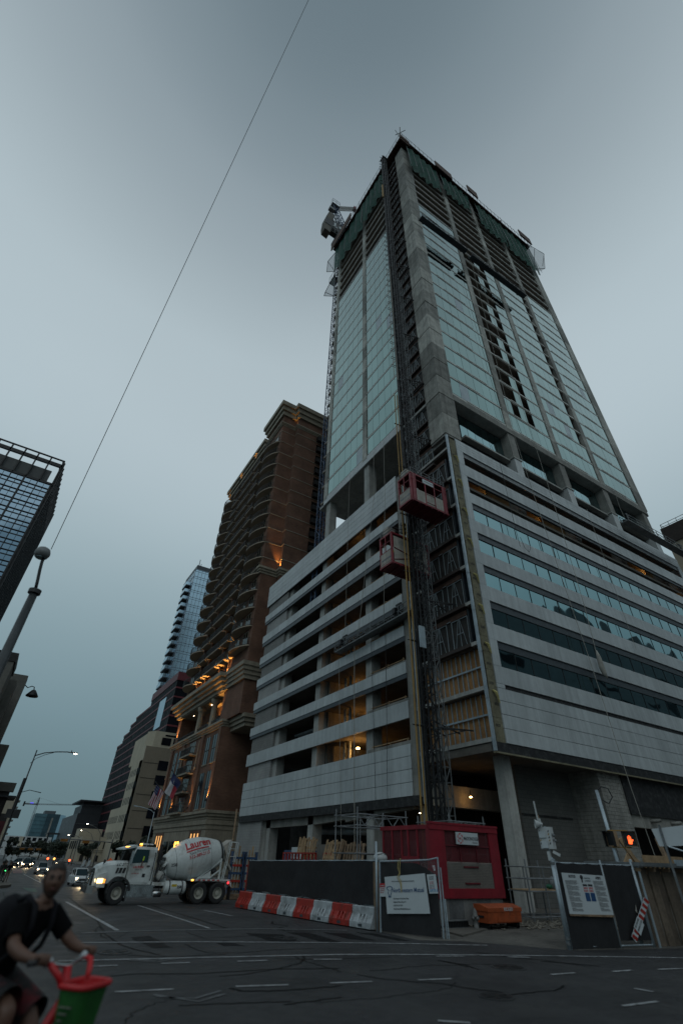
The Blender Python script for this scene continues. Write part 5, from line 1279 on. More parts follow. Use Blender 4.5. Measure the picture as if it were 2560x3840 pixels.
# ---------------- black screened fence on the barriers
F2 = thing('screened_fence', 'long black screened fence standing behind orange and white barriers', 'fence', (10.8, 20.4, 0))
fa, fb = V((10.62, 24.45, 0)), V((11.66, 16.15, 0)); fd = fb - fa; fn = V((fd.y, -fd.x, 0)).normalized()
def fpt(s, z, o=0): p = fa + fd * s + fn * o; return (p.x, p.y, z)
mb = MB(); nx, nz = 60, 8; vs = []
for j in range(nz + 1):
    for i in range(nx + 1):
        s = i / nx; z0 = .60 + .02 * sin(s * 40); z1 = 1.62 + .15 * s + .012 * sin(s * 50)
        vs.append(fpt(s, z0 + (z1 - z0) * j / nz, .05 + .02 * NZ.noise(V((s * 14, j * .4, 2)))))
mb.add(vs, [(j * (nx + 1) + i, j * (nx + 1) + i + 1, (j + 1) * (nx + 1) + i + 1, (j + 1) * (nx + 1) + i) for j in range(nz) for i in range(nx)])
mb.build('screen_fabric', M_fabric, F2, smooth=True)
for i in range(9): MB().cyl(fpt(i / 8, .0), fpt(i / 8, 1.66 + .15 * i / 8), .022, 6).build('post', M_galv, F2)
MB().cyl(fpt(0, 1.63), fpt(1, 1.78), .018, 6).build('top_rail', M_galv, F2); MB().cyl(fpt(0, .58), fpt(1, .58), .016, 6).build('bottom_rail', M_galv, F2)
mb = MB()
for i in range(34): mb.bar(fpt(i / 34, .40), fpt(i / 34, .62), .012)
mb.build('bottom_mesh', M_gsteel, F2)
top('orange_post', MB().bar((10.56, 24.52, 0), (10.62, 24.5, 1.62), .06), M_bor, (10.56, 24.52, 0), 'thin orange post at the truck end of the black fence', 'post')
top('timber_post', MB().box(11.5, 11.68, 15.95, 16.1, .0, 1.74), M_wood, (11.6, 16, 0), 'brown timber post between black fence and gate', 'post')
top('steel_post', MB().cyl((11.36, 15.72, 0), (11.36, 15.72, 2.30), .035, 8), M_galv, (11.36, 15.72, 0), 'tall grey steel post left of the gate sign', 'post', smooth=True)
top('white_sack', MB().ball((12.1, 16.5, 1.86), .24, 12, sq=(1.1, .9, .7)).tube([(11.88, 16.4, 1.95), (12.1, 16.28, 2.0), (12.3, 16.4, 1.95)], .012, 4, m=1), [M_white, M_ink], (12.1, 16.5, 1.62), 'white printed sack resting above the fence corner', 'sack', smooth=True)
top('sack_stand', MB().box(11.9, 12.4, 16.35, 16.8, 0, 1.69), M_blue, (12.1, 16.5, 0), 'blue stand behind the gate post under the white sack', 'stand')
# ---------------- gate panel with big sign
ga, gb = V((11.42, 15.62, 0)), V((12.34, 13.78, 0)); gd_ = gb - ga; gn = V((gd_.y, -gd_.x, 0)).normalized()      # gn faces the street
if gn.dot(V((0, 0, 0)) - ga) < 0: gn = -gn
def gp_(s, z, o=0): p = ga + gd_ * s + gn * o; return (p.x, p.y, z)
GP = thing('screened_gate', 'chain link gate panel screened with black fabric near the corner', 'gate', tuple(ga))
mb = MB(); nx, nz = 24, 12; vs = []
for j in range(nz + 1):
    for i in range(nx + 1):
        s = i / nx; tz = 1.74 + .02 * s - (.32 * max(0, (s - .62) / .38) ** 1.4); z = .03 + (tz - .03) * j / nz
        vs.append(gp_(.02 + s * .95, z, .0 + .025 * NZ.noise(V((s * 5, z * 3, 7))) + .015 * sin(s * 22 + z * 6) * (j / nz)))
mb.add(vs, [(j * (nx + 1) + i, j * (nx + 1) + i + 1, (j + 1) * (nx + 1) + i + 1, (j + 1) * (nx + 1) + i) for j in range(nz) for i in range(nx)])
mb.build('screen_fabric', M_fabric, GP, smooth=True)
mb = MB(); mb.tube([gp_(0, 1.76), gp_(.5, 1.80), gp_(.85, 1.84), gp_(1.0, 1.90)], .022, 6); mb.build('top_rail', M_galv, GP)
for s in (0, 1.0): MB().cyl(gp_(s, 0), gp_(s, 1.92 if s else 1.78), .026, 7).build('post', M_galv, GP)
mb = MB()
for i in range(44):
    s = i / 44
    for q in (1, -1): mb.bar(gp_(max(0, s), 1.38 if s > .6 else 1.66, -.02), gp_(min(1, max(0, s + q * .05)), 1.8 + .08 * s, -.02), .007)
tag(mb.build('chain_link', M_gsteel, GP), kind='stuff')
sg = thing('sponsor_sign', 'large white financing sign hung by yellow rope on the gate', 'sign', gp_(.42, .5, .06))
def sgp(s, z): return gp_(s, z, .05)
mb = MB(); P4 = [sgp(.10, 1.36), sgp(.785, 1.50), sgp(.83, .545), sgp(.13, .46)]; mb.prism(P4, tuple(gn * .02)); mb.build('board', M_sign, sg)
rt = gd_.normalized()
def gtx(body, s, z, size, m, parent, depth=.002, sx=1.0, o=.076, up=(0, 0, 1), bold=0): return text('lettering', body, size, m, parent, gp_(s, z, o), tuple(rt + V((0, 0, .055))), up, depth=depth, sx=sx, bold=bold)
gtx('Northwestern Mutual', .225, .985, .155, M_blueink, sg, sx=.80, bold=.001)
gtx('Early Construction and Permanent Financing Provided By', .225, 1.245, .042, M_strip, sg, sx=.80)
for i, s_ in enumerate(['Northwestern Mutual Real Estate', 'Regional Office, Dallas, TX', 'Call (214) 273 2227', 'NorthwesternMutualRealEstate.com']): gtx(s_, .245, .82 - i * .082, .05, M_strip, sg, sx=.78)
mb = MB()
for k in range(2):
    q = -1 if k else 1
    mb.tube([sgp(.185 + q * .045, 1.12), sgp(.185 + q * .05, 1.07), sgp(.185 + q * .015, 1.03), sgp(.185 + q * .03, .97), sgp(.185 + q * .01, .91)], .009, 5)
mb.tube([sgp(.14, 1.10), sgp(.185, 1.135), sgp(.23, 1.11)], .009, 5); mb.bar(sgp(.165, .885), sgp(.205, .89), .02); mb.bar(sgp(.165, .865), sgp(.205, .87), .012)
em = mb.build('emblem', M_blueink, sg); em.location += gn * .026
tr = thing('sign_rope', 'loop of yellow rope tied over the gate rail holding the sign', 'rope', gp_(.4, 1.2, .06))
mb = MB()
for q in (-.02, .012): mb.tube([gp_(.36 + q, 1.81, .03), gp_(.355 + q, 1.6, .06), gp_(.37 + q * .3, 1.48, .075), gp_(.34 + q, 1.36, .08), gp_(.37 + q, 1.30, .085), gp_(.385 + q * .4, 1.2, .085), gp_(.39, 1.0, .085)], .010, 5)
mb.tube([gp_(.36, 1.83, -.03), gp_(.37, 1.85, .0), gp_(.38, 1.82, .035)], .012, 5); mb.build('rope_strand', M_ropey, tr)
ws = thing('warning_sign', 'small red headed warning notice at left of the large sign', 'sign', gp_(.02, .86, .04))
MB().prism([gp_(.005, 1.19, .035), gp_(.105, 1.20, .035), gp_(.11, .87, .035), gp_(.012, .86, .035)], tuple(gn * .01)).build('board', M_sign, ws)
MB().prism([gp_(.007, 1.19, .046), gp_(.105, 1.20, .046), gp_(.105, 1.10, .046), gp_(.008, 1.09, .046)], tuple(gn * .003)).build('red_header', M_redink, ws)
gtx('WARNING', .018, 1.115, .05, M_sign, ws, o=.052, sx=.7)
for i, s_ in enumerate(['THIS PROPERTY', 'PROTECTED BY', 'VIDEO SURV.']): gtx(s_, .014, 1.04 - i * .045, .036, M_redink, ws, o=.048, sx=.62)
gsn = thing('gate_number_sign', 'narrow white notice reading gate 3 at right of the large sign', 'sign', gp_(.85, 1.0, .04))
MB().prism([gp_(.81, 1.47, .035), gp_(.955, 1.49, .035), gp_(.975, 1.03, .035), gp_(.835, 1.01, .035)], tuple(gn * .01)).build('board', M_sign, gsn)
gtx('.GATE 3.', .836, 1.055, .095, M_cyan, gsn, o=.048, sx=.85, bold=.001)
for i in range(2): gtx('DELIVERIES', .845, 1.40 - i * .05, .04, M_strip, gsn, o=.048, sx=.8)
for i in range(2): gtx('CALL FIRST', .85, 1.28 - i * .04, .034, M_redink, gsn, o=.048, sx=.8)
for i in range(3): gtx('Monday   7:00', .845, 1.20 - i * .036, .03, M_strip if i != 2 else M_redink, gsn, o=.048, sx=.9)
tgg = thing('rail_tag', 'small white tag clipped on the chain link beside the gate corner', 'tag', gp_(.95, 1.6, .02))
MB().prism([gp_(.91, 1.70, .02), gp_(.945, 1.71, .02), gp_(.955, 1.58, .02), gp_(.93, 1.57, .02)], tuple(gn * .008)).build('card', M_sign, tgg); MB().prism([gp_(.922, 1.67, .03), gp_(.936, 1.67, .03), gp_(.94, 1.62, .03), gp_(.932, 1.62, .03)], tuple(gn * .002)).build('print', M_redink, tgg)
for i, (s, h) in enumerate(((1.03, 1.66), (1.06, .9))):
    top('leaning_pole', MB().cyl(gp_(s, 0, -.1), gp_(s - .02, h, -.12), .022, 6).cyl(gp_(s - .01, h * .8, -.14), gp_(s - .05, h * .8, -.14), .02, 5), M_galv, gp_(s, 0, -.1), ['thin steel pole standing just right of the gate post', 'short steel stub pole at the foot of the gate'][i], 'pole')
# ---------------- red hoist base enclosure
E1 = thing('hoist_enclosure', 'dark red mesh enclosure round the hoist base with white name sign', 'enclosure', (15.5, 16, 0))
M_mesh = netmat('red_mesh', (.09, .012, .016), .72); M_meshg = mat('grey_expanded_mesh', (.34, .31, .27), .6, nv=.15, ns=3)
y = 15.9
MB().box(13.98, 17.4, 16.0, 18.7, .02, .78).build('plinth_core', M_sheath, E1)
for i in range(5): MB().box(13.95 + i * .68, 14.62 + i * .68, y + .02, y + .06, .06, .78).build('plywood_board', M_gsteel if i % 2 else mat('grey_plywood', (.17, .17, .165), .7, nv=.2, streak=.2), E1)
for i in range(4): MB().box(13.9, 13.94, 16.05 + i * .68, 16.71 + i * .68, .06, .78).build('plywood_board', mat('grey_plywood', (.17, .17, .165)), E1)
MB().box(13.86, 17.45, y - .06, y + .04, .78, 1.06).box(13.86, 17.45, y - .08, y + .06, 2.78, 3.0).box(13.84, 17.47, y - .10, y + .08, 2.95, 3.02).build('front_rail', M_red, E1)
for xa, xb in ((13.84, 14.62), (16.95, 17.45)): MB().box(xa, xb, y - .05, y + .05, 1.06, 2.78).build('front_post', M_red, E1)
MB().box(14.62, 16.95, y - .02, y + .01, 1.06, 1.82).build('lower_mesh_panel', M_meshg, E1)
mb = MB()
for i in range(47): mb.box(14.62 + i * .05, 14.637 + i * .05, y - .032, y - .021, 1.07, 1.81)
for i in range(16): mb.box(14.62, 16.95, y - .036, y - .033, 1.08 + i * .047, 1.092 + i * .047)
tag(mb.build('mesh_bars', mat('mesh_bar_grey', (.13, .12, .11), .7), E1), kind='stuff')  # bars in a darker grey than the panel behind
for z in (1.18, 1.66): MB().box(15.45, 16.2, y - .07, y - .036, z, z + .05).build('handle_slot', M_redd, E1)
MB().box(14.62, 16.95, y - .0, y + .015, 1.82, 2.78).build('upper_mesh', M_mesh, E1)
for x in (15.35, 16.2): MB().box(x, x + .05, y - .04, y + .0, 1.82, 2.78).build('mullion_bar', M_redd, E1)
MB().box(14.62, 16.95, y - .04, y + .0, 2.30, 2.34).build('mullion_bar', M_redd, E1)
MB().box(15.62, 15.95, y + .4, y + .7, 1.1, 2.3).build('machine_cover', M_red, E1)
MB().box(13.86, 13.92, 15.95, 18.8, .78, 1.06).box(13.84, 13.94, 15.9, 18.85, 2.78, 2.92).build('side_rail', M_red, E1)
for yy in (16.0, 16.55, 17.1, 17.5, 18.1, 18.7): MB().box(13.86, 13.93, yy - .04, yy + .04, 1.06, 2.8).build('side_post', M_red, E1)
MB().box(13.89, 13.905, 16, 18.7, 1.06, 2.8).build('side_mesh', M_mesh, E1)
MB().box(13.87, 13.92, 16.58, 17.46, 1.06, 1.95).build('side_door', M_red, E1)
for a, b in ((17.15, 17.9), (16.3, 16.5)): MB().box(14.3, 14.34, a, b, 2.0, 2.45).build('inner_notice', M_sign, E1)
MB().box(14, 17.4, 16.0, 18.7, 1.05, 1.1).build('base_floor', M_redd, E1)
MB().box(15.13, 16.27, y - .14, y - .10, 2.36, 2.74).build('name_sign', M_sign, E1)
text('lettering', 'McDONOUGH', .155, M_ink, E1, (15.50, y - .142, 2.50), (1, 0, 0), depth=.002, sx=.80, bold=.003)
text('lettering', 'Elevators', .075, M_ink, E1, (15.95, y - .142, 2.41), (1, 0, 0), depth=.002)
text('lettering', 'MD', .10, M_redink, E1, (15.325, y - .142, 2.51), (1, 0, 0), align='CENTER', depth=.002, sx=.8, bold=.002)
mb = MB()
for k in range(6):
    a0_, a1_ = k * pi / 3 + .1, k * pi / 3 + .85; c = V((15.325, y - .1425, 2.545))
    mb.quad(*[c + V((r * cos(a), 0, r * sin(a) * 1.15)) for r, a in ((.145, a0_), (.15, (a0_ + a1_) / 2), (.145, a1_), (.095, a1_ + .2))])
mb.build('logo_ring', M_redink, E1)
# ---------------- scaffold frames
M_scaf = mat('scaffold_steel', (.17, .18, .19), .5, metal=.3, nv=.3)
def scaffold(name, label, x0, x1, y0, y1, zs, base, n=3, trussz=None):
    t = thing(name, label, 'scaffold', base, group='galvanised scaffold frames'); i = 0
    for k in range(n + 1):
        for yy in (y0, y1):
            x = x0 + (x1 - x0) * k / n; MB().cyl((x, yy, 0), (x, yy, zs[-1] + .25 * ((k + 1) % 2)), .03, 6).build('upright', M_scaf, t)
    for z in zs:
        for yy in (y0, y1): MB().cyl((x0 - .1, yy, z), (x1 + .1, yy, z), .025, 6).build('ledger', M_scaf, t)
        for k in range(n + 1): x = x0 + (x1 - x0) * k / n; MB().cyl((x, y0, z), (x, y1, z), .022, 5).build('transom', M_scaf, t)
    if trussz:
        mb = MB(); z0, z1 = trussz; m = int((x1 - x0) / .35)
        for k in range(m): a, b = x0 + (x1 - x0) * k / m, x0 + (x1 - x0) * (k + 1) / m; mb.bar((a, y0, z0 if k % 2 else z1), (b, y0, z1 if k % 2 else z0), .03)
        mb.build('truss_web', M_scaf, t)
    return t
scaffold('scaffold_frame', 'scaffold frame with truss over the left side of red enclosure', 13.0, 15.6, 19.3, 21.0, [1.0, 2.0, 2.95, 3.35], (13, 20, 0), 2, (2.95, 3.35))
s2 = scaffold('scaffold_frame', 'scaffold frame with plank deck between concrete column and notice fence', 18.9, 21.9, 15.9, 16.9, [.2, .98, 1.37, 1.75], (20, 16.5, 0), 3)
MB().box(18.9, 21.9, 15.95, 16.85, .985, 1.03).build('plank_deck', M_lumber, s2)
s3 = scaffold('scaffold_frame', 'scaffold frame topped with boards behind right side of red enclosure', 16.2, 18.2, 17.2, 19.2, [1.1, 2.1, 3.0, 3.2], (17, 18, 0), 2, (3.0, 3.2))
MB().box(16.2, 18.2, 17.3, 19, 2.85, 2.9).build('plank_deck', M_lumber, s3)
top('green_bag', MB().ball((20.5, 16.2, 1.12), .14, 8, sq=(1, 1, .6)), mat('green_plastic', (.01, .12, .06), .5), (20.5, 16.2, 1.03), 'small green bag lying on the scaffold plank deck', 'bag', smooth=True)
top('grey_tarp', MB().ball((20.9, 16.3, 1.2), .22, 8, sq=(.7, .7, 1.2)), M_gsteel, (20.9, 16.3, 1.03), 'crumpled grey tarp heap on the scaffold plank deck', 'tarp', smooth=True)
# ---------------- pallets and orange forms behind the fence
fs_ = thing('form_stack', 'stack of dark timber forms and orange frames behind the black fence', 'timber stack', (15.6, 27, 0))
MB().box(15.3, 16.8, 22.2, 31.0, 0, 1.62).build('form_base', M_sheath, fs_)
for y0, n in ((26.6, 6), (28.9, 4), (25.0, 2)):
    mb = MB()
    for i in range(n + 1): mb.box(15.25, 15.33, y0 + i * .38, y0 + i * .38 + .06, 1.62, 2.02)
    mb.box(15.25, 15.33, y0, y0 + n * .38 + .06, 1.98, 2.05).box(15.25, 15.33, y0, y0 + n * .38 + .06, 1.60, 1.66); mb.build('orange_frame', M_bor, fs_)
def pallet(y0, w, z0, h, x, label, lean=.12, n=7, m=M_lumber):
    t = thing('pallet', label, 'pallet', (x, y0, z0), group='pallets standing behind the fence')
    for i in range(n):
        a = y0 + i * w / n; MB().prism([(x, a, z0), (x, a + w / n * .55, z0), (x + lean, a + w / n * .55, z0 + h + (.1 * sin(i * 2.3))), (x + lean, a, z0 + h + (.1 * sin(i * 2.3)))], (.04, 0, 0)).build('slat', m, t)
    for s in (.12, .5, .86):
        z = z0 + h * s; MB().box(x + lean * s + .04, x + lean * s + .12, y0, y0 + w * .95, z, z + .09).build('runner', m, t)
pallet(22.5, 1.9, 1.63, .82, 15.45, 'brown pallet standing nearest the red enclosure', m=M_wood)
pallet(24.5, 1.3, 1.72, .80, 15.15, 'pale pallet leaning in front of brown ones', lean=.25)
pallet(27.4, 1.6, 1.75, .95, 15.6, 'tall pale pallet at truck end of the timber stack', n=6)
pallet(28.4, .9, 2.0, .72, 15.5, 'short pale pallet beside the tall one at truck end', n=4)
for y0, y1, z1, lab in ((25.9, 27.3, 2.42, 'grey plywood form panel standing left of the pale pallet'), (24.4, 25.8, 2.45, 'dark plywood form panel standing behind the pale pallet')):
    top('plywood_form', MB().box(15.72, 15.8, y0, y1, 1.62, z1), M_concd if y0 > 25.8 else M_sheath, (15.7, y0, 1.62), lab, 'form panel')
top('timber_beam', MB().bar((15.2, 24.3, 1.7), (15.45, 24.2, 2.6), .14), M_wood, (15.2, 24.3, 1.7), 'upright brown timber beam between the two front pallets', 'beam')
top('site_skip', MB().box(17.2, 18.6, 31.5, 34.2, 0, 2.2), M_blue, (17.2, 31.5, 0), 'dark blue site container behind the fence at truck end', 'container')
sn = thing('site_notice', 'white site notice board on the blue container', 'sign', (17.1, 31.8, 1.7))
MB().box(17.12, 17.18, 31.6, 33.0, 1.75, 2.35).build('board', M_sign, sn); text('lettering', 'P  7 10', .3, M_blueink, sn, (17.11, 32.9, 1.85), (0, -1, 0), depth=.002)
# racks of blue and orange frames behind the truck
for x, lab in ((12.1, 'rack of blue steel frames standing left of orange post'), (12.9, 'taller rack of timber and steel props behind the truck ladder')):
    t = thing('frame_rack', lab, 'rack', (x, 30.6, 0), group='racks of frames behind the truck')
    for k in range(5): MB().box(x, x + .7, 30.4, 30.6, .3 + k * .34, .40 + k * .34).build('frame', M_blue if k not in (1, 3) else M_bor, t)
    for q in (0, .65): MB().box(x + q, x + q + .06, 30.35, 30.65, 0, 2.0).build('upright', M_blue, t)
    for q in range(4): MB().bar((x + .1 + q * .17, 30.5, .2), (x + .14 + q * .17, 30.6, 1.9 + .18 * (q % 3)), .07).build('prop', M_lumber, t)
top('timber_pile', MB().box(11.3, 14, 29, 29.2, .02, .12).box(11.2, 13.7, 28.7, 28.85, .02, .12).box(11.5, 13.9, 28.85, 29.1, .13, .23).box(11.4, 13.6, 29.2, 29.4, .02, .14), M_wood, (12, 29, 0), 'low pile of timber on the ground behind the rear wheels', 'timber pile')
top('wooden_pole', MB().cyl((20.6, 52.1, 0), (20.55, 52.1, 5.6), .11, 8, .09), M_wood, (20.6, 52.1, 0), 'dark wooden pole at the far end of the podium', 'pole', smooth=True)
# ---------------- tool chest, hydrant, drain
TC = thing('tool_chest', 'orange steel job site tool chest by the concrete column', 'tool chest', (15.55, 15.05, 0))
M_org = mat('orange_steel', (.36, .075, .022), .5, nv=.2, ns=3, dirt=((.2, .05, .02), 4))
MB().prism([(15.52, 15.0, .17), (17.15, 15.0, .17), (17.15, 14.97, .48), (15.52, 14.97, .48)], (0, .62, 0)).build('body', M_org, TC)
MB().prism([(15.49, 15.08, .48), (15.49, 14.96, .47), (15.49, 14.96, .57), (15.49, 15.3, .66), (15.49, 15.62, .66), (15.49, 15.62, .48)], (1.70, 0, 0)).build('lid', M_org, TC)
MB().box(15.95, 17.1, 14.975, 14.99, .20, .34).build('pressed_panel', M_org, TC)
text('lettering', 'RIDGID', .135, M_sign, TC, (16.28, 14.955, .49), (1, 0, 0), depth=.003, bold=.002)
for x in (15.6, 16.95): MB().box(x, x + .12, 15.05, 15.55, .03, .17).cyl((x + .06, 15.05, .06), (x + .06, 15.1, .06), .05, 8).build('caster', M_bsteel, TC)
MB().box(15.495, 15.51, 15.2, 15.45, .3, .36).build('side_handle', M_bsteel, TC)
HY_ = thing('fire_hydrant', 'grey fire hydrant standing in front of the red enclosure', 'hydrant', (15.1, 15.2, 0))
M_hyd = mat('hydrant_grey', (.13, .13, .125), .5, nv=.2)
MB().lathe([(.12, 0), (.12, .04), (.085, .05), (.08, .32), (.10, .33), (.10, .37), (.085, .38), (.08, .46), (.05, .52), (.025, .54), (.025, .57), (0.005, .575)], (15.1, 15.2, 0), 14).build('barrel', M_hyd, HY_, smooth=True)
for d in ((-1, 0), (1, 0), (0, -1)): MB().cyl((15.1 + d[0] * .05, 15.2 + d[1] * .05, .30), (15.1 + d[0] * .14, 15.2 + d[1] * .14, .30), .05, 8).build('outlet', M_hyd, HY_, smooth=True)
DC = thing('black_drain_channel', 'black slotted channel lying left of the hydrant', 'drain channel', (14.4, 15.5, 0))
for i in range(13): MB().box(14.05 + i * .075, 14.10 + i * .075, 15.45, 15.6, .06, .22).build('slat', M_bsteel, DC)
MB().box(14.0, 15.05, 15.42, 15.64, .22, .24).box(14.0, 15.05, 15.42, 15.64, .03, .06).build('frame', M_gsteel, DC)
struct('kerb_slab', MB().prism([(13.2, 13.9, 0), (15.4, 15.0, 0), (15.3, 15.35, 0), (13.6, 15.4, 0)], (0, 0, .05)), M_pave)
# rubble strewn near the column: nobody could count it
mb = MB(); random.seed(21)
for i in range(420):
    x = random.gauss(18.6, 1.6); y_ = random.gauss(15.6, .7) - .25 * (x - 18.6); r = random.uniform(.015, .07)
    if y_ < 12.6: continue
    b = len(mb.v); mb.ball((x, y_, .006 + r * .4), r, 5, sq=(random.uniform(.7, 1.5), random.uniform(.7, 1.4), random.uniform(.4, .8)))
for i in range(26):
    x = random.uniform(17.6, 20.6); y_ = random.uniform(14.9, 15.9); a = random.uniform(0, 3); l = random.uniform(.2, .6); mb.bar((x, y_, .04), (x + cos(a) * l, y_ + sin(a) * l * .5, .06 + random.uniform(0, .12)), .04, .02)
tag(mb.build('rubble', mat('rubble_mix', (.16, .145, .12), .9, nv=.5, ns=5), None), kind='stuff')
# ---------------- notice fence at right
NF = thing('notice_fence', 'black screened fence panels with bilingual notice board', 'fence', (15.8, 10.72, 0))
na, nb = V((14.26, 11.0, 0)), V((17.36, 10.45, 0)); nd = nb - na; nn = V((nd.y, -nd.x, 0)).normalized()
if nn.dot(-na) < 0: nn = -nn
def np_(s, z, o=0): p = na + nd * s + nn * o; return (p.x, p.y, z)
for s0, s1, zb in ((.02, .575, .02), (.60, .97, .16)):
    mb = MB(); vs = []; nx, nz = 20, 10
    for j in range(nz + 1):
        for i in range(nx + 1):
            s = s0 + (s1 - s0) * i / nx; z = zb + (1.86 - zb + .02 * sin(i)) * j / nz; vs.append(np_(s, z, .02 + .02 * NZ.noise(V((s * 16, z * 2.5, 3)))))
    mb.add(vs, [(j * (nx + 1) + i, j * (nx + 1) + i + 1, (j + 1) * (nx + 1) + i + 1, (j + 1) * (nx + 1) + i) for j in range(nz) for i in range(nx)]); mb.build('screen_fabric', M_fabric, NF, smooth=True)
for s, h, r in ((0, 1.95, .05), (.025, 1.93, .03), (.585, 1.95, .028), (.99, 1.99, .045)):
    MB().cyl(np_(s, 0), np_(s, h), r, 10).ball(np_(s, h), r * 1.1, 8).build('post', M_galv, NF, smooth=True)
for z in (.06, 1.87): MB().cyl(np_(0, z), np_(.99, z), .018, 6).build('rail', M_galv, NF)
for z in (.10, .20, 1.82): MB().cyl(np_(0, z), np_(0, z + .06), .06, 10).build('clamp', M_gsteel, NF)
MB().prism([np_(.86, .80, .04), np_(.885, .95, .05), np_(.875, .75, .05), np_(.895, .58, .05), np_(.905, .60, .04), np_(.885, .72, .04)], tuple(nn * .005)).build('torn_tape', M_rope, NF)
nbd = thing('notice_board', 'white bilingual notice board full of small print on black fence', 'sign', np_(.3, .74, .06))
MB().prism([np_(.065, .74, .05), np_(.57, .71, .05), np_(.57, 1.585, .05), np_(.56, 1.6, .05), np_(.065, 1.645, .05)], tuple(nn * .02)).build('board', M_sign, nbd)
MB().prism([np_(.065, .70, .05), np_(.57, .665, .05), np_(.57, .715, .05), np_(.065, .735, .05)], tuple(nn * .03)).build('timber_batten', M_wood, nbd)
rn = nd.normalized() + V((0, 0, -.02))
def ntx(body, s, z, size, m, sx=1.0, bold=0): return text('lettering', body, size, m, nbd, np_(s, z, .073), tuple(rn), depth=.0015, sx=sx, bold=bold)
ntx('NOTICE:', .135, 1.54, .085, M_ink, .8, .003); ntx('AVISO:', .455, 1.515, .085, M_ink, .8, .003); ntx('HANOVER', .315, 1.515, .055, M_strip, .9); ntx('COMPANY', .32, 1.45, .055, M_strip, .85)
mb = MB(); random.seed(9)
for c0, wd in ((.085, .155), (.415, .14)):
    z = 1.49
    for i in range(34):
        z -= .0195 + (.008 if i % 6 == 5 else 0)
        if z < .80: break
        L_ = wd * random.uniform(.82, 1.0) if i % 6 != 5 else wd * .4; mb.bar(np_(c0 + (i * .0006), z, .072), np_(c0 + L_, z - .004, .072), .011, .003, up=tuple(nn))
tag(mb.build('small_print', mat('grey_print', (.17, .175, .18), .6, nv=.1), nbd), kind='stuff')
for s in (.282, .345):
    MB().prism([np_(s, 1.395, .072), np_(s + .052, 1.39, .072), np_(s + .052, 1.345, .072), np_(s, 1.35, .072)], tuple(nn * .003)).build('heading_block', M_ink, nbd)
    MB().prism([np_(s + .006, 1.205, .072), np_(s + .058, 1.20, .072), np_(s + .058, 1.01, .072), np_(s + .006, 1.015, .072)], tuple(nn * .003)).build('dark_table', M_blueink, nbd)
    for i in range(3):
        for j in range(2): MB().prism([np_(s + .004 + i * .017, 1.325 - j * .06, .072), np_(s + .014 + i * .017, 1.325 - j * .06, .072), np_(s + .014 + i * .017, 1.28 - j * .06, .072), np_(s + .004 + i * .017, 1.28 - j * .06, .072)], tuple(nn * .003)).build('red_symbol', M_redink, nbd)
mb = MB(); mb.ball(np_(.285, 1.555, .074), .05, 8, sq=(1, 1, 1)).bar(np_(.285, 1.54, .074), np_(.285, 1.43, .074), .03); mb.build('tree_emblem', M_ink, nbd)
# barricade plank
BP = thing('barricade_plank', 'red and white striped barricade plank leaning on the fence', 'barricade', (16.5, 10.5, .2))
p0, p1 = V(np_(.705, .20, .16)), V(np_(1.0, 1.06, .14)); dd = p1 - p0; wv = dd.cross(nn).normalized() * .085
MB().prism([p0 - wv, p0 + wv, p1 + wv, p1 - wv], tuple(nn * .02)).build('plank', M_sign, BP)
k = 0; s = 0.0
for s in (0.0, .13, .50, .64, .78, .92):
    a, b = p0 + dd * s + nn * .022, p0 + dd * min(1, s + .075) + nn * .022; sh = dd * .05
    MB().prism([a - wv, b - wv, b + wv + sh * .6, a + wv + sh * .6], tuple(nn * .004)).build('red_stripe', M_bor, BP)
ap, bp_ = p0 + dd * .20 + nn * .03, p0 + dd * .47 + nn * .03
MB().prism([ap - wv * 1.5, bp_ - wv * 1.5, bp_ + wv * 1.5, ap + wv * 1.5], tuple(nn * .01)).build('closure_plate', M_sign, BP)
for q, s_ in ((-.5, 'SIDEWALK CLOSED'), (.25, 'USE OTHER SIDE')): text('lettering', s_, .07, M_ink, BP, tuple(p0 + dd * .22 + nn * .042 + wv * -q * 1.6 - wv * .3), tuple(dd), tuple(-wv), depth=.002, sx=.55)
# covered walkway at right edge
CW = thing('covered_walkway', 'covered pedestrian walkway of rough vertical boards at right edge', 'walkway', (18.5, 10.2, 0))
wa = V((17.45, 10.5, 0)); wdv = V((.97, -.19, 0)).normalized()
for i in range(15):
    p = wa + wdv * (i * .29 + .0) + V((0, .05 * (i % 2), 0)); MB().prism([p, p + wdv * .27, p + wdv * .27 + V((0, .05, 0)), p + V((0, .05, 0))], (0, 0, 1.80 + .0 * i)).build('plank', mat('weathered_board', (.125, .095, .07), .85, nv=.35, ns=2, streak=.4, rnd=.35), CW)
MB().prism([wa + V((-.15, -.3, 1.86)), wa + wdv * 4.6 + V((0, -.3, 1.86)), wa + wdv * 4.6 + V((0, 1.6, 1.86)), wa + V((-.15, 1.6, 1.86))], (0, 0, .10)).build('roof_slab', M_gsteel, CW)
MB().prism([wa + wdv * 1.45 + V((0, -.34, 1.90)), wa + wdv * 4.6 + V((0, -.34, 1.90)), wa + wdv * 4.6 + V((0, -.28, 1.90)), wa + wdv * 1.45 + V((0, -.28, 1.90))], (0, 0, .16)).build('edge_beam', M_galv, CW)
for i in range(7): p = wa + wdv * (i * .62) + V((0, -.2, 1.78)); MB().bar(p, p + V((0, 1.4, 0)), .09).build('joist', M_wood, CW)
for s in (.0, 4.2): p = wa + wdv * s; MB().cyl(p + V((0, -.15, 0)), p + V((0, -.15, 1.86)), .035, 8).build('post', M_galv, CW)
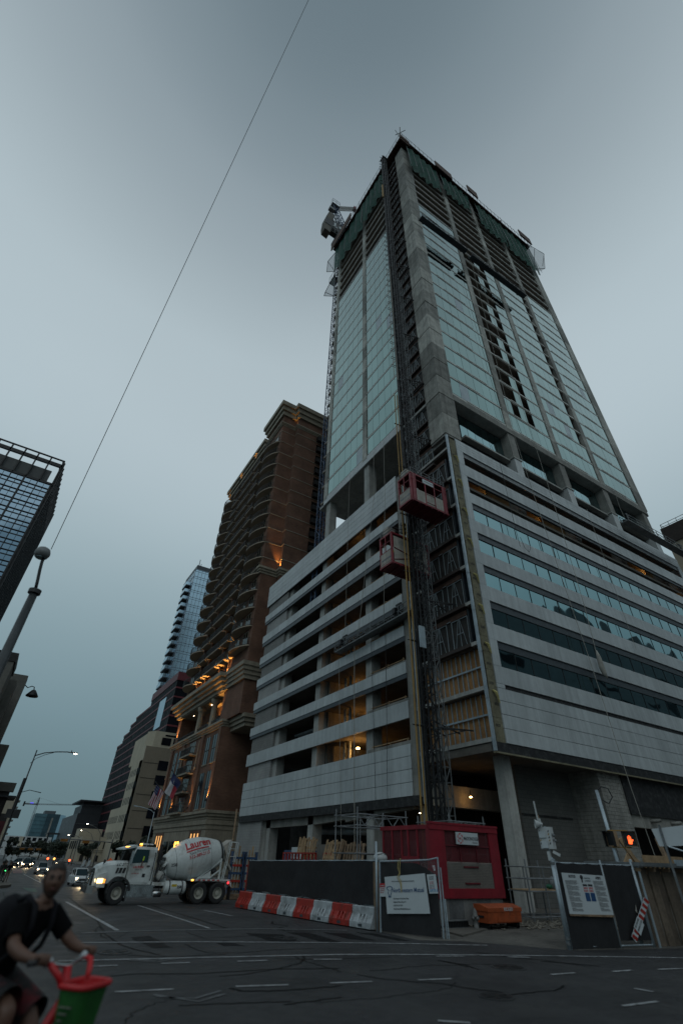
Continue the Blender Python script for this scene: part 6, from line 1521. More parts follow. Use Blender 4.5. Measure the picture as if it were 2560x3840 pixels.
top('timber_prop', MB().bar((19.6, 11.6, 1.96), (19.25, 11.8, 2.65), .12).prism([(19.0, 11.7, 1.96), (19.9, 11.6, 1.96), (19.45, 11.7, 2.3)], (0, .05, 0)), M_lumber, (19.6, 11.6, 1.96), 'raw timber prop with gusset standing on the walkway roof', 'prop')
top('timber_board', MB().box(20.0, 22.5, 11.5, 11.6, 1.97, 2.2), M_lumber, (21, 11.5, 1.97), 'orange brown boards laid along the walkway roof', 'board')
top('timber_upright', MB().bar((21.6, 11.6, 1.96), (21.5, 11.7, 2.75), .1).bar((21.75, 11.6, 1.96), (21.6, 11.7, 2.7), .06), M_wood, (21.6, 11.6, 1.96), 'pair of timber uprights standing on the walkway roof', 'timber')
# pedestrian signal
PS = thing('pedestrian_signal', 'pedestrian signal showing a red hand on a grey pole', 'signal', (17.6, 10.85, 0))
MB().cyl((17.55, 10.95, 0), (17.45, 11.05, 3.95), .055, 10).build('pole', M_galv, PS, smooth=True)
MB().tube([(17.45, 11.0, 3.95), (17.55, 10.9, 4.05), (17.75, 10.8, 4.0), (17.8, 10.75, 3.75), (17.65, 10.85, 3.55), (17.5, 10.95, 3.65)], .02, 6).build('cable_loop', M_bsteel, PS)
vd = V((17.6, 10.8, 0)).normalized(); vr = V((vd.y, -vd.x, 0))
def sig(c, face, w, name, lit):
    c = V(c); face = V(face).normalized(); r = V((-face.y, face.x, 0)); r = r if r.dot(vr) > 0 else -r
    P_8 = [c + r * a + V((0, 0, b)) for a, b in ((-w, -.2), (w, -.2), (w, .2), (-w, .2))]
    hs = MB().prism([p for p in P_8], tuple(-face * .16)).build('signal_housing', mat('signal_yellow', (.30, .20, .12), .6, nv=.2), PS)
    MB().prism([c + r * a * .86 + V((0, 0, b * .86)) + face * .004 for a, b in ((-w, -.2), (w, -.2), (w, .2), (-w, .2))], tuple(face * .006)).build('lens', mat('signal_black', (.008, .008, .009), .35), hs)
    mb = MB(); q = [c + r * a + V((0, 0, b)) for a, b in ((-w, -.2), (w, -.2), (w, .2), (-w, .2))]
    for i in range(4): mb.bar(q[i], q[i] + face * .13, .02)
    mb.prism([q[3], q[2], q[2] + face * .14, q[3] + face * .14], (0, 0, .012)); mb.prism([q[0], q[3], q[3] + face * .13, q[0] + face * .1], tuple(-r * .01)); mb.prism([q[1], q[2], q[2] + face * .13, q[1] + face * .1], tuple(r * .01)); mb.build('visor', M_bsteel, hs)
    if lit:
        E_ = emit('red_hand_led', (1, .10, .02), 2.6); mb = MB(); o = c + face * .014 + V((0, 0, -.02))
        def pt(a, b): return o + r * a + V((0, 0, b))
        mb.quad(pt(-.055, -.11), pt(.045, -.11), pt(.06, -.02), pt(.05, .02), pt(-.055, .02))
        for i, (a, h) in enumerate(((-.055, .09), (-.028, .12), (0, .115), (.027, .09))): mb.quad(pt(a, .025), pt(a + .021, .025), pt(a + .019, h), pt(a + .002, h))
        mb.quad(pt(.055, -.06), pt(.10, .0), pt(.085, .022), pt(.05, -.015)); mb.build('red_hand', E_, hs)
sig((17.78, 10.55, 2.56), (-.80, -.6, 0), .19, 'a', True)
sig((17.42, 10.98, 2.56), (-.98, .15, 0), .16, 'b', False)
mb = MB()
for z in (2.34, 2.79): mb.bar((17.4, 11.0, z), (17.85, 10.6, z), .05, .03)
mb.build('bracket', mat('bracket_yellow', (.30, .17, .04), .6), PS)
# sign board seen from behind
SB = thing('blank_sign', 'blank back of a large sign board at right edge', 'sign', (17.7, 9.2, 0))
MB().prism([(17.55, 9.53, 2.36), (18.0, 8.6, 2.40), (18.02, 8.55, 2.92), (17.52, 9.60, 2.80)], (.03, .02, 0)).build('board', M_sign, SB)
for p in ((17.62, 9.38), (17.93, 8.75)): MB().bar((p[0] - .02, p[1] - .01, 0), (p[0] - .02, p[1] - .01, 2.9), .05).build('post', M_gsteel, SB)
MB().cyl((17.66, 9.32, 2.36), (18.3, 8.2, 1.95), .025, 6).build('brace', M_galv, SB)
# camera and loudspeaker pole
CP = thing('security_camera_pole', 'security pole with white camera box and horn loudspeaker', 'camera pole', (14.36, 11.1, 0))
MB().cyl((14.36, 11.1, 0), (14.36, 11.1, 2.75), .03, 8).build('pole', M_galv, CP)
MB().bar((14.30, 11.2, 2.7), (14.28, 11.22, 3.05), .05).build('timber_stub', M_wood, CP)
MB().bar((14.22, 11.18, 2.75), (14.20, 11.2, 3.4), .035).bar((14.25, 11.15, 2.72), (14.24, 11.16, 2.95), .06).build('antenna', M_white, CP)
vd = V((14.3, 11.1, 0)).normalized(); vr = V((vd.y, -vd.x, 0))
c = V((14.22, 11.02, 2.46)); r2 = (vr * .93 - vd * .37).normalized(); f2 = V((r2.y, -r2.x, 0)); f2 = f2 if f2.dot(vd) < 0 else -f2
MB().prism([c + r2 * a + V((0, 0, b)) for a, b in ((-.20, -.27), (.17, -.27), (.17, .27), (-.20, .27))], tuple(-f2 * .22)).build('camera_box', M_white, CP)
for a, b, w, h, m in ((-.09, .08, .10, .16, M_sign), (-.06, -.16, .09, .18, M_sign)): MB().prism([c + r2 * (a + i) + V((0, 0, b + j)) + f2 * .004 for i, j in ((-w, -h / 2), (w, -h / 2), (w, h / 2), (-w, h / 2))], tuple(f2 * .03)).build('label_plate', m, CP)
for a in (-.17, .10):
    for i in range(5): MB().prism([c + r2 * (a + q) + V((0, 0, -.17 + i * .075 + z_)) + f2 * .003 for q, z_ in ((-.018, 0), (.018, .03), (.018, .065), (-.018, .035))], tuple(f2 * .004)).build('hazard_stripe', M_yel if i % 2 else M_ink, CP)
hc = c + V((0, 0, .34)) - vr * .02
MB().cyl(tuple(hc), tuple(hc - vr * .07), .035, 10).cyl(tuple(hc - vr * .05), tuple(hc - vr * .22 - vd * .03), .035, 14, .125, caps=False).build('horn_speaker', M_white, CP, smooth=True)
for q, dz in ((.23, .06), (.25, -.07)): MB().ball(tuple(c + vr * q + V((0, 0, dz))), .042, 8).bar(tuple(c + vr * .12 + V((0, 0, dz + .03))), tuple(c + vr * q + V((0, 0, dz + .03))), .04).build('dome_camera', M_gsteel, CP, smooth=True)
MB().bar(tuple(c + V((.02, .02, -.33))), tuple(c + V((.0, .0, -.55))), .07).build('flood_lamp', M_white, CP)
MB().bar(tuple(c + vr * .12 + V((0, 0, -.33))), tuple(c + vr * .30 + V((0, 0, -.42))), .07).build('flood_lamp', M_white, CP)
# ---------------- lamps and signals along the street
L1 = thing('tall_street_lamp', 'tall grey street lamp with round head close on the left', 'street lamp', (-1.13, 14.96, 0))
M_lp = mat('lamp_post_grey', (.05, .058, .062), .5, metal=.2, nv=.2)
MB().cyl((-1.13, 14.96, 0), (-1.15, 14.95, 7.66), .17, 14, .105).build('pole', M_lp, L1, smooth=True)
MB().cyl((-1.15, 14.95, 7.62), (-1.15, 14.95, 7.74), .165, 14).build('collar', M_bsteel, L1)
MB().tube([(-1.15, 14.95, 7.7), (-1.2, 14.95, 8.0), (-1.27, 14.94, 8.35), (-1.31, 14.94, 8.6), (-1.32, 14.94, 8.80)], .042, 8).build('arm', M_bsteel, L1, smooth=True)
MB().lathe([(.02, 8.72), (.17, 8.75), (.215, 8.86), (.205, 8.93), (.17, 9.02), (.09, 9.07), (.01, 9.08)], (-1.40, 14.93, 0), 18).build('head', mat('lamp_head', (.16, .17, .17), .5), L1, smooth=True)
MB().lathe([(.0, 8.745), (.14, 8.735), (.14, 8.72), (.0, 8.71)], (-1.40, 14.93, 0), 14).build('lens', M_glassD, L1)
def arm_lamp(name, base, ztop, arm, lit, label, rp=.07, m=None, extra=None):
    t = thing(name, label, 'street lamp', (base[0], base[1], 0), group='street lamps along the road')
    MB().cyl((base[0], base[1], 0), (base[0], base[1], ztop), rp, 8, rp * .6).build('pole', m or M_lp, t, smooth=True)
    MB().tube(arm, rp * .55, 6).build('arm', m or M_lp, t, smooth=True)
    e = V(arm[-1]); d = (V(arm[-1]) - V(arm[-2])).normalized()
    MB().bar(e, e + d * rp * 6, rp * 2.2, rp * 1.2).build('lamp_head', m or M_lp, t)
    if lit: MB().ball(tuple(e + d * rp * 4 + V((0, 0, -rp * .8))), rp * 1.1, 6, sq=(1.6, 1.6, .5)).build('lamp_glow', emit('street_glow', (1, .88, .68), lit), t)
    return t
t = arm_lamp('street_lamp', (1.08, 40, 0), 7.1, [(1.05, 40, 6.75), (1.57, 39.97, 6.98), (2.27, 39.94, 7.12), (2.9, 39.9, 7.18), (3.2, 39.88, 7.17)], 22, 'lit street lamp on a long curved arm at the left corner', .06)
MB().tube([(.98, 40, 6.3), (1.2, 40, 6.6), (1.6, 39.97, 6.85), (2.1, 39.95, 7.05)], .018, 5).build('tie_rod', M_lp, t)
MB().cyl((1.03, 40, 3.4), (1.03, 40, 5.45), .105, 8).build('sleeve', M_bsteel, t); MB().cyl((3.15, 39.88, 7.18), (3.15, 39.88, 7.3), .03, 6).build('photocell', M_bsteel, t)
arm_lamp('street_lamp', (14.6, 88.8, 0), 3.0, [(14.6, 88.8, 3.0), (14.45, 88.84, 3.9), (13.9, 88.9, 4.5), (13.2, 89, 4.8), (12.6, 89.1, 5.0)], 6, 'lit street lamp with curved arm nearest the cream office block', .07, M_gsteel)
arm_lamp('street_lamp', (16.5, 103.7, 0), 1.6, [(16.5, 103.7, 1.6), (16.2, 103.7, 3.0), (15.4, 103.86, 4.2), (14.5, 104, 4.6), (14.0, 104.1, 4.65)], 3, 'street lamp with curved arm behind the one by the cream block', .06, M_gsteel)
arm_lamp('street_lamp', (13.1, 99.1, 0), 3.6, [(13.1, 99.1, 3.5), (12.8, 99.2, 3.7), (12.2, 99.3, 3.82), (11.7, 99.33, 3.84)], 14, 'lit street lamp furthest down the street on the right', .06, M_gsteel)
arm_lamp('street_lamp', (11.71, 48.6, 0), 4.66, [(11.7, 48.6, 4.55), (11.45, 48.67, 4.75), (10.8, 48.83, 4.91), (10.3, 48.9, 4.97)], 0, 'slim pale street lamp rising behind the truck cab', .055, M_galv)
arm_lamp('street_lamp', (1.5, 58, 0), 6.1, [(1.5, 58, 5.95), (2.2, 57.9, 6.2), (2.9, 57.9, 6.1)], 0, 'small curved arm lamp behind the left corner lamp', .05)
# black backed signal boards on the left pole
bb = thing('signal_backboard', 'pair of black traffic signal backs on the left corner pole', 'traffic signal', (1.0, 39.5, 3.3))
for x0, x1 in ((.70, 1.02), (1.07, 1.45)): MB().prism([(x0, 39.6, 3.28), (x1, 39.58, 3.28), (x1 + .0, 39.58, 3.74), (x0, 39.6, 3.74)], (0, .18, 0)).build('signal_box', M_bsteel, bb)
MB().bar((.9, 39.75, 3.5), (1.3, 39.75, 3.5), .06).build('bracket', M_bsteel, bb)
M_sy = mat('signal_amber_paint', (.30, .13, .02), .55, nv=.2)
def mast_arm(p0, p1, pole, label, heads):
    t = thing('traffic_signal_arm', label, 'traffic signal', (pole[0], pole[1], 0), group='traffic signals over the road')
    MB().cyl(pole, (pole[0], pole[1], p1[2] + .4), .1, 8).build('pole', M_gsteel, t); MB().cyl(p1, p0, .07, 6).build('arm', M_gsteel, t)
    for x, yy, z in heads:
        h = MB().box(x - .48, x + .48, yy - .2, yy + .1, z - .17, z + .17).build('signal_head', M_sy, t)
        for q in (-.3, 0, .3): MB().cyl((x + q, yy + .1, z), (x + q, yy + .25, z), .12, 8).build('visor', M_bsteel, h)
mast_arm((9.9, 94.5, 3.25), (17.2, 93.4, 3.0), (17.2, 93.4, 0), 'signal arm with amber signal heads reaching from the right', [(10.5, 94.4, 3.05), (13.5, 93.9, 2.95)])
mast_arm((11.6, 139.6, 2.05), (5.2, 140, 2.1), (5.2, 140, 0), 'signal arm with three amber heads further down on the left', [(7.95, 139.8, 1.9), (9.5, 139.7, 1.9), (11.1, 139.6, 1.91)])
for k, (x, yy, z, c_) in enumerate(((9.59, 99.5, .75, 'r'), (12.67, 99.2, .6, 'r'), (10.48, 99.45, .75, 'o'))):
    t = thing('signal_post', ['small post with red light in the far street, left one', 'small post with red light in the far street, right one', 'small post with amber light between the two red ones'][k], 'signal', (x, yy, 0), group='small signals far down the street')
    MB().cyl((x, yy, 0), (x, yy, 2.2 if k < 2 else .9), .05, 6).build('pole', M_bsteel, t); MB().ball((x, yy - .12, z), .15, 8).build('lit_lens', emit('signal_red', (1, .10, .03), 5) if c_ == 'r' else emit('signal_orange', (1, .45, .1), 3), t)
def diamond(x, yy, z, r, label, h=None):
    t = thing('road_sign', label, 'road sign', (x, yy, 0), group='diamond road signs seen from behind')
    MB().cyl((x, yy, 0), (x, yy, z + r), .02, 6).build('post', M_galv, t); MB().prism([(x - r, yy - .03, z), (x, yy - .03, z - r), (x + r, yy - .03, z), (x, yy - .03, z + r)], (0, .02, 0)).build('plate', M_sign, t)
diamond(1.99, 45, 1.28, .20, 'left pale diamond road sign at the far corner'); diamond(2.27, 45, 1.28, .20, 'right pale diamond road sign at the far corner'); diamond(10.3, 89.4, .62, .28, 'pale diamond road sign far down the right kerb')
rs = thing('orange_work_sign', 'orange road work sign showing behind the truck bonnet', 'road sign', (11.1, 58.9, 0))
MB().prism([(10.75, 58.9, 1.05), (11.1, 58.9, .75), (11.45, 58.9, 1.05), (11.1, 58.9, 1.36)], (0, .03, 0)).build('plate', emit('orange_self_glow', (1, .2, .05), .10, (.45, .08, .03)), rs); MB().cyl((11.1, 58.93, 0), (11.1, 58.93, 1.2), .03, 6).build('post', M_galv, rs)  # faint emission added so the unlit sign plate glows orange
for k, x in enumerate((8.6, 9.05)):
    t = thing('street_banner', ['white banner sign behind truck bonnet, left of a pair', 'white banner sign behind truck bonnet, right of a pair'][k], 'banner', (x, 58, 0), group='white banners behind the truck')
    MB().cyl((x, 58, 0), (x, 58, 1.3), .03, 6).build('post', M_galv, t); MB().prism([(x - .12, 57.9, .62), (x + .14, 57.9, .72), (x + .2, 57.9, 1.18), (x - .02, 57.9, 1.05)], (0, .03, 0)).build('panel', M_sign, t)
# ---------------- trees
def tree(x, yy, h, r, label, n=2600, seed=1, cz=.62, squash=.75, leaf=.16):
    rnd = random.Random(seed); t = thing('street_tree', label, 'tree', (x, yy, 0), group='dark street trees')
    mb = MB(); mb.tube([(x, yy, 0), (x + .05, yy, h * .25), (x, yy, h * .5), (x + .06, yy, h * .8)], [h * .035, h * .028, h * .02, h * .006], 7)
    cl = []
    for k in range(11):
        a = rnd.uniform(0, 2 * pi); q = rnd.uniform(.25, .85) * r; z = h * cz + rnd.uniform(-.8, 1) * (h * (1 - cz)) * .8
        c = V((x + cos(a) * q, yy + sin(a) * q, z)); cl.append((c, r * rnd.uniform(.3, .55)))
        mb.tube([(x, yy, h * .35), tuple((V((x, yy, h * .45)) + c) / 2), tuple(c)], [h * .014, h * .009, h * .003], 5)
    mb.build('trunk', mat('bark', (.035, .028, .022), .9, nv=.3), t)
    cr_ = MB()
    for k in range(n):
        c, q = rnd.choice(cl); d = V((rnd.gauss(0, 1), rnd.gauss(0, 1), rnd.gauss(0, 1))).normalized() * q * rnd.random() ** .45; d.z *= squash; p = c + d
        u = V((rnd.gauss(0, 1), rnd.gauss(0, 1), rnd.gauss(0, .6))).normalized() * leaf * rnd.uniform(.5, 1.2); w = u.orthogonal().normalized() * leaf * .5
        cr_.quad(p - u, p - w, p + u, p + w)
    cr_.build('crown', mat('dark_foliage', (.020, .032, .018), .7, nv=.5, ns=1.5), t)
tree(14.2, 69.5, 3.2, 1.2, 'dark bushy tree left of the pair behind the truck cab', seed=2); tree(16.4, 68.5, 3.3, 1.4, 'dark bushy tree right of the pair behind the truck cab', seed=3)
for k, (x, yy, h, r) in enumerate(((8.3, 150, 2.6, 1.6), (10.6, 152, 3.6, 2.0), (12.4, 150, 3.9, 2.0), (14.6, 153, 3.6, 2.1), (16.3, 150, 3.0, 1.8))):
    tree(x, yy, h, r, ['small dark tree far down the street, leftmost in its row', 'dark tree far down the street, second from left in its row', 'tallest dark tree in middle of the far row', 'dark tree far down the street, fourth in its row', 'dark tree far down the street, rightmost in its row'][k], 1500, 10 + k, leaf=.22)
tree(3.7, 90, 3.2, .75, 'narrow dark tree on the left pavement beside the white apartments', 1500, 20, leaf=.14)
tree(12.4, 118, 3.0, 1.6, 'dark tree by the slate grey block on the right', 1500, 22, leaf=.18); tree(15.0, 100, 3.2, 1.5, 'dark tree beside the cream annex', 1500, 23, leaf=.18)
# ================================================================== TRUCK
TH = RAD(182)
TRK = thing('mixer_truck', 'white concrete mixer truck turning in front of the brick tower', 'truck', (9.77, 27.12, .004), TH, local=True)
M_tw = mat('truck_white', (.56, .59, .58), .38, nv=.08, ns=2, obj=True, streak=.18, dirt=((.30, .29, .265), 1.3)); M_chr = mat('chrome', (.5, .5, .5), .2, metal=1, nv=.1)
M_tgl = glass('cab_glass', (.035, .055, .06), .05, .01, .8, .05); M_plast = mat('black_plastic', (.022, .022, .024), .6, nv=.2)
M_rim = mat('rim_white', (.36, .35, .30), .5, nv=.2)
tyre = MB().lathe([(.21, -.11), (.33, -.12), (.375, -.10), (.385, 0), (.375, .10), (.33, .12), (.21, .11)], (0, 0, 0), 24, axis='y', caps=False)
for i in range(24): a = i * pi / 12; tyre.bar((cos(a) * .372, -.1, sin(a) * .372), (cos(a + .08) * .372, .1, sin(a + .08) * .372), .025, .035)
tyre = tyre.mesh('tyre', M_rubber, smooth=False)
rim = MB().lathe([(.215, -.10), (.215, .085), (.18, .075), (.15, .0), (.09, -.02), (.085, .05), (.0, .055)], (0, 0, 0), 20, axis='y', caps=False)
for i in range(10): a = i * pi / 5; rim.cyl((cos(a) * .125, -.02, sin(a) * .125), (cos(a) * .125, .02, sin(a) * .125), .014, 5)
rim = rim.mesh('rim', M_rim, smooth=False)
def wheel(par, x, y, side, steer=0.0, s=1.0):
    w = link('wheel', tyre, par, (x, y, .385 * s), (0, 0, steer + (pi if side < 0 else 0)), (s, s, s)); link('rim', rim, w); return w
for x, y, sd, st in ((4.3, .68, 1, .16), (4.3, -.68, -1, .16)): wheel(TRK, x, y, sd, st)
for x in (0, .86):
    for y, sd in ((.70, 1), (.44, 1), (-.44, -1), (-.70, -1)): wheel(TRK, x, y, sd)
def tb(name, mb, m, par=None, smooth=False): return mb.build(name, m, par or TRK, smooth)
tb('chassis', MB().box(-.5, 5.2, .18, .30, .52, .72).box(-.5, 5.2, -.30, -.18, .52, .72).box(-.05, .05, -.7, .7, .32, .44).box(.81, .91, -.7, .7, .32, .44).box(4.25, 4.35, -.6, .6, .30, .42), M_plast)
# bonnet: tapered loft
def loft(secs, close=True):
    mb = MB(); n = len(secs[0]); vs = [p for s_ in secs for p in s_]
    fs = [(k * n + i, k * n + (i + 1) % n, (k + 1) * n + (i + 1) % n, (k + 1) * n + i) for k in range(len(secs) - 1) for i in range(n)]
    fs += [tuple(range(n)), tuple(range((len(secs) - 1) * n, len(secs) * n))[::-1]]; return mb.add(vs, fs)
def sec(x, w, z0, z1, r=.12, xt=0.0): return [(x, -w, z0), (x, w, z0), (x, w, z1 - r), (x + xt, w - r * .6, z1 - r * .25), (x + xt, w - r * 1.7, z1), (x + xt, -w + r * 1.7, z1), (x + xt, -w + r * .6, z1 - r * .25), (x, -w, z1 - r)]
tb('bonnet', loft([sec(4.05, .60, .80, 1.44), sec(4.6, .56, .72, 1.42), sec(5.1, .50, .62, 1.36), sec(5.42, .46, .58, 1.27, .14), sec(5.52, .42, .60, 1.18, .16)]), M_tw, smooth=False)
for s in (1, -1): tb('front_wing', MB().prism([(4.95 + .0, s * .46, .56), (5.36, s * .46, .56), (5.44, s * .46, .80), (5.36, s * .46, .98), (4.95, s * .46, 1.06)], (0, s * .30, 0)), M_tw)
mb = MB()
for s in (1, -1):
    pts = [(4.3 + cos(a) * .52, sin(a) * .50 + .42) for a in [RAD(d) for d in range(-5, 186, 15)]]
    for (x0, z0), (x1, z1) in zip(pts, pts[1:]): mb.prism([(x0, s * .50, z0), (x1, s * .50, z1), (x1 - (x1 - 4.3) * .13, s * .50, z1 - (z1 - .42) * .13), (x0 - (x0 - 4.3) * .13, s * .50, z0 - (z0 - .42) * .13)], (0, s * .34, 0))
tb('wheel_arch', mb, M_plast)
g = tb('grille', MB().prism([(5.53, -.34, .62), (5.53, .34, .62), (5.55, .30, 1.16), (5.55, -.30, 1.16)], (.04, 0, 0)), M_plast)
mb = MB()
for i in range(6): mb.box(5.585, 5.61, -.31, .31, .67 + i * .08, .70 + i * .08)
tb('grille_bar', mb, M_chr, g)
text('lettering', 'MACK', .07, M_chr, g, (5.61, -.12, 1.10), (0, 1, 0), depth=.004, world=False)
tb('bumper', MB().prism([(5.50, -.80, .38), (5.50, .80, .38), (5.78, .62, .38), (5.78, -.62, .38)], (0, 0, .24)), M_chr)
mb = MB()
for y in (-.40, .40): mb.bar((5.70, y, .58), (5.66, y, 1.02), .05)
mb.bar((5.68, -.42, .80), (5.68, .42, .80), .04).bar((5.66, -.42, 1.02), (5.66, .42, 1.02), .04); tb('grille_guard', mb, M_chr)
for s in (1, -1):
    h = tb('headlight', MB().prism([(5.37, s * .50, .68), (5.45, s * .50, .80), (5.36, s * .50, .86), (5.20, s * .77, .84), (5.20, s * .775, .72), (5.34, s * .70, .67)], (.02, s * .0, 0)).box(5.10, 5.40, min(s * .70, s * .775), max(s * .70, s * .775), .70, .84), emit('headlamp_glow', (1, .66, .28), 5.0))
    tb('turn_signal', MB().box(4.98, 5.10, min(s * .70, s * .77), max(s * .70, s * .77), .70, .83), emit('turn_glow', (1, .28, .03), 2.2))
lp = bpy.data.lights.new('headlamp_beam', 'SPOT'); lp.energy = 60; lp.color = (1, .75, .45); lp.spot_size = RAD(70); lp.spot_blend = .8; lp.shadow_soft_size = .08
lo = bpy.data.objects.new('headlamp_beam', lp); COL.objects.link(lo); lo.parent = TRK; lo.location = (5.6, .6, .75); lo.rotation_euler = V((-1, -.1, .22)).to_track_quat('Z', 'Y').to_euler()
# cab
tb('cab', loft([sec(2.98, .70, .66, 1.93, .10), sec(3.85, .72, .66, 1.95, .10), sec(4.02, .71, .70, 1.45, .05)]), M_tw)
tb('roof_visor', MB().prism([(3.8, -.66, 1.92), (4.42, -.62, 1.80), (4.44, -.62, 1.85), (3.85, -.64, 2.0)], (0, 1.28, 0)), M_tw)
tb('windscreen', MB().prism([(4.05, -.60, 1.44), (4.05, .60, 1.44), (3.93, .58, 1.88), (3.93, -.58, 1.88)], (.035, 0, .01)), M_tgl)
for s in (1, -1):
    d = tb('door', MB().box(3.12, 4.0, min(s * .715, s * .735), max(s * .715, s * .735), .72, 1.42), M_tw)
    tb('side_window', MB().prism([(3.30, s * .725, 1.40), (3.98, s * .725, 1.36), (3.86, s * .715, 1.84), (3.32, s * .715, 1.84)], (0, s * .018, 0)), M_tgl, d)
    tb('door_handle', MB().bar((3.18, s * .75, 1.28), (3.30, s * .75, 1.28), .04), M_plast, d)
    tb('grab_rail', MB().tube([(3.06, s * .72, .80), (3.06, s * .78, .85), (3.04, s * .78, 1.70), (3.04, s * .72, 1.74)], .018, 5), M_plast)
    tb('mirror', MB().box(3.98, 4.08, min(s * .80, s * .92), max(s * .80, s * .92), 1.34, 1.78).bar((3.95, s * .7, 1.75), (4.02, s * .86, 1.72), .02).bar((3.95, s * .7, 1.30), (4.02, s * .86, 1.36), .02), M_chr)
text('lettering', 'LAUREN', .115, M_redink, TRK, (3.86, .738, 1.20), (-1, 0, 0), depth=.002, world=False, bold=.003); text('lettering', 'READY MIX', .05, M_strip, TRK, (3.74, .738, 1.13), (-1, 0, 0), depth=.002, world=False); text('lettering', '512-389-2113', .055, M_redink, TRK, (3.86, .738, 1.0), (-1, 0, 0), depth=.002, world=False)
text('lettering', 'LC 258', .14, M_ink, TRK, (4.52, .585, 1.26), (-1, -.0, .0), depth=.002, world=False, skew=.2, bold=.002)
tb('placard', MB().box(3.30, 3.42, .736, .742, .90, 1.02), M_ink)
mb = MB()
for i in range(3): mb.prism([(4.50 - i * .14, .57, 1.02), (4.40 - i * .14, .57, 1.02), (4.36 - i * .14, .57, 1.20), (4.46 - i * .14, .57, 1.20)], (0, .03, 0))
tb('bonnet_vent', mb, M_plast)
tb('hood_mirror', MB().tube([(5.2, .42, 1.30), (5.22, .55, 1.42), (5.22, .60, 1.36)], .014, 5).ball((5.22, .60, 1.40), .07, 8), M_plast)
for i in range(3): tb('marker_lamp', MB().box(4.14 - i * .0, 4.22, .50 - i * .16, .60 - i * .16, 1.885, 1.93), emit('amber_marker', (1, .45, .05), 6))
tb('marker_lamp', MB().box(3.62, 3.70, .40, .50, 1.99, 2.05), emit('amber_marker', (1, .45, .05), 6))
tb('air_horn', MB().cyl((3.7, .28, 2.03), (3.1, .28, 2.03), .03, 6).cyl((3.5, .1, 2.0), (3.5, .1, 2.1), .05, 6).bar((3.3, -.4, 2.04), (3.3, .4, 2.04), .05), M_chr)
tb('exhaust_stack', MB().cyl((2.78, .52, .7), (2.78, .52, 2.05), .055, 8).cyl((2.78, .52, 1.4), (2.78, .52, 1.75), .09, 8), M_plast)
tb('step_box', MB().box(2.85, 3.95, .50, .76, .30, .62).box(2.80, 3.98, .48, .78, .24, .30).box(2.80, 3.98, .60, .78, .60, .64), M_chr)
tb('mud_flap', MB().box(3.90, 3.93, .48, .80, .12, .60), M_plast)
ft = tb('fuel_tank', MB().lathe([(.02, 1.46), (.20, 1.47), (.235, 1.52), (.235, 2.33), (.20, 2.38), (.02, 2.39)], (0, .62, .56), 18, axis='x'), M_tw, smooth=True)
tb('tank_strap', MB().lathe([(.24, 1.62), (.24, 1.67)], (0, .62, .56), 18, axis='x').lathe([(.24, 2.16), (.24, 2.21)], (0, .62, .56), 18, axis='x'), M_plast, ft)
text('lettering', '258', .13, M_ink, ft, (1.88, .862, .55), (-1, 0, 0), depth=.002, world=False, bold=.003); tb('yellow_label', MB().box(1.90, 2.12, .855, .862, .60, .68), mat('label_yellow', (.5, .36, .02), .6), ft)
# pump, water tank, hoses behind the cab
tb('water_tank', MB().cyl((2.62, .60, .95), (2.62, .28, .95), .17, 14).ball((2.62, .60, .95), .17, 12, sq=(1, .5, 1)), M_tw, smooth=True)
tb('water_tank', MB().cyl((2.52, .50, 1.22), (2.40, .50, 1.42), .10, 12).cyl((2.6, .3, 1.2), (2.5, .3, 1.5), .09, 10), M_tw, smooth=True)
tb('pedestal', MB().prism([(2.75, -.35, .72), (2.25, -.35, .72), (2.35, -.35, 1.28), (2.55, -.35, 1.28)], (0, .7, 0)).box(2.1, 2.9, -.5, .62, .62, .74), M_tw)
random.seed(4); mb = MB()
for i in range(12):
    a = V((random.uniform(2.3, 2.9), random.uniform(.35, .68), random.uniform(.7, 1.5))); b = a + V((random.uniform(-.25, .25), random.uniform(-.1, .1), random.uniform(-.4, .4))); mb.tube([a, (a + b) / 2 + V((random.uniform(-.1, .1), .06, .1)), b], .018, 5)
tb('hydraulic_hose', mb, M_plast)
mb = MB()
for i in range(7): x, z = random.uniform(2.3, 2.85), random.uniform(.75, 1.5); mb.box(x, x + .12, .40, .60, z, z + .12)
tb('valve_block', mb, M_gsteel)
tb('air_tank', MB().cyl((2.45, .62, .36), (2.85, .62, .36), .12, 10), M_chr, smooth=True)
# drum
DA, DB = V((2.38, 0, 1.30)), V((-.20, 0, 1.86)); dax = (DB - DA).normalized(); DL = (DB - DA).length
prof = [(.30, 0), (.38, .02), (.40, .10), (.60, .40), (.745, .72), (.80, 1.02), (.805, 1.30), (.79, 1.55), (.70, 1.95), (.56, 2.35), (.46, 2.58), (.42, 2.64)]
dn = V((0, 1, 0)); du = dax.cross(dn).normalized(); du = du if du.z > 0 else -du
def dpt(s, ang, r): return DA + dax * s + (du * cos(ang) + dn * sin(ang)) * r
mb = MB(); n = 40; vs = []
for r, s in prof:
    for i in range(n): vs.append(dpt(s, 2 * pi * i / n, r))
mb.add(vs, [(k * n + i, k * n + (i + 1) % n, (k + 1) * n + (i + 1) % n, (k + 1) * n + i) for k in range(len(prof) - 1) for i in range(n)] + [tuple(range(n)), tuple(range((len(prof) - 1) * n, len(prof) * n))[::-1]])
dr = tb('drum', mb, M_tw, smooth=False)
dr.data.polygons.foreach_set('use_smooth', [len(p.vertices) == 4 for p in dr.data.polygons])
def rprof(s):
    for (r0, s0), (r1, s1) in zip(prof, prof[1:]):
        if s0 <= s <= s1: return r0 + (r1 - r0) * (s - s0) / (s1 - s0 + 1e-9)
    return prof[-1][0]
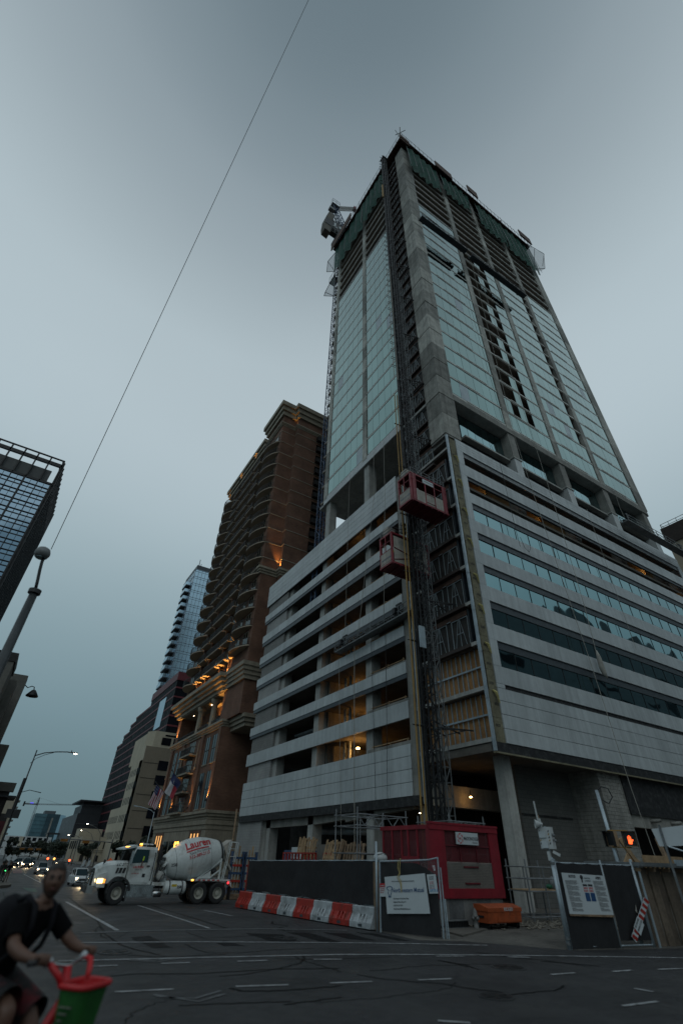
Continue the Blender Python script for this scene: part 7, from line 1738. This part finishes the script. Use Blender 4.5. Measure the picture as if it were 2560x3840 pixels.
def drumring(s, w, o): return MB().add([dpt(q, 2 * pi * i / n, rprof(q) + o) for q in (s - w, s + w) for i in range(n)], [(i, (i + 1) % n, n + (i + 1) % n, n + i) for i in range(n)])
tb('drum_seam', drumring(.40, .008, .004), M_gsteel, dr); tb('drum_seam', drumring(1.02, .006, .004), M_gsteel, dr); tb('drum_seam', drumring(1.95, .006, .004), M_gsteel, dr); tb('drum_collar', drumring(2.54, .05, .02), M_plast, dr)
def drumtext(body, s0, a0, size, m, sx=1.0, bold=0.0, tilt=0.0):
    text('lettering', body, size, m, None, (0, 0, 0), (1, 0, 0), depth=0.0, bold=bold); k = (body, size, 'LEFT', 0.0, m.name, bold, 0.0); src = _tc[k]
    bpy.data.objects.remove([o for o in bpy.data.objects if o.data == src][0])
    bm = bmesh.new(); bm.from_mesh(src); bmesh.ops.triangulate(bm, faces=bm.faces); bmesh.ops.subdivide_edges(bm, edges=[e for e in bm.edges if e.calc_length() > .08], cuts=2)
    for v in bm.verts:
        s = s0 + v.co.x * sx; h = v.co.y + v.co.x * tilt; r = rprof(s) + .012; v.co = dpt(s, a0 - h / r, r)
    me = bpy.data.meshes.new('lettering'); bm.to_mesh(me); bm.free(); me.materials.append(m); link('lettering', me, dr)
drumtext('Lauren', .78, 1.02, .50, M_redink, .84, .014, .06); drumtext('Ready Mix Concrete', .92, 1.30, .135, M_strip, .88, 0, .06); drumtext('512-389-2113', .90, 1.50, .18, M_redink, .93, .004, .06); drumtext('258', .19, 1.72, .15, M_ink, 1, .003, .0)
mb = MB()
for i in range(20):
    q0, q1 = .80 + i * .052, .80 + (i + 1) * .052
    b0_, b1_ = 1.09 - (q0 - .80) * .07, 1.09 - (q1 - .80) * .07
    mb.quad(dpt(q0, b0_, rprof(q0) + .013), dpt(q1, b1_, rprof(q1) + .013), dpt(q1, b1_ + .07, rprof(q1) + .013), dpt(q0, b0_ + .07, rprof(q0) + .013))
tb('lettering', mb, M_redink, dr)
tb('drum_roller', MB().cyl((.25, .36, 1.12), (.05, .36, 1.16), .09, 10).cyl((.25, -.36, 1.12), (.05, -.36, 1.16), .09, 10), M_plast)
# rear deck, frame and ladder
tb('rear_wing', MB().box(-.50, 1.35, .42, .82, .80, .86).box(-.50, 1.35, -.82, -.42, .80, .86).prism([(-.5, .42, .86), (-.62, .42, .62), (-.62, .42, .56), (-.45, .42, .80)], (0, .40, 0)), M_tw)
mb = MB()
for i in range(6): mb.box(.0 + i * .22, .12 + i * .22, .821, .826, .81, .85)
tb('reflector_strip', mb, M_redink)
tb('side_marker', MB().box(1.20, 1.28, .82, .84, .80, .85), emit('amber_marker', (1, .45, .05), 6)); tb('tail_lamp', MB().ball((-.42, .84, .74), .04, 6), emit('tail_red', (1, .03, .04), 4)); tb('rear_mud_flap', MB().box(-.62, -.59, .44, .80, .14, .66), M_plast)
mb = MB()
for y in (-.45, .45): mb.bar((-.10, y, .74), (-.10, y, 1.62), .07).bar((-.10, y, 1.55), (1.0, y, .80), .06).bar((.5, y, .8), (-.1, y, 1.2), .05)
mb.bar((-.10, -.45, 1.6), (-.10, .45, 1.6), .08); tb('rear_frame', mb, M_tw)
tb('wing_plate', MB().prism([(.85, .50, .88), (.35, .50, .88), (.35, .50, 1.16)], (0, .02, 0)), M_tw)
mb = MB()
for y in (.60, .80): mb.bar((-.18, y, .86), (-.36, y, 2.26), .035)
for i in range(8): z = .98 + i * .165; x = -.18 - .18 * (z - .86) / 1.4; mb.bar((x, .60, z), (x, .80, z), .025)
mb.bar((-.36, .80, 2.26), (-.70, .80, 2.24), .03).bar((-.70, .80, 2.24), (-.64, .80, 1.5), .03).bar((-.36, .80, 1.7), (-.68, .80, 1.7), .03).bar((-.36, .60, 2.26), (-.70, .60, 2.24), .03).bar((-.70, .60, 2.24), (-.64, .60, 1.5), .03).bar((-.7, .6, 2.0), (-.36, .6, 2.0), .03)
tb('ladder', mb, M_tw)
tb('hopper', MB().prism([(-.15, -.35, 2.10), (-.55, -.42, 2.35), (-.62, -.42, 2.15), (-.30, -.25, 1.75)], (0, .75, 0)), M_board)
tb('chute', MB().prism([(-.25, -.16, 1.72), (-.75, -.12, 1.15), (-.78, -.12, 1.25), (-.30, -.16, 1.82)], (0, .3, 0)).bar((-.2, 0, 1.0), (-.6, 0, 1.3), .08), M_board)
tb('beacon', MB().box(2.05, 2.11, .05, .12, 2.08, 2.17).box(1.95, 2.0, .05, .12, 2.10, 2.19).bar((2.1, .08, 1.9), (2.1, .08, 2.08), .03), emit('amber_marker', (1, .45, .05), 6))

for o in list(TRK.children_recursive):
    if o.type == 'MESH' and o.name.split('.')[0] not in ('tyre', 'rim', 'wheel', 'drum'):
        if o.location.length < 1e-6:
            for v in o.data.vertices:
                if v.co.x > 4.4: v.co.x = 4.4 + (v.co.x - 4.4) * .74
        elif o.location.x > 4.4: o.location.x = 4.4 + (o.location.x - 4.4) * .74
lo.location.x = 5.35
TRK.scale = (1.045, 1.0, 1.03); TRK.location.x = 9.96
# ================================================================== CARS
def car(name, label, x, y, rz, s, paint, lights=True, group='cars in the far street'):
    t = thing(name, label, 'car', (x, y, .004), rz, group, local=True)
    def S_(mb): mb.v = [(p[0] * s, p[1] * s, p[2] * s) for p in mb.v]; return mb
    hb = [sec(-2.3, .80, .35, .95, .12), sec(-2.0, .90, .28, 1.02, .12), sec(.7, .92, .28, 1.02, .12), sec(1.6, .90, .28, .98, .14), sec(2.1, .84, .32, .90, .16), sec(2.3, .74, .38, .78, .14)]
    S_(loft(hb)).build('body', paint, t)
    cb = S_(loft([sec(-2.1, .74, 1.0, 1.15, .05), sec(-1.8, .70, 1.0, 1.60, .12), sec(-.3, .70, 1.0, 1.68, .12), sec(.35, .68, 1.0, 1.60, .12), sec(1.0, .74, 1.0, 1.05, .02)])).build('cabin', M_tgl, t)
    S_(MB().box(-1.75, .25, -.66, .66, 1.62, 1.70)).build('roof', paint, t)
    mb = MB()
    for sy in (1, -1): mb.bar((1.0, sy * .72, 1.03), (.32, sy * .64, 1.62), .07).bar((-.35, sy * .72, 1.0), (-.35, sy * .66, 1.64), .06).bar((-1.5, sy * .72, 1.0), (-1.75, sy * .64, 1.6), .08)
    S_(mb).build('window_pillar', paint, t)
    S_(MB().box(2.24, 2.34, -.45, .45, .52, .74).box(2.2, 2.33, -.72, .72, .34, .46)).build('grille', M_plast, t)
    S_(MB().box(2.335, 2.35, -.2, .2, .42, .54)).build('number_plate', M_sign, t)
    for sy in (1, -1):
        S_(MB().box(2.08, 2.26, min(sy * .50, sy * .80), max(sy * .50, sy * .80), .64, .80)).build('headlight', emit('car_headlight', (1, .78, .46), 30) if lights else M_sign, t)
        S_(MB().box(-2.32, -2.2, min(sy * .5, sy * .78), max(sy * .5, sy * .78), .7, .9)).build('tail_light', M_redink, t)
        S_(MB().box(.75, .95, min(sy * .9, sy * 1.05), max(sy * .9, sy * 1.05), 1.02, 1.16)).build('mirror', paint, t)
        for xx in (1.42, -1.42):
            w = link('wheel', tyre, t, (xx * s, sy * .80 * s, .34 * s), (0, 0, 0 if sy > 0 else pi), (.88 * s,) * 3); link('rim', rim, w)
    if lights:
        l = bpy.data.lights.new('headlight_beam', 'SPOT'); l.energy = 160 * s; l.color = (1, .74, .42); l.spot_size = RAD(80); l.spot_blend = .9; l.shadow_soft_size = .1
        o = bpy.data.objects.new('headlight_beam', l); COL.objects.link(o); o.parent = t; o.location = (2.45 * s, 0, .7 * s); o.rotation_euler = V((-1, 0, .30)).to_track_quat('Z', 'Y').to_euler()
    return t
P_sil = mat('silver_car_paint', (.35, .37, .39), .3, nv=.03); P_wh = mat('white_car_paint', (.55, .57, .58), .3, nv=.03); P_dk = mat('dark_car_paint', (.03, .03, .035), .3, nv=.03)
car('suv', 'silver suv with lit headlights coming down the middle lane', 5.52, 59.6, -pi / 2, .52, P_sil)
car('suv', 'white suv with lit headlights half hidden behind truck front', 6.15, 41.1, -pi / 2 + .05, .52, P_wh)
for k, (x, y, p, lab) in enumerate([(4.5, 84, P_dk, 'car with bright headlights at far left of the queue'), (5.15, 88, P_sil, 'car with bright headlights second from left in the queue'), (5.5, 79, P_dk, 'dark car with headlights at the front of the queue'),
                                 (6.1, 84, P_dk, 'car with bright headlights at right of the queue'), (6.6, 96, P_wh, 'white car far back in the queue'), (7.6, 100, P_dk, 'dark car farthest back in the street'), (10.4, 92, P_dk, 'dark parked car by right kerb in the far street')]):
    car('queued_car', lab, x, y, -pi / 2, .50, p, lights=k < 4 or k == 6)

# ================================================================== PEOPLE
def body(name, J, bones, mats, parent, region, sub=2):
    """one continuous skinned figure; J: joint -> (x, y, z, r); region(face centre, nearest bone) -> material index"""
    names = list(J); idx = {n_: i for i, n_ in enumerate(names)}
    me = bpy.data.meshes.new(name); me.from_pydata([J[n_][:3] for n_ in names], [(idx[a], idx[b]) for a, b in bones], [])
    ob = bpy.data.objects.new(name, me); COL.objects.link(ob)
    md = ob.modifiers.new('skin', 'SKIN'); md.use_smooth_shade = True
    for i, n_ in enumerate(names):
        sv = me.skin_vertices[0].data[i]; r = J[n_][3]; sv.radius = (r, r) if not isinstance(r, tuple) else r; sv.use_root = (n_ == 'pelvis')
    ob.modifiers.new('sub', 'SUBSURF').levels = sub
    bpy.context.view_layer.update()
    m2 = bpy.data.meshes.new_from_object(ob.evaluated_get(bpy.context.evaluated_depsgraph_get())); bpy.data.objects.remove(ob)
    m2.materials.clear()
    for m in mats: m2.materials.append(m)
    seg = [(V(J[a][:3]), V(J[b][:3]), (a, b)) for a, b in bones]
    for p in m2.polygons:
        c = p.center; best = None
        for a, b, k in seg:
            d = b - a; t = max(0, min(1, (c - a).dot(d) / max(d.length_squared, 1e-9))); q = (c - (a + d * t)).length
            if best is None or q < best[0]: best = (q, k, t)
        p.material_index = region(c, best[1], best[2]); p.use_smooth = True
    m2.name = name
    return link(name, m2, parent)
M_skin = mat('skin', (.115, .058, .038), .55, nv=.10, ns=6); M_hair = mat('dark_hair', (.016, .011, .008), .6, nv=.3, ns=20)
M_tee = mat('charcoal_tee', (.0035, .0035, .004), .95, nv=.2, ns=5, spec=.1); M_short = mat('black_shorts', (.004, .004, .005), .8, nv=.2, ns=5); M_strap = mat('slate_strap', (.009, .009, .012), .8, nv=.2, spec=.2)
M_hiv = mat('hi_vis_yellow', (.42, .60, .03), .7, nv=.1); M_hio = mat('hi_vis_orange', (.65, .12, .02), .7, nv=.1); M_jean = mat('dark_jeans', (.02, .022, .03), .8); M_hat = mat('hard_hat_white', (.5, .5, .5), .4); M_hatd = mat('hard_hat_blue', (.02, .03, .07), .4)
M_shoe = mat('dark_shoe', (.015, .014, .013), .7)
def standing(label, loc, rz, s, top_m, leg_m, hat=None, group=None, arms=(0.0, 0.0), bag=False):
    t = thing('person', label, 'person', loc, rz, group, local=True)
    J = {'pelvis': (0, 0, .95, .125), 'waist': (0, 0, 1.08, .12), 'chest': (0, .0, 1.30, .145), 'neck': (.01, 0, 1.50, .055), 'head': (.02, 0, 1.60, .085), 'crown': (.01, 0, 1.72, .085)}
    B_ = [('pelvis', 'waist'), ('waist', 'chest'), ('chest', 'neck'), ('neck', 'head'), ('head', 'crown')]
    for s_, q in (('l', 1), ('r', -1)):
        a = arms[0 if q > 0 else 1]
        J['sh' + s_] = (0, q * .17, 1.40, .065); J['el' + s_] = (.03 + .18 * a, q * .24, 1.13 + .08 * a, .048); J['wr' + s_] = (.08 + .34 * a, q * .24, .88 + .28 * a, .034); J['ha' + s_] = (.10 + .42 * a, q * .235, .80 + .32 * a, .036)
        J['hi' + s_] = (0, q * .09, .88, .095); J['kn' + s_] = (.03, q * .10, .49, .065); J['an' + s_] = (-.02, q * .11, .09, .042); J['to' + s_] = (.14, q * .12, .04, .038)
        B_ += [('chest', 'sh' + s_), ('sh' + s_, 'el' + s_), ('el' + s_, 'wr' + s_), ('wr' + s_, 'ha' + s_), ('pelvis', 'hi' + s_), ('hi' + s_, 'kn' + s_), ('kn' + s_, 'an' + s_), ('an' + s_, 'to' + s_)]
    J = {k: (v[0] * s, v[1] * s, v[2] * s, v[3] * s) for k, v in J.items()}
    def reg(c, b, tt):
        e = b[1][:2]
        if e in ('he', 'cr') or (e == 'ne' and tt > .75): return 0
        if e in ('wr', 'ha'): return 0
        if e in ('kn', 'an', 'hi'): return 2
        if e == 'to': return 3
        return 1
    body('body', J, B_, [M_skin, top_m, leg_m, M_shoe], t, reg, 1)
    if hat: MB().lathe([(.135 * s, 1.68 * s), (.115 * s, 1.69 * s), (.11 * s, 1.75 * s), (.07 * s, 1.81 * s), (.01 * s, 1.82 * s)], (.015 * s, 0, 0), 10).build('hard_hat', hat, t, smooth=True)
    else: MB().lathe([(.09 * s, 1.62 * s), (.102 * s, 1.68 * s), (.09 * s, 1.76 * s), (.02 * s, 1.80 * s)], (-.015 * s, 0, 0), 10).build('hair', M_hair, t, smooth=True)
    MB().box(.095 * s, .115 * s, -.012 * s, .012 * s, 1.59 * s, 1.63 * s).build('nose', M_skin, t)
    return t
WG = 'workers riding in the hoist cars'
for loc, rz, tm, hm, lab in [((18.05, 20.6, 22.76), pi, M_jean, M_hatd, 'worker in dark top and blue hard hat at left end of the upper hoist car'), ((18.1, 19.95, 22.76), pi * .9, M_hio, M_hat, 'worker in bright orange vest in upper hoist car corner'),
                             ((18.6, 19.85, 22.76), -pi / 2, M_jean, M_hat, 'worker in white hard hat behind first panel of the upper hoist car'), ((20.3, 19.85, 22.76), -pi / 2, M_hiv, M_hatd, 'worker in lime vest at right end of the upper hoist car'),
                             ((18.1, 23.1, 18.73), pi, M_jean, M_hatd, 'worker in dark clothes at left of the lower hoist car'), ((18.1, 22.5, 18.73), pi, M_hiv, M_hat, 'worker in lime vest in the lower hoist car')]:
    standing(lab, loc, rz, .82, tm, M_jean, hm, WG)
standing('dark clothed person nearest kerb with a scooter on the left pavement', (2.05, 41.2, .13), -pi / 2, .58, M_tee, M_skin, None, 'people on the far left pavement')
standing('dark clothed person standing left of the scooter rider on the pavement', (1.85, 42.6, .13), -.8, .58, M_short, M_jean, None, 'people on the far left pavement')
standing('person in black at the very edge of the photo on the left pavement', (1.62, 41.2, .13), .6, .58, M_short, M_jean, None, 'people on the far left pavement')
sc_ = thing('kick_scooter', 'parked rental kick scooter with green light on the left pavement', 'scooter', (1.8, 41.0, .13))
for x in (1.72, 1.94): MB().lathe([(.02, -.02), (.05, -.02), (.05, .02), (.02, .02)], (x, 41.0, .19), 10, axis='y').build('wheel', M_rubber, sc_)
MB().box(1.72, 1.94, 40.96, 41.04, .20, .23).bar((1.92, 41, .2), (1.86, 41, .80), .035).bar((1.86, 40.88, .80), (1.86, 41.12, .80), .03).build('frame', M_bsteel, sc_); MB().ball((1.86, 40.95, .70), .025, 6).build('green_lamp', emit('green_led', (.05, 1, .2), 6), sc_)
# driver at the truck window
DR = standing('truck driver in lime hi vis seen through the cab window', (6.34, 26.40, .76), pi, .66, M_hiv, M_jean, None, None)
lead = None
# work crew silhouettes on the tower deck
for x, y, lab in ((30.5, 18.2, 'tiny worker at tower top edge near the middle'), (47.5, 18.2, 'tiny worker at tower top edge further right')): standing(lab, (x, y, 108.65), 0, 1.0, M_jean, M_jean, M_hat, 'workers on the top deck')

# ================================================================== CYCLIST
A0 = atan2(-.77, .64)
MAN = thing('person', 'bearded man in dark tee and backpack riding a bike close to the camera', 'person', (.43, 5.85, .004), A0, local=True)
# local frame: +x forward, +y his left
J = {'pelvis': (0, 0, .90, .135), 'waist': (.08, 0, 1.03, .125), 'chest': (.20, 0, 1.22, .138), 'upch': (.26, 0, 1.33, .108), 'neck': (.30, 0, 1.405, .058), 'skull': (.325, .0, 1.475, .058)}
B_ = [('pelvis', 'waist'), ('waist', 'chest'), ('chest', 'upch'), ('upch', 'neck'), ('neck', 'skull')]
for s_, q in (('l', 1), ('r', -1)):
    J['sh' + s_] = (.25, q * .158, 1.345, .062); J['el' + s_] = (.40, q * .275, 1.16, .048); J['fo' + s_] = (.50, q * .272, 1.118, .044); J['wr' + s_] = (.60, q * .262, 1.10, .031); J['pa' + s_] = (.655, q * .25, 1.10, .034)
    J['hi' + s_] = (.02, q * .11, .86, .105); J['th' + s_] = (.26, q * .13, .83, .092)
    kz, ky = (.80, -.15) if q < 0 else (.62, .14)
    J['kn' + s_] = (.44, ky, kz, .066); J['ca' + s_] = (.38, ky, kz - .20, .055); J['an' + s_] = (.33, q * .14, kz - .42, .042); J['to' + s_] = (.48, q * .14, kz - .49, .040)
    B_ += [('upch', 'sh' + s_), ('sh' + s_, 'el' + s_), ('el' + s_, 'fo' + s_), ('fo' + s_, 'wr' + s_), ('wr' + s_, 'pa' + s_), ('pelvis', 'hi' + s_), ('hi' + s_, 'th' + s_), ('th' + s_, 'kn' + s_), ('kn' + s_, 'ca' + s_), ('ca' + s_, 'an' + s_), ('an' + s_, 'to' + s_)]
def reg(c, b, t):
    e = b[1][:2]
    if e == 'sk': return 0
    if e in ('ne', 'sh', 'up') and hypot(c.x - .297, c.y) < .085 and c.z > 1.378 - .55 * (c.x - .295): return 0
    if e in ('fo', 'wr', 'pa'): return 0
    if e == 'el': return 1 if t < .80 else 0
    if e in ('hi', 'th') or (e == 'kn' and t < .45): return 2
    if e in ('kn', 'ca', 'an'): return 0
    if e == 'to': return 3
    return 1
bo = body('body', J, B_, [M_skin, M_tee, M_short, M_shoe], MAN, reg, 3)
# head: a sphere shaped into brow, nose, jaw; turned towards the camera
HC, HR = V((.335, 0, 1.545)), RAD(-42)
def head_pt(u, v):
    lon, lat = u, v; x, y, z = cos(lat) * cos(lon), cos(lat) * sin(lon), sin(lat)
    p = V((x * .098, y * .076, z * .122))
    if z < 0: p.x *= 1 - .16 * z * z; p.y *= 1 - .30 * z * z
    f = max(0, x)
    g = lambda yy, zz, sy, sz: math.exp(-((p.y - yy) / sy) ** 2 - ((p.z - zz) / sz) ** 2) * f
    p.x += .024 * g(0, -.012, .013, .020) + .010 * g(0, .012, .010, .022) + .007 * g(0, .034, .05, .012) - .010 * (g(.031, .018, .016, .011) + g(-.031, .018, .016, .011)) + .006 * g(0, -.052, .024, .007) - .004 * g(0, -.042, .02, .005) + .010 * g(0, -.088, .026, .016) + .006 * (g(.042, -.012, .018, .02) + g(-.042, -.012, .018, .02))
    return p
Rz = Matrix.Rotation(HR, 3, 'Z') @ Matrix.Rotation(RAD(4), 3, 'Y')
nu, nv_ = 40, 30; mb = MB(); vs = []
for j in range(nv_ + 1):
    for i in range(nu): vs.append(HC + Rz @ head_pt(2 * pi * i / nu, -pi / 2 + pi * j / nv_))
fs = [(j * nu + i, j * nu + (i + 1) % nu, (j + 1) * nu + (i + 1) % nu, (j + 1) * nu + i) for j in range(nv_) for i in range(nu)]
mb.add(vs, fs)
# hands: palm, four bent fingers and a thumb closed round each grip
def hand(q):
    c = V((.675, q * .245, 1.10)); gy = V((-.10, q * 1.0, 0)).normalized()
    mb.ball(tuple(c + V((-.005, 0, .012))), .036, 10, sq=(1.15, 1.15, .62))
    for k, (o, L_) in enumerate(((-.032, .9), (-.011, 1.0), (.011, .95), (.032, .78))):
        b = c + gy * o + V((.022, 0, .018)); mb.tube([b - V((.02, 0, 0)), b + V((.018, 0, .002)) * L_, b + V((.030, 0, -.020)) * L_, b + V((.020, 0, -.044)) * L_, b + V((-.002, 0, -.050)) * L_], [.0098, .0094, .009, .0084, .007], 7)
    t0 = c - gy * .034 + V((-.012, 0, .0)); mb.tube([t0, t0 + V((.018, 0, -.014)) - gy * .012, t0 + V((.034, 0, -.030)) - gy * .006, t0 + V((.036, 0, -.046)) + gy * .008], [.012, .0115, .010, .008], 7)
hand(1); hand(-1)
hm_ = mb.mesh('head_and_hands', M_skin, smooth=True)
bm = bmesh.new(); bm.from_mesh(bo.data); bm.from_mesh(hm_); bm.to_mesh(bo.data); bm.free()
def hl(p): return tuple(HC + Rz @ V(p))
# hair cap, beard, brows, eyes, ears
def shell(cond, off, name, m):
    mb = MB(); keep = {}
    for j in range(nv_):
        for i in range(nu):
            u, v = 2 * pi * (i + .5) / nu, -pi / 2 + pi * (j + .5) / nv_; p = head_pt(u, v)
            if cond(p, u, v): 
                q = []
                for ii, jj in ((i, j), (i + 1, j), (i + 1, j + 1), (i, j + 1)):
                    a = head_pt(2 * pi * ii / nu, -pi / 2 + pi * jj / nv_); q.append(hl(a * (1 + off / .1 * (1 + .4 * NZ.noise(a * 60)))))
                mb.quad(*q)
    return mb.build(name, m, MAN, smooth=True)
shell(lambda p, u, v: (p.z > .062 + .02 * (p.x / .1) - .0) or (p.x < .012 and p.z > -.035 and abs(p.y) > .0) or (p.x < .03 and p.z > .03), .009, 'hair', M_hair)
shell(lambda p, u, v: p.x > -.005 and ((p.z < -.066 and p.z > -.112 and p.x > .0) or (abs(p.y) > .055 and -.07 < p.z < -.03 and p.x < .045) or (abs(p.y) < .030 and -.044 < p.z < -.034 and p.x > .07)), .006, 'beard', mat('beard', (.05, .028, .019), .8, nv=.3, ns=25))
for q in (1, -1):
    MB().ball(hl((.083, q * .031, .018)), .011, 8).build('eye', mat('eye_white', (.07, .06, .055), .4), MAN, smooth=True); MB().ball(hl((.0915, q * .031, .018)), .006, 8).build('iris', M_hair, MAN, smooth=True)
    MB().tube([hl((.097, q * .016, .036)), hl((.099, q * .032, .041)), hl((.086, q * .050, .035))], [.005, .0055, .003], 5).build('eyebrow', M_hair, MAN)
    MB().ball(hl((-.005, q * .078, .0)), .026, 8, sq=(.55, .35, 1.0)).build('ear', M_skin, MAN, smooth=True)
MB().tube([hl((.100, -.022, -.047)), hl((.106, 0, -.046)), hl((.100, .022, -.047))], [.002, .0045, .002], 5).build('lips', mat('lips', (.17, .06, .05), .5), MAN)
# tee details: collar and loose sleeve hems, shorts legs, backpack straps
for q in (1, -1):
    MB().cyl((.250, q * .165, 1.335), (.375, q * .262, 1.19), .070, 14, .069, caps=False).build('sleeve', M_tee, MAN, smooth=True)
    kz, ky = (.80, -.15) if q < 0 else (.62, .14)
    MB().cyl((.05, q * .115, .87), (.40, q * .145, (kz + .86) / 2 - .015), .125, 14,   .118, caps=False).build('shorts_leg', mat('printed_shorts', (.004, .004, .005), .8, nv=.2, ns=5, dirt=((.10, .004, .008), 3.2), obj=True), MAN, smooth=True)
    MB().tube([(.13, q * .10, 1.41), (.22, q * .105, 1.435), (.325, q * .10, 1.37), (.345, q * .105, 1.25), (.285, q * .125, 1.12), (.16, q * .145, 1.03)], [.022, .025, .026, .024, .018, .014], 8).build('backpack_strap', M_strap, MAN, smooth=True)
bk = thing('backpack', 'dark backpack worn by the cyclist', 'backpack', (.43, 5.85, 1.0), A0, local=True)
MB().ball((-.04, 0, .20), .2, 14, sq=(.62, .85, 1.25)).build('bag', M_strap, bk, smooth=True); MB().ball((-.14, 0, .10), .13, 12, sq=(.5, .9, .9)).build('pocket', M_tee, bk, smooth=True)
# bike
BK = thing('hire_bike', 'hire bike with red and green front basket', 'bicycle', (.43, 5.85, .004), A0, local=True)
M_bred = mat('bike_red', (.42, .008, .014), .4, nv=.1); M_bgreen = mat('basket_green', (.010, .085, .012), .5, nv=.3, ns=4); M_brim = mat('basket_red', (.42, .010, .013), .45, nv=.18, ns=4)
def bw(x):
    w = MB().lathe([(.28, -.02), (.325, -.022), (.335, 0), (.325, .022), (.28, .02)], (x, 0, .335), 32, axis='y', caps=False).build('wheel', M_rubber, BK, smooth=True)
    mb = MB()
    for i in range(16): a = i * pi / 8; mb.bar((x, .02 * (-1) ** i, .335), (x + cos(a) * .29, 0, .335 + sin(a) * .29), .004)
    mb.cyl((x, -.05, .335), (x, .05, .335), .03, 8).build('spokes', M_chr, w)
bw(1.02); bw(-.14)
MB().tube([(.76, 0, .86), (.55, 0, .52), (.30, 0, .34), (.05, 0, .50)], .035, 8).tube([(.30, 0, .34), (.02, 0, .84)], .028, 8).tube([(.30, .06, .34), (-.14, .06, .335)], .016, 6).tube([(.30, -.06, .34), (-.14, -.06, .335)], .016, 6).build('frame', M_bred, BK, smooth=True)
MB().tube([(.72, 0, 1.04), (.78, 0, .80), (.86, .0, .68)], .030, 8).tube([(.84, .05, .70), (1.02, .06, .335)], .018, 6).tube([(.84, -.05, .70), (1.02, -.06, .335)], .018, 6).build('fork', M_bred, BK, smooth=True)
MB().tube([(1.02 + cos(a) * .37, 0, .335 + sin(a) * .37) for a in [RAD(d) for d in range(20, 190, 12)]], .03, 6).build('mudguard', M_bred, BK, smooth=True)
MB().tube([(.655, -.33, 1.085), (.675, -.245, 1.085), (.70, -.12, 1.06), (.72, 0, 1.04), (.70, .12, 1.06), (.675, .245, 1.085), (.655, .33, 1.085)], .014, 8).build('handlebar', M_chr, BK, smooth=True)
for q in (1, -1):
    MB().cyl((.68, q * .22, 1.085), (.655, q * .335, 1.085), .019, 10).build('grip', M_plast, BK, smooth=True)
    MB().cyl((.70, q * .165, 1.075), (.69, q * .195, 1.08), .028, 10).build('shifter', M_sign, BK, smooth=True)
    MB().tube([(.70, q * .18, 1.075), (.755, q * .20, 1.06), (.80, q * .16, 1.01), (.82, q * .13, .96)], [.016, .022, .022, .018], 8).build('basket_bracket', M_brim, BK, smooth=True)
MB().ball((-.0, 0, .86), .12, 12, sq=(1.1, .75, .35)).build('saddle', M_plast, BK, smooth=True)
def rr(cx, hx, hy, z, r=.07, n=5):
    pts = []
    for sx_, sy_, a0_ in ((1, 1, 0), (-1, 1, pi / 2), (-1, -1, pi), (1, -1, 3 * pi / 2)):
        for i in range(n + 1): a = a0_ + pi / 2 * i / n; pts.append((cx + sx_ * (hx - r) + cos(a) * r, sy_ * (hy - r) + sin(a) * r, z))
    return pts
o1, o0, i1, i0 = rr(.925, .125, .152, .96), rr(.915, .095, .118, .70, .05), rr(.925, .11, .137, .96), rr(.915, .083, .105, .715, .045)
mb = MB(); n = len(o1); mb.add(o1 + o0 + i1 + i0, [(i, (i + 1) % n, n + (i + 1) % n, n + i) for i in range(n)] + [tuple(range(n, 2 * n))], 0)
bsk = mb.build('basket', M_bgreen, BK, smooth=False)
mb = MB(); mb.add(i1 + i0, [(i, (i + 1) % n, n + (i + 1) % n, n + i) for i in range(n)] + [tuple(range(n, 2 * n))]); mb.build('basket_lining', M_brim, bsk)
mb = MB(); ring = rr(.925, .132, .159, .96, .075); mb.tube(ring + [ring[0], ring[1]], .017, 8); mb.build('basket_rim', M_brim, bsk, smooth=True)
MB().tube(rr(.915, .098, .121, .705, .05) + rr(.915, .098, .121, .705, .05)[:1], .008, 6).build('basket_base_rim', M_brim, bsk, smooth=True)
mb = MB()
for k in range(3): mb.bar((.88 + .0 * k, -.158 + .006 * k, .86 - .035 * k), (.98 - .03 * k, -.156 + .006 * k, .86 - .035 * k), .016, .004)
mb.build('faded_print', mat('faded_print', (.20, .20, .17), .6), bsk)
MB().ball((.86, 0, .64), .055, 10, sq=(.8, 1, 1)).build('front_lamp', M_brim, BK, smooth=True)
